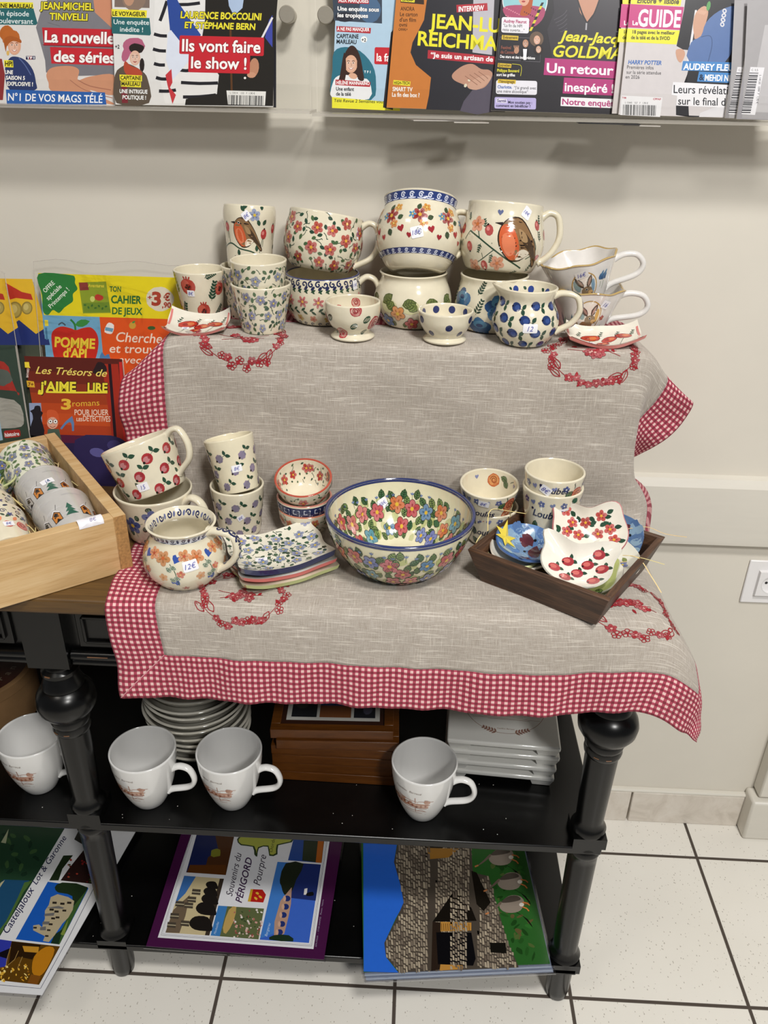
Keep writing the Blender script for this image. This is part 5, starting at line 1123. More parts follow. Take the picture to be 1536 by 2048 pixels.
def mag_a(P):
    Q(P, [(72, 55), (85, 12), (170, -90), (228, -90), (228, 130), (90, 120)], '#7c7a80'); Q(P, [(175, -90), (228, -90), (228, 60), (190, 25)], '#c98a6c'); Q(P, [(88, 90), (228, 90), (228, 150), (150, 152), (92, 145)], '#77757b')
    P.poly([(93, 148), (105, 135), (140, 132), (158, 140), (156, 160), (180, 153), (228, 150), (228, 190), (180, 180), (205, 195), (228, 207), (212, 207), (110, 185), (97, 165)], '#c98f70', 0, 4); P.stroke([(156, 160), (180, 172), (222, 180)], 2, '#a8705a'); P.stroke([(140, 160), (170, 180), (225, 196)], 1.5, '#a8705a')
    for k in range(5): P.stroke([(95+k*3, 45+k*12), (120+k*8, 52+k*14)], 1, '#68666c', 0, 2)
    T(P, 'JEAN-MICHEL', 80, 18, 15, Y_, 107, out='#3a3420'); T(P, 'TINIVELLI', 99, 39, 14, Y_, 76, out='#3a3420')
    Q(P, [(84, 55), (228, 59), (228, 95), (88, 91)], RD); Q(P, [(100, 94), (228, 98), (228, 131), (103, 127)], RD); Q(P, [(84, 89), (228, 93), (228, 95), (88, 91)], '#8a1c26')
    T(P, 'La nouvelle', 89, 84, 24, '#f4f0ee', 140, out='#902028', ow=.05); T(P, 'des séries', 107, 123, 23, '#f4f0ee', 124, out='#902028', ow=.05)
    Q(P, [(-60, -80), (64, -80), (64, -8), (-60, -8)], '#4a5a5c'); Q(P, [(-60, 3), (66, 5), (67, 17), (-60, 15)], Y_); Q(P, [(-60, 16), (67, 17), (75, 46), (72, 50), (-60, 48)], '#2c6468'); T(P, 'CAPITAINE MARLEAU', -38, 14, 8.5, '#25221a', 103); T(P, 'Un épisode', -8, 31, 11, '#e8eeee', 66, bold=.01); T(P, 'bouleversant', -9, 46, 11, '#e8eeee', 75, bold=.01)
    P.blob(13, 66, 14, 15, 0, '#b5642c', 0, 14, .06); P.blob(22, 76, 18, 17, .3, '#b8662e', 0, 16, .05); face(P, 29, 92, 18, '#d9a488', '#7a3a1c'); P.poly([(8, 80), (20, 72), (40, 78), (42, 86), (26, 82), (14, 92), (12, 104)], '#a85a28', 0, 3); P.blob(16, 106, 3, 5, 0, '#d8b060')
    P.poly([(18, 118), (30, 113), (50, 120), (66, 140), (72, 165), (70, 180), (20, 180), (10, 140)], '#2e3a66', 0, 3); P.stroke([(38, 116), (50, 130), (62, 150)], 2, '#5a6a98')
    P.poly([(-60, 110), (4, 118), (10, 150), (6, 200), (-60, 200)], '#8a3434'); Q(P, [(8, 120), (26, 121), (27, 135), (9, 134)], Y_); T(P, 'HPI', 10, 132, 10, '#25221a', 15)
    for t, x, y, w in (('UNE', 10, 148, 16), ('SAISON 5', 12, 159, 38), ('EXPLOSIVE !', 14, 171, 52)): T(P, t, x, y, 8, '#f6f4f2', w, out='#333333', ow=.05)
    for k, c in enumerate(('#23284c', '#8a2030', '#23284c')): Q(P, [(52+6.3*k, 112), (58+6.3*k, 112), (58+6.3*k, 119), (52+6.3*k, 119)], c)
    T(P, 'TF1', 53, 118, 5, '#f2f2f2', 16, ang=0); Q(P, [(12, 179), (210, 185), (213, 209), (14, 208)], '#2e5fa8'); T(P, 'N°1 DE VOS MAGS TÉLÉ', 16, 201, 15.5, '#f2f2f4', 189, bold=.02)
printed('A', 'magazine', 'white television magazine at the far left of the left wall rack, blue bottom banner', 'magazine', [(-22, 208), (231, 212), (231, 0), (-22, 0)], .005, '#d9d5d2', mag_a, MG, extra_h=1.55)
def mag_b(P):
    Q(P, [(230, -60), (300, -60), (299, 16), (229, 14)], '#7a6a62'); P.blob(268, -4, 24, 26, 0, '#8a7466', 0, 16); P.blob(258, -6, 11, 18, 0, '#b98e74', 0, 14)
    Q(P, [(223, 18), (294, 21), (293, 36), (224, 33)], Y_); Q(P, [(223, 34), (299, 36), (302, 67), (300, 71), (224, 67)], '#2c6468'); T(P, 'LE VOYAGEUR', 225, 31, 8.8, '#25221a', 66); T(P, 'Une enquête', 227, 48, 10, '#e8eeee', 71, bold=.01); T(P, 'inédite !', 240, 63, 10, '#e8eeee', 46, bold=.01)
    T(P, '+2', 230, 97, 8, '#333333', 9)
    P.blob(268, 92, 22, 17, 0, '#b0607c', 0, 16, .06); P.blob(252, 108, 8, 16, .3, '#b0607c', 0, 12); P.blob(273, 97, 16, 10, 0, '#2a2220', 0, 14, .1); face(P, 270, 116, 15, '#d8b09a', '#2a201c', smile=False); P.blob(284, 130, 5, 14, 0, '#2c2422', 0, 10)
    P.poly([(230, 150), (246, 132), (258, 128), (284, 142), (296, 160), (298, 206), (233, 206)], '#5c5044', 0, 3); P.poly([(250, 122), (262, 132), (278, 138), (284, 150), (258, 152), (248, 140)], '#b04a34', 0, 3); Q(P, [(242, 160), (252, 150), (256, 206), (244, 206)], '#7a2c34')
    Q(P, [(239, 149), (284, 151), (284, 163), (240, 161)], Y_); Q(P, [(242, 162), (282, 164), (282, 175), (242, 173)], Y_); T(P, 'CAPITAINE', 241, 159, 8, '#25221a', 41); T(P, 'MARLEAU', 243, 171, 8, '#25221a', 37)
    T(P, 'UNE INTRIGUE', 239, 186, 8, '#f4f2f0', 56, out='#333333', ow=.05); T(P, 'POLITIQUE !', 245, 198, 8, '#f4f2f0', 47, out='#333333', ow=.05)
    # striped jumper, tricolour sash, dark jacket
    P.poly([(312, -60), (420, -60), (436, 0), (440, 140), (430, 208), (330, 208), (318, 150), (306, 90)], '#e2e0de')
    for x0, y0, x1, y1 in ((320, 42, 334, 2), (308, 68, 334, 72), (306, 98, 332, 102), (308, 127, 330, 130), (312, 155, 334, 158), (318, 182, 352, 180), (352, 9, 400, 6), (360, 140, 384, 140), (362, 165, 436, 166), (366, 194, 432, 190)): P.stroke([(x0, y0), ((x0+x1)/2, (y0+y1)/2+1.5), (x1, y1)], 6.5, '#26252a', 0, 2)
    P.poly([(334, 0), (345, -20), (360, 10), (402, 70), (384, 90), (360, 110), (340, 60)], '#2f4a94'); P.poly([(336, 66), (342, 60), (378, 105), (380, 120), (345, 160), (332, 120)], '#d6dcea'); P.poly([(331, 150), (343, 138), (345, 165), (340, 175), (352, 190), (345, 208), (335, 170)], '#c23a40'); P.poly([(436, -60), (456, -60), (462, 26), (440, 40), (402, 72)], '#d6d4da')
    P.poly([(412, -60), (560, -60), (549, 80), (546, 212), (370, 210), (372, 198), (434, 188), (438, 150), (400, 100), (410, 40)], '#26231f'); P.poly([(454, -20), (490, -20), (485, 16), (468, 32), (458, 12)], '#a9bcd8'); P.stroke([(461, 50), (462, 120), (464, 200)], 4, '#5a3a22'); P.poly([(538, 40), (545, 30), (545, 95), (530, 75)], '#4048a0'); P.stroke([(545, 35), (524, 76)], 4, '#e0dce0', 0, 1)
    P.blob(508, 135, 10, 19, .1, '#b98468', 0, 14); P.blob(503, 150, 9, 6, 0, '#c69276', 0, 10); P.blob(490, 156, 2.5, None, 0, '#e8e4e0', 0, 8)
    T(P, 'LAURENCE BOCCOLINI', 361, 36, 14, Y_, 162, out='#3a3420', shear=.08, ow=.07); T(P, 'ET STÉPHANE BERN', 369, 56, 13, Y_, 142, out='#3a3420', shear=.08, ow=.07)
    P.rect(359, 73, 528, 110, RD, 0, SL, 3); P.rect(377, 108, 500, 146, RD, 0, SL, 3); T(P, 'Ils vont faire', 364, 102, 25, '#f6f2f0', 157, bold=.03, out='#902028', ow=.05); T(P, 'le show !', 382, 136, 24, '#f6f2f0', 111, bold=.03, out='#902028', ow=.05)
    Q(P, [(453, 181), (532, 183), (530, 211), (456, 209)], '#e4e2de'); T(P, 'L 13014    132   F  1,90 €', 460, 187.5, 4, '#333333', 50, bold=0); barcode(P, 457, 190, 70, 20, ang=SL)
printed('B', 'magazine', 'magazine with striped jumper and dark jacket on its cover in the left wall rack', 'magazine', [(231, 209), (546, 214), (545, 0), (224, 0)], .0045, '#dcdad8', mag_b, MG, extra_h=1.55)
def mag_bb(P): pass
# the copy behind it, shifted a little to the right
def copy_behind(key, quad, off, label, col, th=.003, dz=-.006):
    r, s = printed(key, 'magazine', label, 'magazine', quad, th, col, mag_bb, MG, extra_h=1.55); r.matrix_world = Matrix.Translation(s.N*dz+s.A*off) @ s.mw
copy_behind('B', [(231, 209), (546, 214), (546, 0), (224, 0)], .0035, 'dark edged magazine just showing behind the striped jumper magazine', '#25242a')
def mag_c(P):
    Q(P, [(660, -80), (764, -80), (764, 47), (668, 41)], '#3c4654'); P.blob(740, 20, 22, 26, 0, '#4c6888', 0, 14); P.blob(690, 34, 20, 10, 0, '#2c2e38', 0, 12); Q(P, [(676, -6), (738, -4), (738, 8), (676, 6)], '#b03038'); T(P, 'AUX MARQUISES', 677, 4, 8, '#f0ecec', 60)
    T(P, 'Une enquête sous', 675, 21, 8.6, '#f6f4f4', 83, out='#333840', ow=.06); T(P, 'les tropiques', 675, 34, 8.6, '#f6f4f4', 61, out='#333840', ow=.06)
    Q(P, [(673, 52), (742, 56), (741, 67), (673, 63)], '#b03038'); T(P, 'À NE PAS MANQUER', 674, 61, 7, '#f4eeee', 65); T(P, 'CAPITAINE', 673, 76, 8.6, '#20242a', 44); T(P, 'MARLEAU', 673, 87, 8.6, '#20242a', 40); P.blob(728, 79, 6.5, None, 0, '#eef0f0', 0, 14); T(P, '+2', 723, 83, 7, '#2a2a2a', 9)
    P.poly([(665, 140), (668, 104), (690, 94), (720, 102), (745, 130), (752, 165), (742, 200), (666, 198)], '#2f6d80', 0, 3); P.poly([(688, 112), (700, 92), (712, 96), (722, 120), (726, 162), (706, 168), (676, 164), (684, 145)], '#3a2620', 0, 3); face(P, 702, 128, 18, '#d8a88c', '#3a2620'); P.poly([(666, 165), (676, 152), (694, 150), (720, 156), (738, 162), (738, 198), (666, 198)], '#e6e6e8', 0, 3); P.blob(706, 152, 9, 6, .3, '#d8a88c', 0, 10); P.poly([(688, 105), (680, 150), (676, 166), (690, 160), (692, 125)], '#3a2620', 0, 3); P.poly([(716, 112), (724, 135), (728, 160), (716, 158), (714, 130)], '#3a2620', 0, 3)
    T(P, 'T F 1', 728, 146, 5, '#e8eef0', 13); Q(P, [(671, 159), (741, 164), (740, 174), (671, 170)], '#b03038'); T(P, 'HÉLÈNE MANNARINO', 673, 168.5, 7, '#f4eeee', 66); T(P, 'Une enfant', 672, 181, 7.5, '#22262a', 36); T(P, 'de la télé', 672, 191, 7.5, '#22262a', 30)
    Q(P, [(664, 194), (800, 206), (800, 222), (664, 216)], '#e6e03c'); T(P, 'Télé Revue 2 Semaines vous remercie', 668, 204, 6.6, '#2a2a20', 136, bold=.015, shear=.1)
    P.rect(749, 95, 800, 129, RD, 0, SL, 3); T(P, 'la famille', 753, 122, 16, '#f6f2f0', 60, bold=.03); P.poly([(782, 65), (786, 60), (786, 220), (766, 215), (772, 160)], '#2a2628')
printed('C', 'magazine', 'light blue magazine with yellow bottom strip at left end of the right wall rack', 'magazine', [(664, 215), (800, 221), (800, 0), (672, 0)], .004, '#aec8dc', mag_c, MG, extra_h=1.55)
def mag_d(P):
    P.poly([(865, -80), (1010, -80), (1010, 224), (852, 219), (858, 190), (862, 155), (832, 130), (821, 105), (825, 85), (848, 40)], '#2b2a30'); P.poly([(948, -80), (992, -80), (984, 110), (945, 105)], '#b9b6be'); P.poly([(952, 160), (990, 150), (992, 222), (920, 222), (945, 180)], '#56505e', 0, 2)
    Q(P, [(802, -4), (848, 0), (848, 9), (801, 5)], '#3a2c22'); Q(P, [(803, -6), (830, -4), (829, 5), (802, 3)], Y_); T(P, 'CINÉMA', 804, 2, 6.5, '#2c2614', 23)
    for t, x, y, w in (('ANORA', 801, 21, 28), ('Le carton', 800, 32, 35), ("d'un film", 799, 43, 33), ('ovni', 798, 53, 16)): T(P, t, x, y, 8.4, '#3c2416', w, bold=.012)
    T(P, 'CANAL+', 797, 61, 5.5, '#3c2416', 18, bold=.02, shear=.2)
    P.rect(913, 8, 975, 23, '#b0303c', 0, -.06, 0); T(P, 'INTERVIEW', 917, 23.5, 10.5, '#f4eeee', 52, ang=-.06, shear=.15)
    T(P, 'JEAN-LUC', 858, 55, 29, '#e6de34', 170, bold=.035, ang=.07); T(P, 'REICHMANN', 835, 90, 29, '#e6de34', 216, bold=.035, ang=.07)
    Q(P, [(856, 100), (990, 113), (989, 129), (855, 117)], '#b0303c'); T(P, '“Je suis un artisan de la joie', 861, 114, 10, '#f4eeee', 165, ang=.075)
    P.poly([(905, 148), (925, 132), (945, 128), (962, 138), (978, 140), (985, 150), (972, 172), (955, 178), (930, 170), (908, 160)], '#b98c76', 0, 4); P.poly([(935, 170), (950, 158), (972, 150), (982, 158), (960, 178), (940, 178)], '#c49a84', 0, 3)
    for k in range(4): P.stroke([(930+k*9, 152-k*3), (944+k*9, 162-k*3), (955+k*7, 170-k*4)], 1.2, '#8a604e', 0, 3)
    P.blob(931, 171, 3, 4, .5, '#d8d0b8', 0, 8); P.blob(938, 161, 3, 2, .5, '#d8d0b8', 0, 8)
    Q(P, [(787, 160), (821, 163), (820, 172), (786, 169)], Y_); T(P, 'HIGH-TECH', 788, 168.5, 6.5, '#4c4418', 31); T(P, 'SMART TV', 785, 182, 8.6, '#f0eae4', 40); T(P, 'La fin des box ?', 784, 193, 8.6, '#f0eae4', 55)
printed('D', 'magazine', 'orange magazine with clasped hands on its cover in the right wall rack', 'magazine', [(773, 215), (1000, 223), (1000, 0), (792, 0)], .004, '#c47838', mag_d, MG, extra_h=1.55)
def mag_e(P):
    P.blob(1050, -6, 46, 62, 0, '#eceaea', 0, 30); P.blob(1050, -6, 44.5, 60, 0, '#8fc4cc', 0, 30); P.poly([(1007, 15), (1030, 10), (1070, 12), (1090, 18), (1084, 40), (1062, 55), (1030, 45), (1010, 30)], '#a84a6c', 0, 3); P.poly([(1036, -30), (1046, 5), (1040, 30), (1060, 28), (1066, 0), (1072, -30)], '#b0562c', 0, 3); P.blob(1048, -4, 11, 16, 0, '#d8a48c', 0, 14); P.blob(1047, 3, 4, 2, 0, '#a84040', 0, 8)
    for k in range(30): P.blob(1010+(k*37 % 72), 15+(k*23 % 30), 1.2, 1.8, k, '#5c2038' if k % 2 else '#d88a9c', 0, 6)
    for k in range(8): Q(P, [(1083-k*3, 5+k*7), (1088-k*3, 5+k*7), (1084-k*3, 13+k*7), (1079-k*3, 13+k*7)], '#d8c83c' if k % 2 else '#26242a')
    P.poly([(1100, -80), (1245, -80), (1242, 60), (1240, 226), (1105, 120), (1094, 60), (1108, 25)], '#38353c'); P.poly([(1152, -20), (1200, -20), (1194, 18), (1180, 36), (1174, 44), (1160, 25)], '#c08c74'); P.stroke([(1152, -10), (1164, 26), (1174, 46)], 3, '#26242a'); P.stroke([(1202, -10), (1188, 28), (1174, 46)], 3, '#26242a'); P.stroke([(1173, 46), (1172, 60)], 3, '#a8a6ac', 0, 1)
    for k in range(5): P.stroke([(1108+k*3, 40+k*6), (1126, 30+k*8), (1134, 20+k*9)], 1.2, '#55525a', 0, 3)
    P.rect(1003, 35, 1058, 66, '#e6e4ea', 0, SL*1.5, 4); T(P, 'Audrey Fleurot', 1007, 45, 6.8, '#a82c64', 46, ang=.045); T(P, '“La fin de HPI', 1006, 53.5, 6.6, '#2c2a30', 38, ang=.05, bold=.01); T(P, 'reste ouverte…”', 1005, 62, 6.6, '#2c2a30', 44, ang=.05, bold=.01)
    P.stroke([(1000, 74), (1082, 77), (1080, 124), (996, 119)], .8, '#77747c', 0, 1, True); P.blob(1073, 78, 14, 15, 0, '#6a5648', 0, 18); face(P, 1074, 80, 9, '#d8a890', '#a85a34'); P.blob(1077, 99, 9.5, 11, 0, '#2c2424', 0, 16); face(P, 1077, 99, 7, '#d2a890', '#241c1a')
    P.poly([(1042, 112), (1045, 96), (1056, 96), (1058, 122), (1042, 122)], '#1a191d'); Q(P, [(1046, 98), (1054, 98), (1052, 120), (1047, 120)], '#eceaf0'); face(P, 1051, 87, 8, '#b98a70', '#1c1614'); P.blob(1033, 101, 5, 7, .2, '#b98a70', 0, 10); Q(P, [(1048, 97), (1054, 99), (1048, 101), (1054, 96)], '#111111')
    for k in range(4): P.stroke([(1029+k*2.5, 97), (1028+k*3, 91)], 1.6, '#b98a70', 0, 1)
    Q(P, [(1004, 70), (1037, 72), (1036, 81), (1003, 79)], '#d8b840'); T(P, 'Événement', 1006, 77.5, 6, '#5a4a18', 29); T(P, 'Festival', 1002, 98, 6.6, '#8a5448', 20); T(P, 'de Cannes', 1001, 107, 6.6, '#8a5448', 27); T(P, 'Des stars et des indiscrétions', 1000, 115.5, 5.8, '#f0eef0', 70, ang=.05)
    Q(P, [(996, 126), (1023, 128), (1022, 136), (995, 134)], '#d8b840'); T(P, 'Entretien', 997, 133, 5.8, '#5a4a18', 24); T(P, 'Philippe Bouvard', 994, 143.5, 6, '#d8d03c', 44); T(P, 'sort les griffes', 993, 152, 6, '#f0eef0', 37); P.stroke([(1024, 128), (1040, 130), (1043, 138), (1041, 152)], .9, '#d8d03c', 0, 3)
    P.rect(992, 161, 1074, 189, '#e2e0e8', 0, SL, 4); Q(P, [(996, 158), (1032, 160), (1031, 168), (995, 166)], '#d8b840'); T(P, 'Témoignage', 998, 165.5, 6, '#6a5420', 31); T(P, 'Charlotte.', 995, 176.5, 6.2, '#3c62a8', 29); T(P, '“J’ai grandi avec', 1028, 178, 6.2, '#2c2a30', 44, bold=.01); T(P, 'une mère alcoolique”', 994, 185, 6.2, '#2c2a30', 62, bold=.01)
    P.rect(989, 195, 1072, 218, '#b8aede', 0, SL, 3); Q(P, [(993, 197), (1013, 198), (1013, 206), (993, 205)], '#ece8f4'); T(P, 'Santé', 994, 204, 6.2, '#4c3c78', 18); T(P, 'Mon soutien psy :', 1016, 207, 5.6, '#26223a', 48); T(P, 'comment en bénéficier ?', 992, 213.5, 5.6, '#26223a', 69)
    T(P, 'Jean-Jacques', 1116, 81, 21, '#e2da38', 165, bold=.035, shear=.3, ang=.055); T(P, 'GOLDMAN', 1106, 113, 24, '#e2da38', 165, bold=.03, shear=.22, ang=.04)
    Q(P, [(1090, 116), (1245, 124), (1243, 158), (1087, 150)], '#b03a78'); T(P, 'Un retour musical', 1093, 145, 20, '#f6f2f4', 236, bold=.03, ang=.04); Q(P, [(1128, 155), (1243, 160), (1242, 192), (1125, 187)], '#b03a78'); T(P, 'inespéré !', 1129, 182, 18, '#f6f2f4', 98, bold=.03, ang=.04); Q(P, [(1122, 194), (1242, 199), (1240, 217), (1121, 212)], '#eceaee'); T(P, 'Notre enquête', 1124, 209, 12.5, '#b03a78', 112, bold=.03, ang=.04)
printed('E', 'magazine', 'black magazine with yellow italic headline in the right wall rack', 'magazine', [(982, 221), (1262, 230), (1262, 0), (1003, 0)], .004, '#2c2a2f', mag_e, MG, extra_h=1.55)
def mag_f(P, dx=0, full=True):
    X = lambda L: [(x+dx, y) for x, y in L]
    TT = lambda t, x, y, *a, **k: T(P, t, x+dx, y, *a, **k)
    Q(P, X([(1262, -80), (1376, -80), (1361, 12), (1262, 8)]), Y_); TT('Encore + lisible', 1274, 6, 12, '#2a2616', 84, shear=.2)
    Q(P, X([(1260, 8), (1368, 14), (1360, 60), (1256, 55)]), '#c03a7c'); TT('Le', 1265, 50, 9, '#f6f2f4', 11); TT('GUIDE', 1276, 52, 35, '#f8f4f6', 86, bold=.035, shear=.1)
    Q(P, X([(1255, 57), (1360, 61), (1353, 89), (1252, 84)]), '#e6e03c'); TT('18 pages avec le meilleur', 1265, 67, 7.2, '#2a2820', 85); TT('de la télé et de la SVOD', 1262, 78, 7.2, '#2a2820', 78)
    if not full: return
    P.poly([(1382, -80), (1500, -80), (1478, 210), (1352, 208), (1352, 230), (1455, 234), (1378, 234), (1374, 150), (1392, 80), (1376, 100), (1366, 99), (1353, 92), (1368, 20)], '#28272c')
    P.poly([(1394, 20), (1386, 75), (1374, 145), (1374, 122), (1380, 85), (1390, 20)], '#dedce0'); P.poly([(1388, 70), (1386, 48), (1392, 25), (1408, 12), (1416, 20), (1414, 38), (1402, 72), (1390, 78)], '#c89a82', 0, 3)
    for k in range(4): P.stroke([(1394+k*4, 26+k), (1400+k*4, 20+k)], 4.5, '#d0a48c', 0, 1)
    P.blob(1417, 12, 4, 10, .2, '#5a9a58', 0, 10); P.poly([(1352, 100), (1366, 99), (1370, 110), (1362, 125), (1354, 118)], '#c89a82', 0, 3)
    P.poly([(1378, 122), (1382, 85), (1402, 72), (1412, 45), (1438, 22), (1470, 12), (1478, 32), (1470, 70), (1450, 124)], '#5a74a6', 0, 3); P.poly([(1462, 42), (1470, 12), (1478, 33)], '#48608e'); P.stroke([(1402, 74), (1420, 72), (1424, 90), (1416, 124)], 1.5, '#40567f')
    for k in range(4): P.blob(1449-k*1.5, 22+k*9, 4.5, 5, k, '#d6d4da', 0, 10); P.blob(1449-k*1.5, 22+k*9, 2, 2.4, k, '#5a74a6', 0, 8)
    TT('HARRY POTTER', 1256, 128, 8.4, '#3a6cb4', 67, shear=.2); TT('Premières infos', 1254, 137.5, 7.4, '#38363a', 53, bold=0); TT('sur la série attendue', 1253, 147.5, 7.4, '#38363a', 69, bold=0); TT('en 2026', 1251, 157, 7.4, '#38363a', 28, bold=0)
    Q(P, X([(1366, 122), (1470, 125), (1465, 143), (1363, 141)]), '#4a86c4'); TT('AUDREY FLEUROT', 1366, 139, 13, '#f4f2f4', 134, shear=.1); Q(P, X([(1398, 143), (1466, 146), (1462, 166), (1394, 163)]), '#4a86c4'); TT('&', 1398, 160, 12, '#22304c', 10); TT('MEHDI NEBBOU', 1409, 161, 12.5, '#f4f2f4', 86, shear=.1)
    Q(P, X([(1346, 164), (1460, 170), (1456, 216), (1352, 211), (1354, 192), (1343, 190)]), '#e6e4e8'); TT('Leurs révélations', 1347, 186, 17, '#2a2a30', 138, bold=.012); TT('sur le final de HPI', 1356, 209, 16, '#2a2a30', 138, bold=.012)
    P.poly([(1400, 226), (1425, 216), (1445, 214), (1462, 224), (1456, 234), (1398, 234)], '#d8d6da')
    Q(P, X([(1243, 191), (1325, 195), (1320, 234), (1240, 230)]), '#e2e0e2'); TT('TVM', 1244, 197.5, 4, '#b03048', 8); TT('CPPAP', 1306, 200, 4, '#b03048', 16); TT('L 15440    557   F   1,90 €', 1250, 207, 4, '#333333', 46, bold=0); barcode(P, 1246, 209, 66, 21, ang=SL)
printed('F2', 'magazine', 'back copy of the grey and pink magazine showing left of the front copy', 'magazine', [(1224, 227), (1330, 231), (1330, 0), (1248, 0)], .003, '#c9c2c0', lambda P: mag_f(P, -17, False), MG, extra_h=1.55)
printed('F', 'magazine', 'grey magazine with pink title block and blue shirt in the right wall rack', 'magazine', [(1237, 229), (1470, 236), (1478, 0), (1262, 0)], .003, '#cdc7c8', mag_f, MG, extra_h=1.55)
def mag_g(P, x0=1478):
    d = x0-1478
    Q(P, [(1495+d, 0), (1560+d, 0), (1560+d, 240), (1484+d, 236)], '#a5a2a4'); Q(P, [(1530+d, 50), (1560+d, 50), (1560+d, 226), (1510+d, 224), (1514+d, 135)], '#bcb9bb'); Q(P, [(1501+d, 134), (1529+d, 135), (1510+d, 230), (1483+d, 228)], '#e4e2e6')
    r = random.Random(4); y = 145
    while y < 226:
        k = r.choice((.8, 1.2, 2, 2.6)); x = 1499+d-(y-145)*.2; Q(P, [(x, y), (x+18, y+.4), (x+18-k*.2, y+.4+k), (x-k*.2, y+k)], '#2c2c32'); y += k+r.choice((.8, 1.2, 2))
    P.text('C 3,5', 1503+d, 142, 4.5, '#555555', ang=.02); P.text('L 14130  1099  F  1,70 €', 1519+d, 150, 4.2, '#333338', ang=PI/2+.12)
printed('G2', 'magazine', 'grey bagged magazine with barcode, left one of the two at the rack end', 'magazine', [(1450, 236), (1548, 240), (1560, 0), (1484, 0)], .003, '#8e8b8d', lambda P: mag_g(P, 1452), MG, extra_h=1.55)
printed('G', 'magazine', 'grey bagged magazine with barcode at the far right of the wall rack', 'magazine', [(1473, 238), (1600, 242), (1600, 0), (1508, 0)], .003, '#98959a', mag_g, MG, extra_h=1.55)

# ------------------------------------------------------------------ clear wall racks
def rack(x0, x1, zb, label, posts):
    root = thing('magazine_rack', label, 'rack', ((x0+x1)/2, 1.38, zb), group=None); cx = (x0+x1)/2; w = x1-x0
    b = MB(); b.box((0, -.026, .20), (w, .004, .40)); b.build('back_panel', M['acrylic'], root)
    b = MB(); b.box((0, -.064, -.001), (w, .079, .004)); b.build('ledge', M['acrylic_edge'], root)
    b = MB(); b.box((0, -.1045, .016), (w, .003, .036)); b.build('front_lip', M['acrylic'], root)
    for x, z in posts:
        b = MB(); b.lathe([(.0095, 0), (.0095, .026), (.0115, .027), (.0115, .036), (.0105, .0372), (0, .0372)], 32, fn=lambda X, Y, Z, x=x, z=z: (x-cx+X, -Z, z-zb+Y))
        b.build('standoff', M['steel'], root, angle=30)
rack(-1.30, -.1625, 1.4855, 'left clear acrylic magazine rack on the wall, its end at the two steel studs', ((-.201, 1.607), (-1.2, 1.607)))
rack(-.1595, .98, 1.4825, 'right clear acrylic magazine rack on the wall holding the overlapping magazines', ((-.146, 1.607), (.9, 1.607)))
for x, y, z, r, lab in ((.018, 1.30, 1.4775, .3, 'thin white leaflet edge poking out under the orange magazine'), (.262, 1.30, 1.478, -.1, 'thin dark leaflet edge poking out under the black magazine')):
    b = MB(); b.box((0, 0, 0), (.085, .05, .0012), '#b9b4ae' if r > 0 else '#3a3a3c', Matrix.Rotation(r, 3, 'Z')); b.box((.045, .0, -.0016), (.05, .05, .0012), '#c8c2ba', Matrix.Rotation(r*.5, 3, 'Z'))
    o = b.build('leaflet', M['print']); o.location = (x, y, z); tag(o, lab, 'leaflet')
# ------------------------------------------------------------------ children's magazines leaning on the wall at the left
KG = "children's magazines leaning on the wall"
def bag(root, s, quad, dz=.004, seed=1):
    q = [s.m(*p) for p in quad]; b = MB(); N = 14; rb = random.Random(seed); ph = [rb.uniform(0, 6) for _ in range(4)]
    def pt(i, j, z):
        u, v = i/N, j/N; x = (q[0][0]*(1-u)+q[1][0]*u)*(1-v)+(q[3][0]*(1-u)+q[2][0]*u)*v; y = (q[0][1]*(1-u)+q[1][1]*u)*(1-v)+(q[3][1]*(1-u)+q[2][1]*u)*v
        e = v**6; return (x+.002*e*math.sin(u*9+ph[0]), y+.003*e*math.sin(u*13+ph[1]), z+.0015*math.sin(u*11+v*7+ph[2])+.004*e*math.sin(u*8+ph[3]))
    V = [pt(i, j, dz) for j in range(N+1) for i in range(N+1)]; n = N+1
    b.add(V, [(j*n+i, j*n+i+1, (j+1)*n+i+1, (j+1)*n+i) for j in range(N) for i in range(N)]); o = b.build('clear_bag', M['bag'], root, angle=180)
    e = MB()                                                           # folded seams of the bag catch the light
    for L in ([pt(i, N, dz+.0005) for i in range(N+1)], [pt(N, j, dz+.0005) for j in range(N+1)], [pt(0, j, dz+.0005) for j in range(N+1)]): e.tube(L, .0007, n=5)
    e.build('bag_seam', M['acrylic_edge'], root)
def paw(P, x0, f=1):
    X = lambda L: [(x0+x, y) for x, y in L]
    Q(P, X([(-110, 556), (22, 558), (50, 655), (30, 668), (-4, 640), (-40, 665), (-110, 640)]), '#dcb02e'); Q(P, X([(-110, 580), (-30, 566), (2, 584), (20, 588), (24, 600), (-10, 596), (-40, 604), (-110, 600)]), '#b23428'); Q(P, X([(-60, 575), (-30, 573), (-28, 596), (-56, 604)]), '#8a7a3a')
    for x, y, r in ((-44, 612, 17), (-12, 620, 17), (12, 616, 13), (-30, 628, 14)): P.blob(x0+x, y, r*.85, r, 0, '#8c7a3c', 0, 18); P.blob(x0+x, y, r*.65, r*.8, 0, '#ab9850', 0, 18); P.blob(x0+x-2, y-2, r*.4, r*.5, 0, '#c4b26c', 0, 14)
    Q(P, X([(-110, 640), (-40, 665), (-4, 640), (30, 668), (50, 655), (58, 690), (-110, 690)]), '#28346e')
printed('pawR', 'childrens_magazine', 'yellow and blue bagged magazine, rear of the two at the left edge', 'magazine', [(30, 905), (106, 908), (66, 564), (-40, 556)], .004, '#3a4038', lambda P: (paw(P, 42), Q(P, [(50, 690), (82, 690), (100, 850), (60, 850)], '#44493c'), Q(P, [(60, 724), (84, 722), (88, 760), (64, 762)], '#6a2c28')), KG)
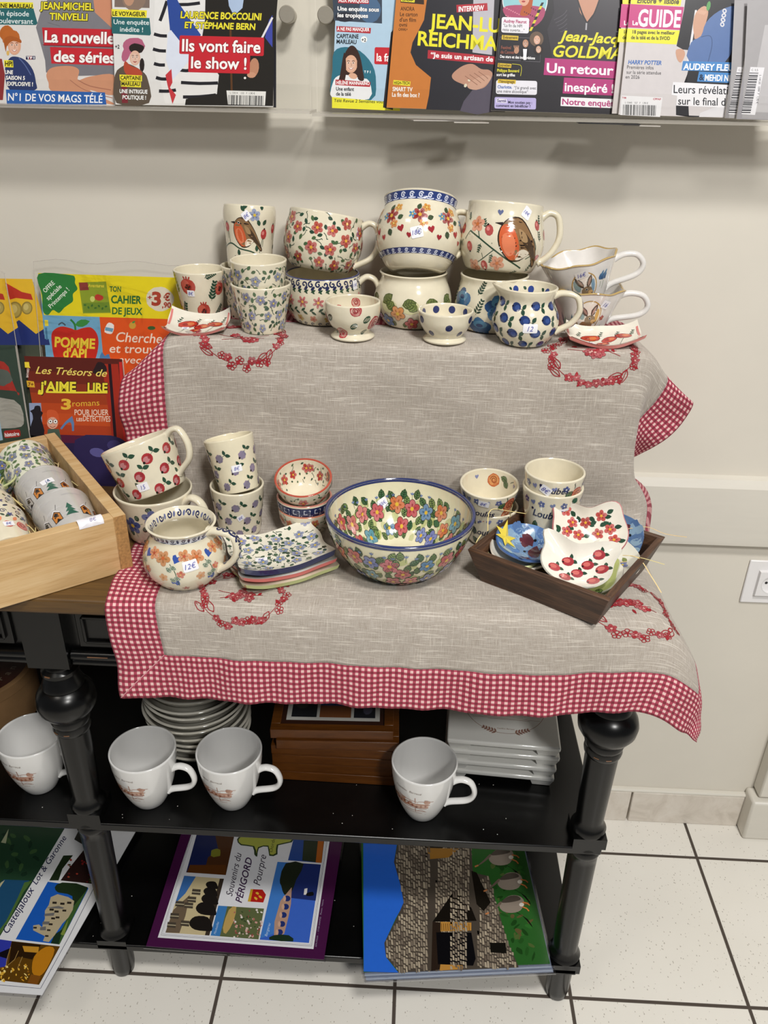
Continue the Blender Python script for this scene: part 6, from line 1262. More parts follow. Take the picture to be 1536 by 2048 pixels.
r_, s_ = printed('pawL', 'childrens_magazine', 'green bagged magazine with a red histoire label at the left edge', 'magazine', [(-70, 900), (62, 896), (10, 569), (-90, 560)], .006, '#3f4a42',
    lambda P: (paw(P, -14), Q(P, [(-60, 690), (30, 690), (60, 893), (-60, 893)], '#38473c'), P.poly([(-60, 720), (8, 724), (24, 760), (36, 790), (30, 782), (-60, 770)], '#a8342a', 0, 3), P.blob(2, 755, 22, 16, .2, '#5a625a', 0, 16, .1), P.poly([(-60, 800), (28, 800), (48, 840), (30, 856), (-60, 850)], '#a7a49a', 0, 3),
               Q(P, [(-60, 800), (-2, 830), (6, 880), (-60, 893)], '#9ab8cc'), P.rect(8, 860, 41, 875, '#b0302c', 0, -.1, 4), T(P, 'histoire', 10, 873.5, 8, '#f2eeee', 29, ang=-.1)), KG)
bag(r_, s_, [(-70, 902), (66, 896), (12, 545), (-90, 540)], .003, 3)
def d_pomme(P):
    Q(P, [(76, 546), (376, 556), (392, 644), (88, 632)], '#e2cf1e'); P.poly([(77, 548), (140, 550), (150, 556), (150, 566), (155, 578), (146, 588), (146, 602), (136, 610), (128, 616), (118, 626), (106, 620), (96, 630), (86, 622), (84, 590)], '#2f7a3a', 0, 4)
    for t, x, y, h, w in (('OFFRE', 91, 586, 9.5, 27), ('spéciale', 97, 601, 9.5, 38), ('Printemps !', 102, 617, 9.5, 52)): T(P, t, x, y, h, '#eef0e4', w, ang=-.78, bold=.012)
    P.poly([(157, 565), (212, 563), (222, 626), (166, 627)], '#8a9a2c'); Q(P, [(158, 565), (175, 565), (178, 580), (160, 581)], '#8a3a34'); T(P, 'Aventures', 176, 574, 7, '#d8c83c', 32); P.blob(197, 595, 9, 7, .2, '#b83a2c', 0, 10, .15); P.blob(185, 598, 5, 6, 0, '#c8d070', 0, 9); Q(P, [(166, 606), (218, 604), (221, 624), (167, 625)], '#6f8a2c')
    for k in range(7): P.blob(170+k*7, 610+(k*5 % 9), 3, 2, k, '#3f6a2c', 0, 7)
    T(P, 'TON', 219, 583, 11, '#2f6a34', 23, bold=.035); T(P, 'CAHIER', 222, 606, 16, '#2f6a34', 61, bold=.045); T(P, 'DE JEUX', 224, 628, 14, '#2f6a34', 61, bold=.04)
    P.blob(320, 598, 28, 24, .1, '#d8d0bc', 0, 24, .03); T(P, '+', 295, 599, 9, '#a8402c', 9, bold=.05); T(P, '3', 303, 610, 27, '#a8402c', 19, bold=.06); T(P, '€', 327, 601, 15, '#a8402c', 13, bold=.05); T(P, ',90', 324, 615, 11, '#a8402c', 18, bold=.05)
    Q(P, [(86, 630), (201, 634), (224, 905), (108, 905)], '#6fa4c4'); Q(P, [(199, 634), (400, 640), (400, 905), (224, 905)], '#d9541c')
    P.poly([(103, 680), (106, 662), (122, 653), (140, 656), (152, 660), (166, 656), (182, 655), (194, 668), (197, 690), (190, 720), (172, 745), (130, 748), (110, 720)], '#c02a1c', 0, 4); P.stroke([(151, 660), (149, 648), (141, 639)], 4, '#2f7a3a', 0, 3); P.leaf(150, 650, 31, 15, -.25, '#3c8c40')
    P.stroke([(117, 650), (124, 645), (131, 651)], 3, '#4a5a66', 0, 2); T(P, 'POMME', 109, 693, 20, '#e6c83a', 81, bold=.05, ang=.05); T(P, "d'API", 126, 714, 19, '#e6c83a', 47, bold=.05, ang=.05)
    Q(P, [(89, 640), (96, 640), (97, 652), (90, 652)], '#e6d23a'); Q(P, [(90, 655), (94, 655), (96, 680), (92, 680)], '#4a7a9c'); P.poly([(212, 652), (218, 645), (228, 650), (226, 664), (221, 668), (209, 664)], '#e8e4e0', 0, 2); Q(P, [(211, 654), (227, 657), (225, 664), (210, 661)], '#6a9cb8'); P.blob(265, 651, 7, 7, 0, '#c89a3a', 0, 12); P.leaf(264, 646, 8, 4, -.5, '#3c8c40'); P.blob(303, 656, 8, 4, 0, '#3a5a2c', 0, 10)
    T(P, 'Cherche', 232, 683, 20, '#f0dcc8', 92, shear=.15, bold=.012, ang=.04); T(P, 'et trouve', 219, 705, 18, '#f0dcc8', 104, shear=.1, bold=.012, ang=.02); T(P, 'avec', 238, 726, 15, '#f0dcc8', 44, shear=.15, bold=.01); P.poly([(198, 720), (204, 704), (210, 712), (218, 708), (222, 735), (200, 735)], '#4a78a8', 0, 2)
r_, s_ = printed('pomme', 'childrens_magazine', 'bagged magazine with a red apple on blue and an orange panel', 'magazine', [(108, 905), (400, 912), (376, 558), (78, 549)], .004, '#6fa4c4', d_pomme, KG)
bag(r_, s_, [(100, 905), (408, 912), (380, 528), (66, 521)], .004, 8)
def d_jaime(P):
    r = ('#5a2018', '#6c2618', '#84301a', '#9c3a1a', '#b2441c', '#bc4a1e', '#a83c1c', '#54203a', '#2a2448')
    ys = (712, 742, 765, 785, 805, 825, 848, 868, 884, 990)
    for k, c in enumerate(r): Q(P, [(48+(ys[k]-712)*.17, ys[k]), (244+(ys[k]-712)*.1, ys[k]+6), (244+(ys[k+1]-712)*.1, ys[k+1]+6), (48+(ys[k+1]-712)*.17, ys[k+1])], c)
    P.poly([(204, 728), (236, 728), (262, 960), (236, 960)], '#a02c1c'); P.poly([(216, 728), (222, 728), (234, 880), (228, 880)], '#26141c'); P.poly([(196, 724), (208, 727), (214, 740), (205, 750), (186, 746), (190, 734)], '#2a1a1c', 0, 2); Q(P, [(238, 724), (244, 724), (262, 960), (252, 960)], '#c42a24')
    P.text('Les Trésors de', 71, 747, 15, '#e8d266', ang=.045, shear=.3, bold=.012, w=143)
    T(P, "j'AIME", 80, 782, 20, '#e8d83c', 72, bold=.05, ang=.02, out='#3a2414', ow=.08); T(P, 'LIRE', 175, 783, 18, '#e8d83c', 40, bold=.05, ang=.02, out='#3a2414', ow=.08); P.stroke([(84, 786), (78, 787), (80, 780)], 5, '#e8d83c', 0, 2); P.stroke([(92, 784), (150, 785), (215, 785)], 3.5, '#e8d83c', 0, 1)
    T(P, '3', 122, 818, 21, '#e0b23a', 20, bold=.05); T(P, 'romans', 145, 813, 12.5, '#e0b23a', 54, ang=-.04, bold=0); T(P, 'POUR JOUER', 149, 830, 11.5, '#e6c8b4', 68, ang=.0, bold=.02); T(P, 'LES', 153, 842, 6.5, '#e6c8b4', 12); T(P, 'DÉTECTIVES', 166, 842, 11.5, '#e6c8b4', 55, bold=.02)
    Q(P, [(49, 724), (58, 724), (59, 732), (61, 736), (50, 735)], '#e8cf3a'); T(P, 'BAYARD', 56.5, 755, 4.2, '#e0d0c8', 18, ang=-PI/2+.1); Q(P, [(53, 761), (68, 763), (70, 775), (55, 774)], '#d8a82e'); T(P, '7+', 56, 772, 7.5, '#6a3a1c', 11)
    P.poly([(58, 806), (82, 806), (86, 868), (62, 868)], '#8c98b8'); P.poly([(60, 870), (62, 850), (66, 838), (64, 826), (60, 822), (68, 818), (70, 812), (80, 812), (82, 822), (86, 826), (82, 836), (86, 850), (88, 870)], '#1e1a20', 0, 2)
    P.poly([(94, 832), (96, 820), (112, 822), (118, 836), (114, 855), (98, 850)], '#c8552c', 0, 3); P.blob(105, 846, 11, 12, 0, '#d8a088', 0, 14)
    for x in (101, 111): P.blob(x, 843, 5, 5, 0, '#1e1a20', 0, 12); P.blob(x, 843, 4.2, 4.2, 0, '#ece6e0', 0, 12); P.blob(x, 843, 1.6, None, 0, '#1e1a20', 0, 8)
    P.stroke([(100, 852), (105, 855), (111, 852)], 1, '#6a2a20', 0, 2)
    for k in range(5): P.stroke([(122, 858), (132+k*3, 846-k*3), (146, 838+k*6)], 4, '#5c7ca8', 0, 2)
    P.poly([(96, 858), (118, 858), (124, 885), (92, 885)], '#4a5a4c'); P.poly([(150, 880), (200, 870), (240, 876), (262, 900), (262, 960), (160, 960)], '#2e2850', 0, 2); P.blob(195, 905, 16, 9, .2, '#5c5890', 0, 12); P.blob(228, 890, 14, 10, 0, '#403a6c', 0, 12)
printed('jaime', 'childrens_magazine', 'thick red story magazine standing in front of the apple magazine', 'magazine', [(84, 940), (265, 962), (242, 720), (50, 714)], .011, '#a43c1c', d_jaime, KG, side='#e6e2dc')

# ------------------------------------------------------------------ middle shelf: white mugs, bowls, frames, trivets, box
ZM = .4304
MUGP = [(.0245, 0), (.0275, .002), (.036, .020), (.0445, .045), (.0500, .070), (.0532, .092), (.0545, .113)]
for (x, y, sp), lab in zip(((-.626, 1.003, -.2), (-.428, .983, -.3), (-.285, .989, -.3), (.039, .986, -.35)), ('behind the turned left leg', 'in front of the bowl stack, left of its twin', 'right beside the other mug, near the frames', 'standing alone in front of frames and trivets')):
    pot('mug', 'white mug with a sepia sketch '+lab, (x, y, ZM), MUGP, t=.0032, body='#dcdbd9', spin=sp, paint=d_sepia, mat=M['porcelain'], handle=(100, .080, .028, .034, .013, .009, .006), group='white sketch mugs on the shelf')
SB_ = [(.040, 0), (.042, .004), (.058, .009), (.078, .022), (.0905, .0385), (.0925, .0405)]
rr_ = random.Random(5)
for k in range(9):
    pot('bowl', 'plain grey white bowl, '+('lowest', 'second from bottom', 'third from bottom', 'fourth from bottom', 'middle', 'fourth from top', 'third from top', 'second from top', 'topmost')[k]+' of the stack behind the white mugs', (-.374+rr_.uniform(-.004, .004), 1.124+rr_.uniform(-.004, .004), ZM+.0155*k), SB_, body='#c6c2b6', t=.005, rot=(rr_.uniform(-.012, .012), rr_.uniform(-.012, .012), 0), mat=M['porcelain'], group='stacked grey white bowls')
FS = Sheet('frame'); FW, FD, FT = .2105, .27, .0197
for k in range(6):
    lab = ('topmost picture frame of the stack, white matted photos showing', 'second picture frame from the top of the stack', 'third picture frame from the top of the stack', 'fourth picture frame from the top of the stack', 'fifth picture frame from the top of the stack', 'lowest picture frame of the stack')[k]
    root = thing('picture_frame', 'orange varnished '+lab, 'picture frame', (0, 0, 0), group='picture frames stacked on the shelf')
    dx, dy, rz = ((0, 0, .035), (.010, -.004, .03), (-.001, .004, -.012), (.0, .003, -.01), (-.0005, .004, -.012), (.004, .003, -.016))[k]
    root.matrix_world = Matrix.Translation((-.2245+dx, 1.0355+dy, ZM+FT*(5-k))) @ Matrix.Rotation(rz, 4, 'Z')
    for c, d in (((FW/2, .008, FT/2), (FW, .016, FT)), ((FW/2, FD-.008, FT/2), (FW, .016, FT)), ((.008, FD/2, FT/2), (.016, FD-.032, FT)), ((FW-.008, FD/2, FT/2), (.016, FD-.032, FT))):
        b = MB(); b.box(c, d); b.build('frame_rail', M['frame_wood'], root, bevel=.0008)
    b = MB(); b.box((FW/2, FD/2, FT*.45), (FW-.03, FD-.03, FT*.6), '#3a2018'); P = Paint(b, lambda u, v, l: (u, v, FT*.75+l), lb=1e-4, lz=0, seq=4e-6, maxl=None)
    if k == 0:
        P.rect(.024, .030, FW-.024, FD-.03, '#d8d8d2'); P.rect(.032, .038, .076, .12, '#20242a'); P.rect(.081, .038, .136, .068, '#8a5430'); P.rect(.081, .068, .136, .09, '#3a5890'); P.rect(.141, .038, FW-.032, .12, '#22242e'); P.rect(.081, .095, .136, .2, '#5a5a44'); P.rect(.032, .125, .076, .2, '#44504a'); P.rect(.141, .125, FW-.032, .2, '#50443a')
        P.blob(.165, .06, .008, .012, 0, '#5a5a70', 0, 10, .2); P.blob(.05, .07, .012, .01, 0, '#3a4038', 0, 10, .2)
    b.build('picture', M['print'], root, angle=20)
TS = Sheet('trivet')
for k in range(4):
    root = thing('trivet', 'white ceramic trivet with corner feet, '+('topmost, a round sepia view on it', 'second from the top', 'third from the top', 'lowest')[k]+' of the pile', 'trivet', (0, 0, 0), group='white trivets piled on the shelf')
    dx, dy, rz = ((0, 0, 0), (.001, .001, .004), (-.002, .001, -.004), (-.003, .003, -.01))[k]; w, HT_ = .1945, .0238
    root.matrix_world = Matrix.Translation((.0785+dx, 1.056+dy, ZM+HT_*(3-k))) @ Matrix.Rotation(-.055+rz, 4, 'Z')
    b = MB(); b.box((w/2, w/2, HT_-.0052), (w, w, .0100), '#d9d8d3')
    o = b.build('slab', M['porcelain'], root, bevel=.003)
    for x in (.0215, w-.0215):
        for y in (.0215, w-.0215):
            f = MB(); f.box((x, y, .0072), (.040, .040, .0142), '#d9d8d3', taper=-.22); f.build('foot', M['porcelain'], root, bevel=.001)
    if k == 0:
        b = MB(); P = Paint(b, lambda u, v, l: (u, v, HT_-.0003+l), lb=1e-4, lz=0, seq=4e-6, maxl=None); cx, cy, r = w/2+.004, w/2+.002, .073
        P.stroke([(cx+r*math.cos(2*PI*i/48), cy+r*math.sin(2*PI*i/48)) for i in range(48)], .0009, '#8a6456', 0, 1, True)
        for k2 in range(26):
            v = cy-.038+k2*.0026; hw = math.sqrt(max(0, r*r-(v-cy)**2))*rr_.uniform(.5, .95); o = rr_.uniform(-.2, .2)*(r-hw); P.stroke([(cx-hw+o, v), (cx+o, v+rr_.uniform(-.001, .001)), (cx+hw+o, v)], .0008, jc('#a08272', .2), 0, 2)
        P.poly([(cx-.045, cy+.01), (cx-.02, cy+.02), (cx+.03, cy+.016), (cx+.05, cy+.01), (cx+.05, cy-.004), (cx-.045, cy-.002)], '#9c7262')
        for x in (-.02, .022): P.stroke([(cx+x, cy-.018), (cx+x, cy+.03)], .0014, '#8a6456', 0, 1)
        for sg in (-1, 1): fern(P, cx+sg*.014, cy-r+.001, .028, PI/2+sg*-1.15, '#8a6456', 5)
        P.text('Castillou Barraué', cx, cy-r+.010, .0032, '#8a6456', al='c', shear=.3); b.build('printed_view', M['print'], root, angle=20)
bx = thing('round_box', 'round brown cardboard box with dark lid at the left end of the middle shelf', 'box', (-.822, 1.185, ZM))
b = MB(); b.lathe([(0, 0), (.108, 0), (.110, .002), (.110, .096), (.1085, .0975), (0, .0975)], 64); b.build('body', M['cardboard'], bx)
b = MB(); b.lathe([(.1125, .080), (.1135, .081), (.1135, .1015), (.1115, .103), (.104, .1032)], 64, col='#8c6a44'); b.build('lid_rim', M['cardboard'], bx)
b = MB(); b.lathe([(.104, .1025), (.104, .1034), (0, .1036)], 64, col='#3f1a12'); P = Paint(b, lambda u, v, l: (u, v, .1036+l), lb=2e-4, maxl=None)
for i, ch in enumerate('aran'):
    a = -.62+i*.2; P.text(ch, .088*math.cos(a), .088*math.sin(a), .014, '#8a7a68', ang=a+PI/2, al='c', bold=.02)
b.build('lid_top', M['print'], bx, angle=20)

# ------------------------------------------------------------------ lower shelf: laminated placemats
PMG = 'laminated placemats on the lower shelf'
def lam(key, name, label, quad, col, draw, th=.0012, dz=0, off=(0, 0), border=5):
    s = Sheet(key); root = thing('placemat', label, 'placemat', group=PMG); root.matrix_world = Matrix.Translation(s.N*dz+s.A*off[0]+s.B*off[1]) @ s.mw
    q = [s.m(*p) for p in quad]; c = (sum(p[0] for p in q)/4, sum(p[1] for p in q)/4)
    b = MB(); b.add([(x, y, -th) for x, y in q]+[(x, y, 0) for x, y in q], [(3, 2, 1, 0), (4, 5, 6, 7)]+[(i, (i+1) % 4, 4+(i+1) % 4, 4+i) for i in range(4)], col)
    P = Paint(b, s.surf, fy=-1, lb=6e-5, lz=0, seq=3e-6, maxl=None); draw(P); b.build('print', M['satin'], root, angle=20)
    g = [(c[0]+(x-c[0])*1.022, c[1]+(y-c[1])*1.03) for x, y in q]; b = MB()
    for i in range(4):
        j = (i+1) % 4; b.add([(*q[i], -th*.3), (*q[j], -th*.3), (*g[j], -th*.3), (*g[i], -th*.3), (*q[i], -th*.8), (*q[j], -th*.8), (*g[j], -th*.8), (*g[i], -th*.8)], [(0, 1, 2, 3), (7, 6, 5, 4), (3, 2, 6, 7)])
    b.build('laminate_edge', M['sleeve'], root, angle=20); return root
def lerpq(q, u, v): return tuple((q[0][i]*(1-u)+q[1][i]*u)*(1-v)+(q[3][i]*(1-u)+q[2][i]*u)*v for i in (0, 1))
def d_castle(P):
    zz = lambda L: [(x*.1953, 1640+y*.1953) for x, y in L]
    Q(P, zz([(-300, 1180), (0, 1190), (660, 90), (640, -60), (0, -60), (-300, 400)]), '#24402c'); Q(P, zz([(-300, 1150), (0, 1170), (230, 760), (300, 620), (40, 610), (-300, 900)]), '#1f4a6c'); P.poly(zz([(0, 1170), (60, 1090), (240, 740), (330, 620), (250, 640), (180, 800), (60, 1040), (-40, 1170)]), '#4a6a34'); Q(P, zz([(0, 690), (50, 615), (10, 640), (-60, 740)]), '#b8b088')
    for k in range(14): P.blob(*zz([(60+k*31 % 330, 150+k*67 % 430)])[0], 8, 4, k, '#3c5a34' if k % 2 else '#1c3424', 0, 9, .2)
    Q(P, zz([(10, 230), (90, 90), (60, 240)]), '#aab08c')
    P.text('Casteljaloux', 15.5, 1868, 14, '#20224a', ang=-1.03, shear=.15, bold=.008, w=104); P.text('Lot & Garonne', 73, 1770, 12, '#20224a', ang=-1.00, shear=.15, bold=.006, w=112)
    Q(P, zz([(160, 1222), (490, 632), (900, 690), (905, 705), (610, 1275)]), '#1c58b4'); P.poly(zz([(560, 690), (640, 640), (900, 690), (760, 900), (740, 780), (640, 750), (590, 740)]), '#20301c', 0, 2); P.poly(zz([(740, 900), (900, 700), (610, 1275), (520, 1265), (640, 1100)]), '#3a5a2c'); P.poly(zz([(520, 1260), (560, 1170), (640, 1120), (600, 1275)]), '#1c3020')
    P.poly(zz([(500, 870), (520, 790), (590, 760), (700, 790), (760, 830), (745, 920), (700, 1000), (640, 1060), (560, 1180), (500, 1250), (440, 1240), (460, 1190), (400, 1160), (340, 1130), (340, 1080), (400, 1070), (430, 1100), (460, 1010), (460, 930)]), '#b0a284', 0)
    for x, y, s in ((560, 850, 1), (640, 860, 1), (710, 850, 1), (530, 920, 1), (580, 940, 1), (545, 1010, .9), (590, 1000, .9), (520, 1070, .9), (500, 1130, .8), (480, 1190, .8), (360, 1105, .8), (660, 930, .9)): P.poly(zz([(x-22*s, y-14*s), (x+22*s, y-12*s), (x+20*s, y+10*s), (x-24*s, y+8*s)]), '#2c2620')
    for L in ([(470, 900), (600, 880), (660, 900), (640, 910)], [(460, 960), (560, 950), (550, 980), (450, 985)], [(440, 1040), (510, 1040), (500, 1070), (430, 1070)], [(410, 1100), (470, 1090), (470, 1130), (410, 1130)]): P.poly(zz(L), '#6a6868')
    P.poly(zz([(620, 1170), (700, 1020), (660, 1180), (640, 1180)]), '#7a8a3c')
    Q(P, zz([(-300, 1190), (15, 1225), (120, 1240), (615, 1295), (400, 1688), (-300, 1610)]), '#5a3c10'); Q(P, zz([(-300, 1190), (15, 1225), (120, 1240), (60, 1500), (-300, 1560)]), '#3038a0'); P.poly(zz([(-10, 1360), (110, 1310), (70, 1420), (0, 1400)]), '#141018'); P.poly(zz([(120, 1245), (420, 1280), (330, 1430), (190, 1400), (90, 1480)]), '#2a1a0c'); P.poly(zz([(230, 1290), (400, 1300), (390, 1360), (250, 1350)]), '#c08a2c'); P.poly(zz([(330, 1560), (350, 1400), (470, 1300), (560, 1330), (480, 1520), (400, 1600)]), '#b87818', 0, 3); P.poly(zz([(320, 1580), (420, 1600), (380, 1685), (280, 1670)]), '#7a4a18')
    rl = random.Random(9)
    for k in range(34): P.blob(*zz([(rl.uniform(-20, 300), rl.uniform(1480, 1660))])[0], rl.uniform(1.2, 4), rl.uniform(1, 2.4), rl.uniform(0, 3), rl.choice(('#e0b040', '#f4dc8c', '#8a5a18', '#c89028')), 0, 7)
    for L in ([(110, 1300), (70, 1430), (60, 1520)], [(190, 1340), (150, 1430), (80, 1490)], [(230, 1400), (180, 1520)]): P.stroke(zz(L), 1.2, '#a08048', 0, 1)
    Q(P, zz([(505, 620), (650, 365), (748, 362), (640, 500), (600, 620)]), '#22301c'); Q(P, zz([(620, 620), (720, 480), (880, 280), (1010, 300), (950, 655)]), '#2c1a18'); P.poly(zz([(760, 200), (800, 120), (900, 160), (860, 260)]), '#30302a')
    for k in range(22): P.blob(*zz([(rl.uniform(700, 940), rl.uniform(400, 640))])[0], 2.4, 1.8, 0, rl.choice(('#8a2424', '#a84030', '#3a4a24', '#5a1c1c')), 0, 7)
    P.stroke(zz([(-300, 1655), (0, 1690), (415, 1727), (700, 1210), (970, 680)]), .9, '#2c3050', 0, 1)
lam('castle', '', 'placemat of castle and night street overhanging the lower shelf at the left', [(-160, 1972), (84, 1990), (282, 1644), (110, 1622)], '#dcdcde', d_castle)
def d_perig(P):
    zz = lambda L: [(260+x*.2995, 1640+y*.2995) for x, y in L]
    Q(P, zz([(185, 785), (1225, 862), (1345, 60), (430, 30)]), '#dcdce0'); P.stroke(zz([(430, 30), (207, 768), (1212, 842), (1328, 60)]), .8, '#2a2a34', 0, 1); P.stroke(zz([(440, 30), (216, 760), (1205, 833), (1320, 60)]), .5, '#2a2a34', 0, 1)
    Q(P, zz([(375, 350), (455, 60), (700, 90), (640, 368)]), '#1c2450'); P.poly(zz([(560, 60), (700, 90), (640, 368), (500, 330), (520, 250), (590, 200)]), '#4a2c18'); P.poly(zz([(400, 300), (640, 300), (640, 368), (380, 350)]), '#5c3414', 0); P.blob(*zz([(570, 220)])[0], 10, 9, 0, '#7a7a28', 0, 10, .2)
    Q(P, zz([(236, 752), (362, 372), (628, 392), (530, 772)]), '#c4b48c'); Q(P, zz([(300, 560), (362, 372), (440, 378), (370, 490)]), '#3c6cac'); P.poly(zz([(236, 752), (290, 600), (400, 500), (370, 640), (330, 755)]), '#6a5a48'); P.poly(zz([(600, 392), (628, 392), (530, 772), (500, 770)]), '#3a3028')
    for x, y, w in ((470, 700, 1.25), (505, 600, 1.1), (530, 535, .9), (535, 485, .75), (545, 440, .65)): P.poly(zz([(x-60*w, y-10), (x-30*w, y-44*w), (x+40*w, y-40*w), (x+66*w, y+20*w), (x+50*w, y+34*w), (x-30*w, y+26*w)]), '#1e1a18', 0, 3)
    for x, y in ((280, 700), (300, 640), (335, 560), (415, 530), (445, 480), (395, 570), (370, 690)): P.poly(zz([(x-28, y-20), (x+28, y-16), (x+24, y+22), (x-34, y+16)]), '#4a4238'); P.stroke(zz([(x-30, y), (x+26, y+4)]), 1.2, '#d0c4a0', 0, 1)
    Q(P, zz([(538, 772), (590, 572), (895, 592), (858, 798)]), '#5c6440'); Q(P, zz([(538, 772), (590, 572), (650, 576), (600, 776)]), '#3c78b8'); P.poly(zz([(620, 720), (660, 600), (710, 580), (690, 680), (640, 760)]), '#b89a5a', 0, 2)
    rl = random.Random(3)
    for k in range(70): P.blob(*zz([(rl.uniform(690, 880), rl.uniform(600, 790))])[0], rl.uniform(1.4, 3.2), rl.uniform(1.2, 2.4), rl.uniform(0, 3), rl.choice(('#a8685c', '#c8988c', '#e0d8d0', '#3a4a2c', '#8a4c44', '#d0b8b0')), 0, 6)
    Q(P, zz([(866, 800), (985, 280), (1275, 298), (1195, 822)]), '#3a62c0'); Q(P, zz([(985, 280), (1060, 285), (1040, 500), (1010, 560), (960, 760), (870, 790)]), '#3f78c4'); Q(P, zz([(1080, 285), (1275, 298), (1240, 540), (1060, 520)]), '#22306c'); P.poly(zz([(1040, 290), (1160, 292), (1110, 400), (1080, 480), (1030, 500), (1010, 440), (1000, 400)]), '#22281c', 0, 2); P.poly(zz([(1005, 540), (1080, 450), (1075, 560), (1060, 640), (1030, 760), (960, 800), (965, 680)]), '#b08c78')
    for x, y in ((1050, 525), (1040, 580), (1025, 635), (1015, 695), (1000, 750)): P.blob(*zz([(x, y)])[0], 6.5, 6, 0, '#22306c', 0, 12); P.blob(*zz([(x-18, y)])[0], 3, 6, 0, '#c8a088', 0, 8)
    P.poly(zz([(930, 800), (960, 770), (1060, 770), (1090, 812)]), '#1e3020', 0, 2); P.poly(zz([(1160, 500), (1165, 460), (1185, 456), (1180, 500)]), '#ece8e4'); P.poly(zz([(1180, 490), (1220, 480), (1225, 505), (1180, 508)]), '#141418', 0, 2)
    Q(P, zz([(1055, 270), (1110, 60), (1305, 75), (1280, 288)]), '#2c4a90'); P.poly(zz([(1150, 272), (1165, 70), (1305, 75), (1280, 288)]), '#2c3424'); P.poly(zz([(1240, 285), (1260, 90), (1300, 90), (1278, 288)]), '#a85a1c')
    P.poly(zz([(715, 130), (760, 100), (900, 80), (1080, 100), (1080, 150), (990, 170), (985, 230), (930, 240), (920, 180), (860, 190), (850, 245), (830, 230), (820, 180), (740, 170)]), '#2c3c20', 0, 2); P.poly(zz([(725, 132), (765, 106), (900, 88), (1070, 106), (1070, 145), (980, 165), (975, 222), (935, 230), (925, 172), (855, 182), (845, 225), (830, 175), (745, 162)]), '#a8ac48', 0, 2); T(P, 'Dordogne', *zz([(950, 215)])[0], 7, '#4a4a20', 44, ang=-1.35, bold=0)
    P.text('Souvenirs du', *zz([(682, 512)])[0], 14, '#3a3040', ang=-1.35, shear=.25, w=88); P.text('PÉRIGORD', *zz([(745, 556)])[0], 14, '#40284a', ang=-1.33, w=92, bold=.02, shear=.2); P.text('Pourpre', *zz([(868, 440)])[0], 15, '#3a3040', ang=-1.36, shear=.25, w=62)
    P.poly(zz([(786, 545), (806, 462), (885, 466), (908, 500), (890, 552)]), '#b0221c'); P.poly(zz([(786, 545), (806, 462), (822, 463), (804, 547)]), '#c8a028')
    for x, y in ((850, 490), (840, 525), (870, 515)): P.blob(*zz([(x, y)])[0], 4, 2.4, .6, '#dcb038', 0, 8, .2)
    P.text('Bergerac', *zz([(915, 780)])[0], 5.5, '#b8cce4', ang=-1.3, shear=.25, w=28); P.text('Monbazillac', *zz([(572, 765)])[0], 4.5, '#b8cce4', ang=-1.3, shear=.25, w=26); P.text('APA-POUX  -  17100 SAINTES   Photos : Valoire', *zz([(1246, 850)])[0], 3.4, '#9a88a4', ang=-1.42, w=96, bold=0)
lam('perig', '', 'purple bordered placemat of bridge and market arcades on the lower shelf', [(292, 1892), (648, 1919), (690, 1648), (372, 1636)], '#43163f', d_perig, th=.0016)
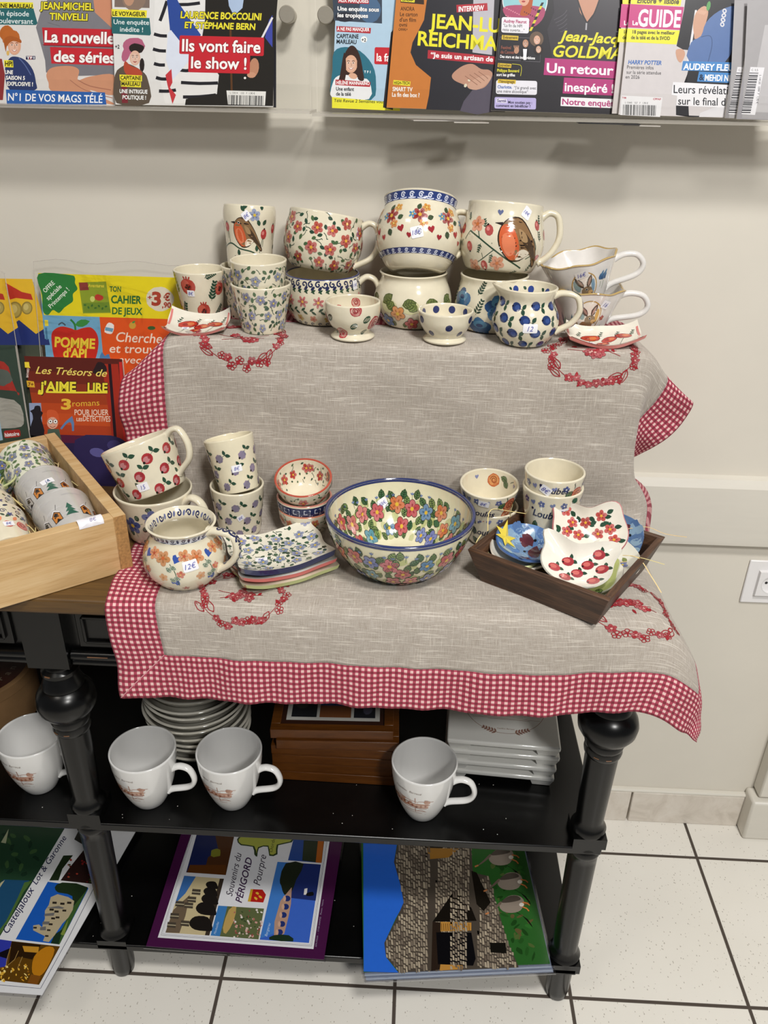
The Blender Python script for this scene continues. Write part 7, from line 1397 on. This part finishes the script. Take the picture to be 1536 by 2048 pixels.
def d_goose(P):
    zz = lambda L: [(700+x*.3516, 1640+y*.3516) for x, y in L]
    Q(P, zz([(78, 862), (1138, 815), (976, 100), (75, 60)]), '#2a5c26'); Q(P, zz([(78, 862), (275, 868), (205, 780), (195, 700), (260, 560), (310, 470), (290, 380), (250, 240), (280, 60), (75, 60)]), '#2a66d0')
    rl = random.Random(8)
    for k in range(70):
        yy = rl.uniform(120, 780); P.blob(*zz([(rl.uniform(800+yy*.05, 930+yy*.17), yy)])[0], rl.uniform(4, 11), rl.uniform(2, 5), rl.uniform(0, 3), rl.choice(('#24501f', '#2f6a2a', '#1c4218', '#4c6030', '#5c5030')), 0, 9, .2)
    wall = [(280, 866), (205, 780), (195, 700), (265, 560), (305, 470), (290, 380), (250, 240), (285, 60), (680, 60), (700, 300), (790, 320), (850, 540), (900, 700), (960, 838)]; P.poly(zz(wall), '#4a423a', 0)
    import bisect
    def inside(x, y):
        c = False; j = len(wall)-1
        for i in range(len(wall)):
            if (wall[i][1] > y) != (wall[j][1] > y) and x < (wall[j][0]-wall[i][0])*(y-wall[i][1])/(wall[j][1]-wall[i][1])+wall[i][0]: c = not c
            j = i
        return c
    x = 205
    while x < 950:
        y = 70+rl.uniform(0, 20)
        while y < 860:
            l = rl.uniform(14, 44)
            if inside(x, y) and inside(x+6, y+l*.5): P.poly(zz([(x, y), (x+rl.uniform(8, 12), y+2), (x+rl.uniform(8, 12)+3, y+l-3), (x+2, y+l-5)]), mixc('#62564c', '#b4a690', rl.random()))
            y += l+3
        x += 14
    P.poly(zz([(470, 580), (580, 420), (625, 400), (640, 470), (690, 500), (720, 575)]), '#17130f'); P.poly(zz([(690, 290), (720, 300), (800, 470), (760, 520), (720, 480)]), '#1a1611'); P.poly(zz([(430, 230), (425, 150), (560, 150), (450, 180)]), '#201812')
    P.poly(zz([(440, 160), (620, 165), (560, 215), (445, 225)]), '#a0702c')
    P.poly(zz([(462, 860), (470, 580), (520, 585), (515, 850)]), '#2a1f18'); Q(P, zz([(515, 635), (515, 580), (690, 585), (690, 630)]), '#b8843c'); Q(P, zz([(510, 858), (515, 815), (640, 825), (640, 850)]), '#b8843c'); P.poly(zz([(490, 640), (690, 642), (715, 790), (700, 830), (500, 822)]), '#0e0d10')
    for k in range(14): P.stroke(zz([(520+k*12, 590), (522+k*12, 630)]), 1, '#5a3c1c', 0, 1)
    P.poly(zz([(795, 700), (885, 700), (890, 760), (800, 755)]), '#15130f')
    for k, (x, y) in enumerate(((850, 205), (900, 345), (910, 475))):
        P.poly(zz([(x+30, y+50), (x+100, y+90), (x+130, y+140), (x+70, y+70)]), '#14170f', 0, 2)
        P.poly(zz([(x-60, y+10), (x-10, y-40), (x+50, y-42), (x+80, y-10), (x+60, y+40), (x+10, y+55), (x-40, y+45)]), '#8c8074', 0, 3); P.poly(zz([(x-50, y-5), (x-10, y-38), (x+40, y-42), (x+60, y-20), (x, y-5)]), '#4c443c', 0, 3); P.blob(*zz([(x+66, y+8)])[0], 5, 4, 0, '#d8d0c4', 0, 9)
        P.poly(zz([(x-50, y+5), (x-100, y+45), (x-130, y+60), (x-90, y+25), (x-55, y-10)]), '#6a5c50', 0, 2); P.stroke(zz([(x-120, y+54), (x-140, y+62)]), 3, '#c07a4a', 0, 1)
        P.stroke(zz([(x+70, y+20), (x+95, y+30), (x+108, y+45)]), 2.4, '#c8743c', 0, 1); P.stroke(zz([(x+70, y-5), (x+98, y), (x+112, y+12)]), 2.4, '#c8743c', 0, 1)
GQ = [(727, 1944), (1100, 1927), (1043, 1676), (722, 1660)]
for k in (3, 2, 1):
    lam('goose', '', ('', 'second placemat from the top under the goose cottage one', 'third placemat from the top under the goose cottage one', 'lowest placemat under the goose cottage one')[k], GQ, '#9aa4b4', lambda P: None, dz=-.0042*k, off=(.002*k, -.0045*k if k < 3 else -.008))
lam('goose', '', 'topmost placemat with stone cottage and three geese at the right', GQ, '#2a5c26', d_goose)
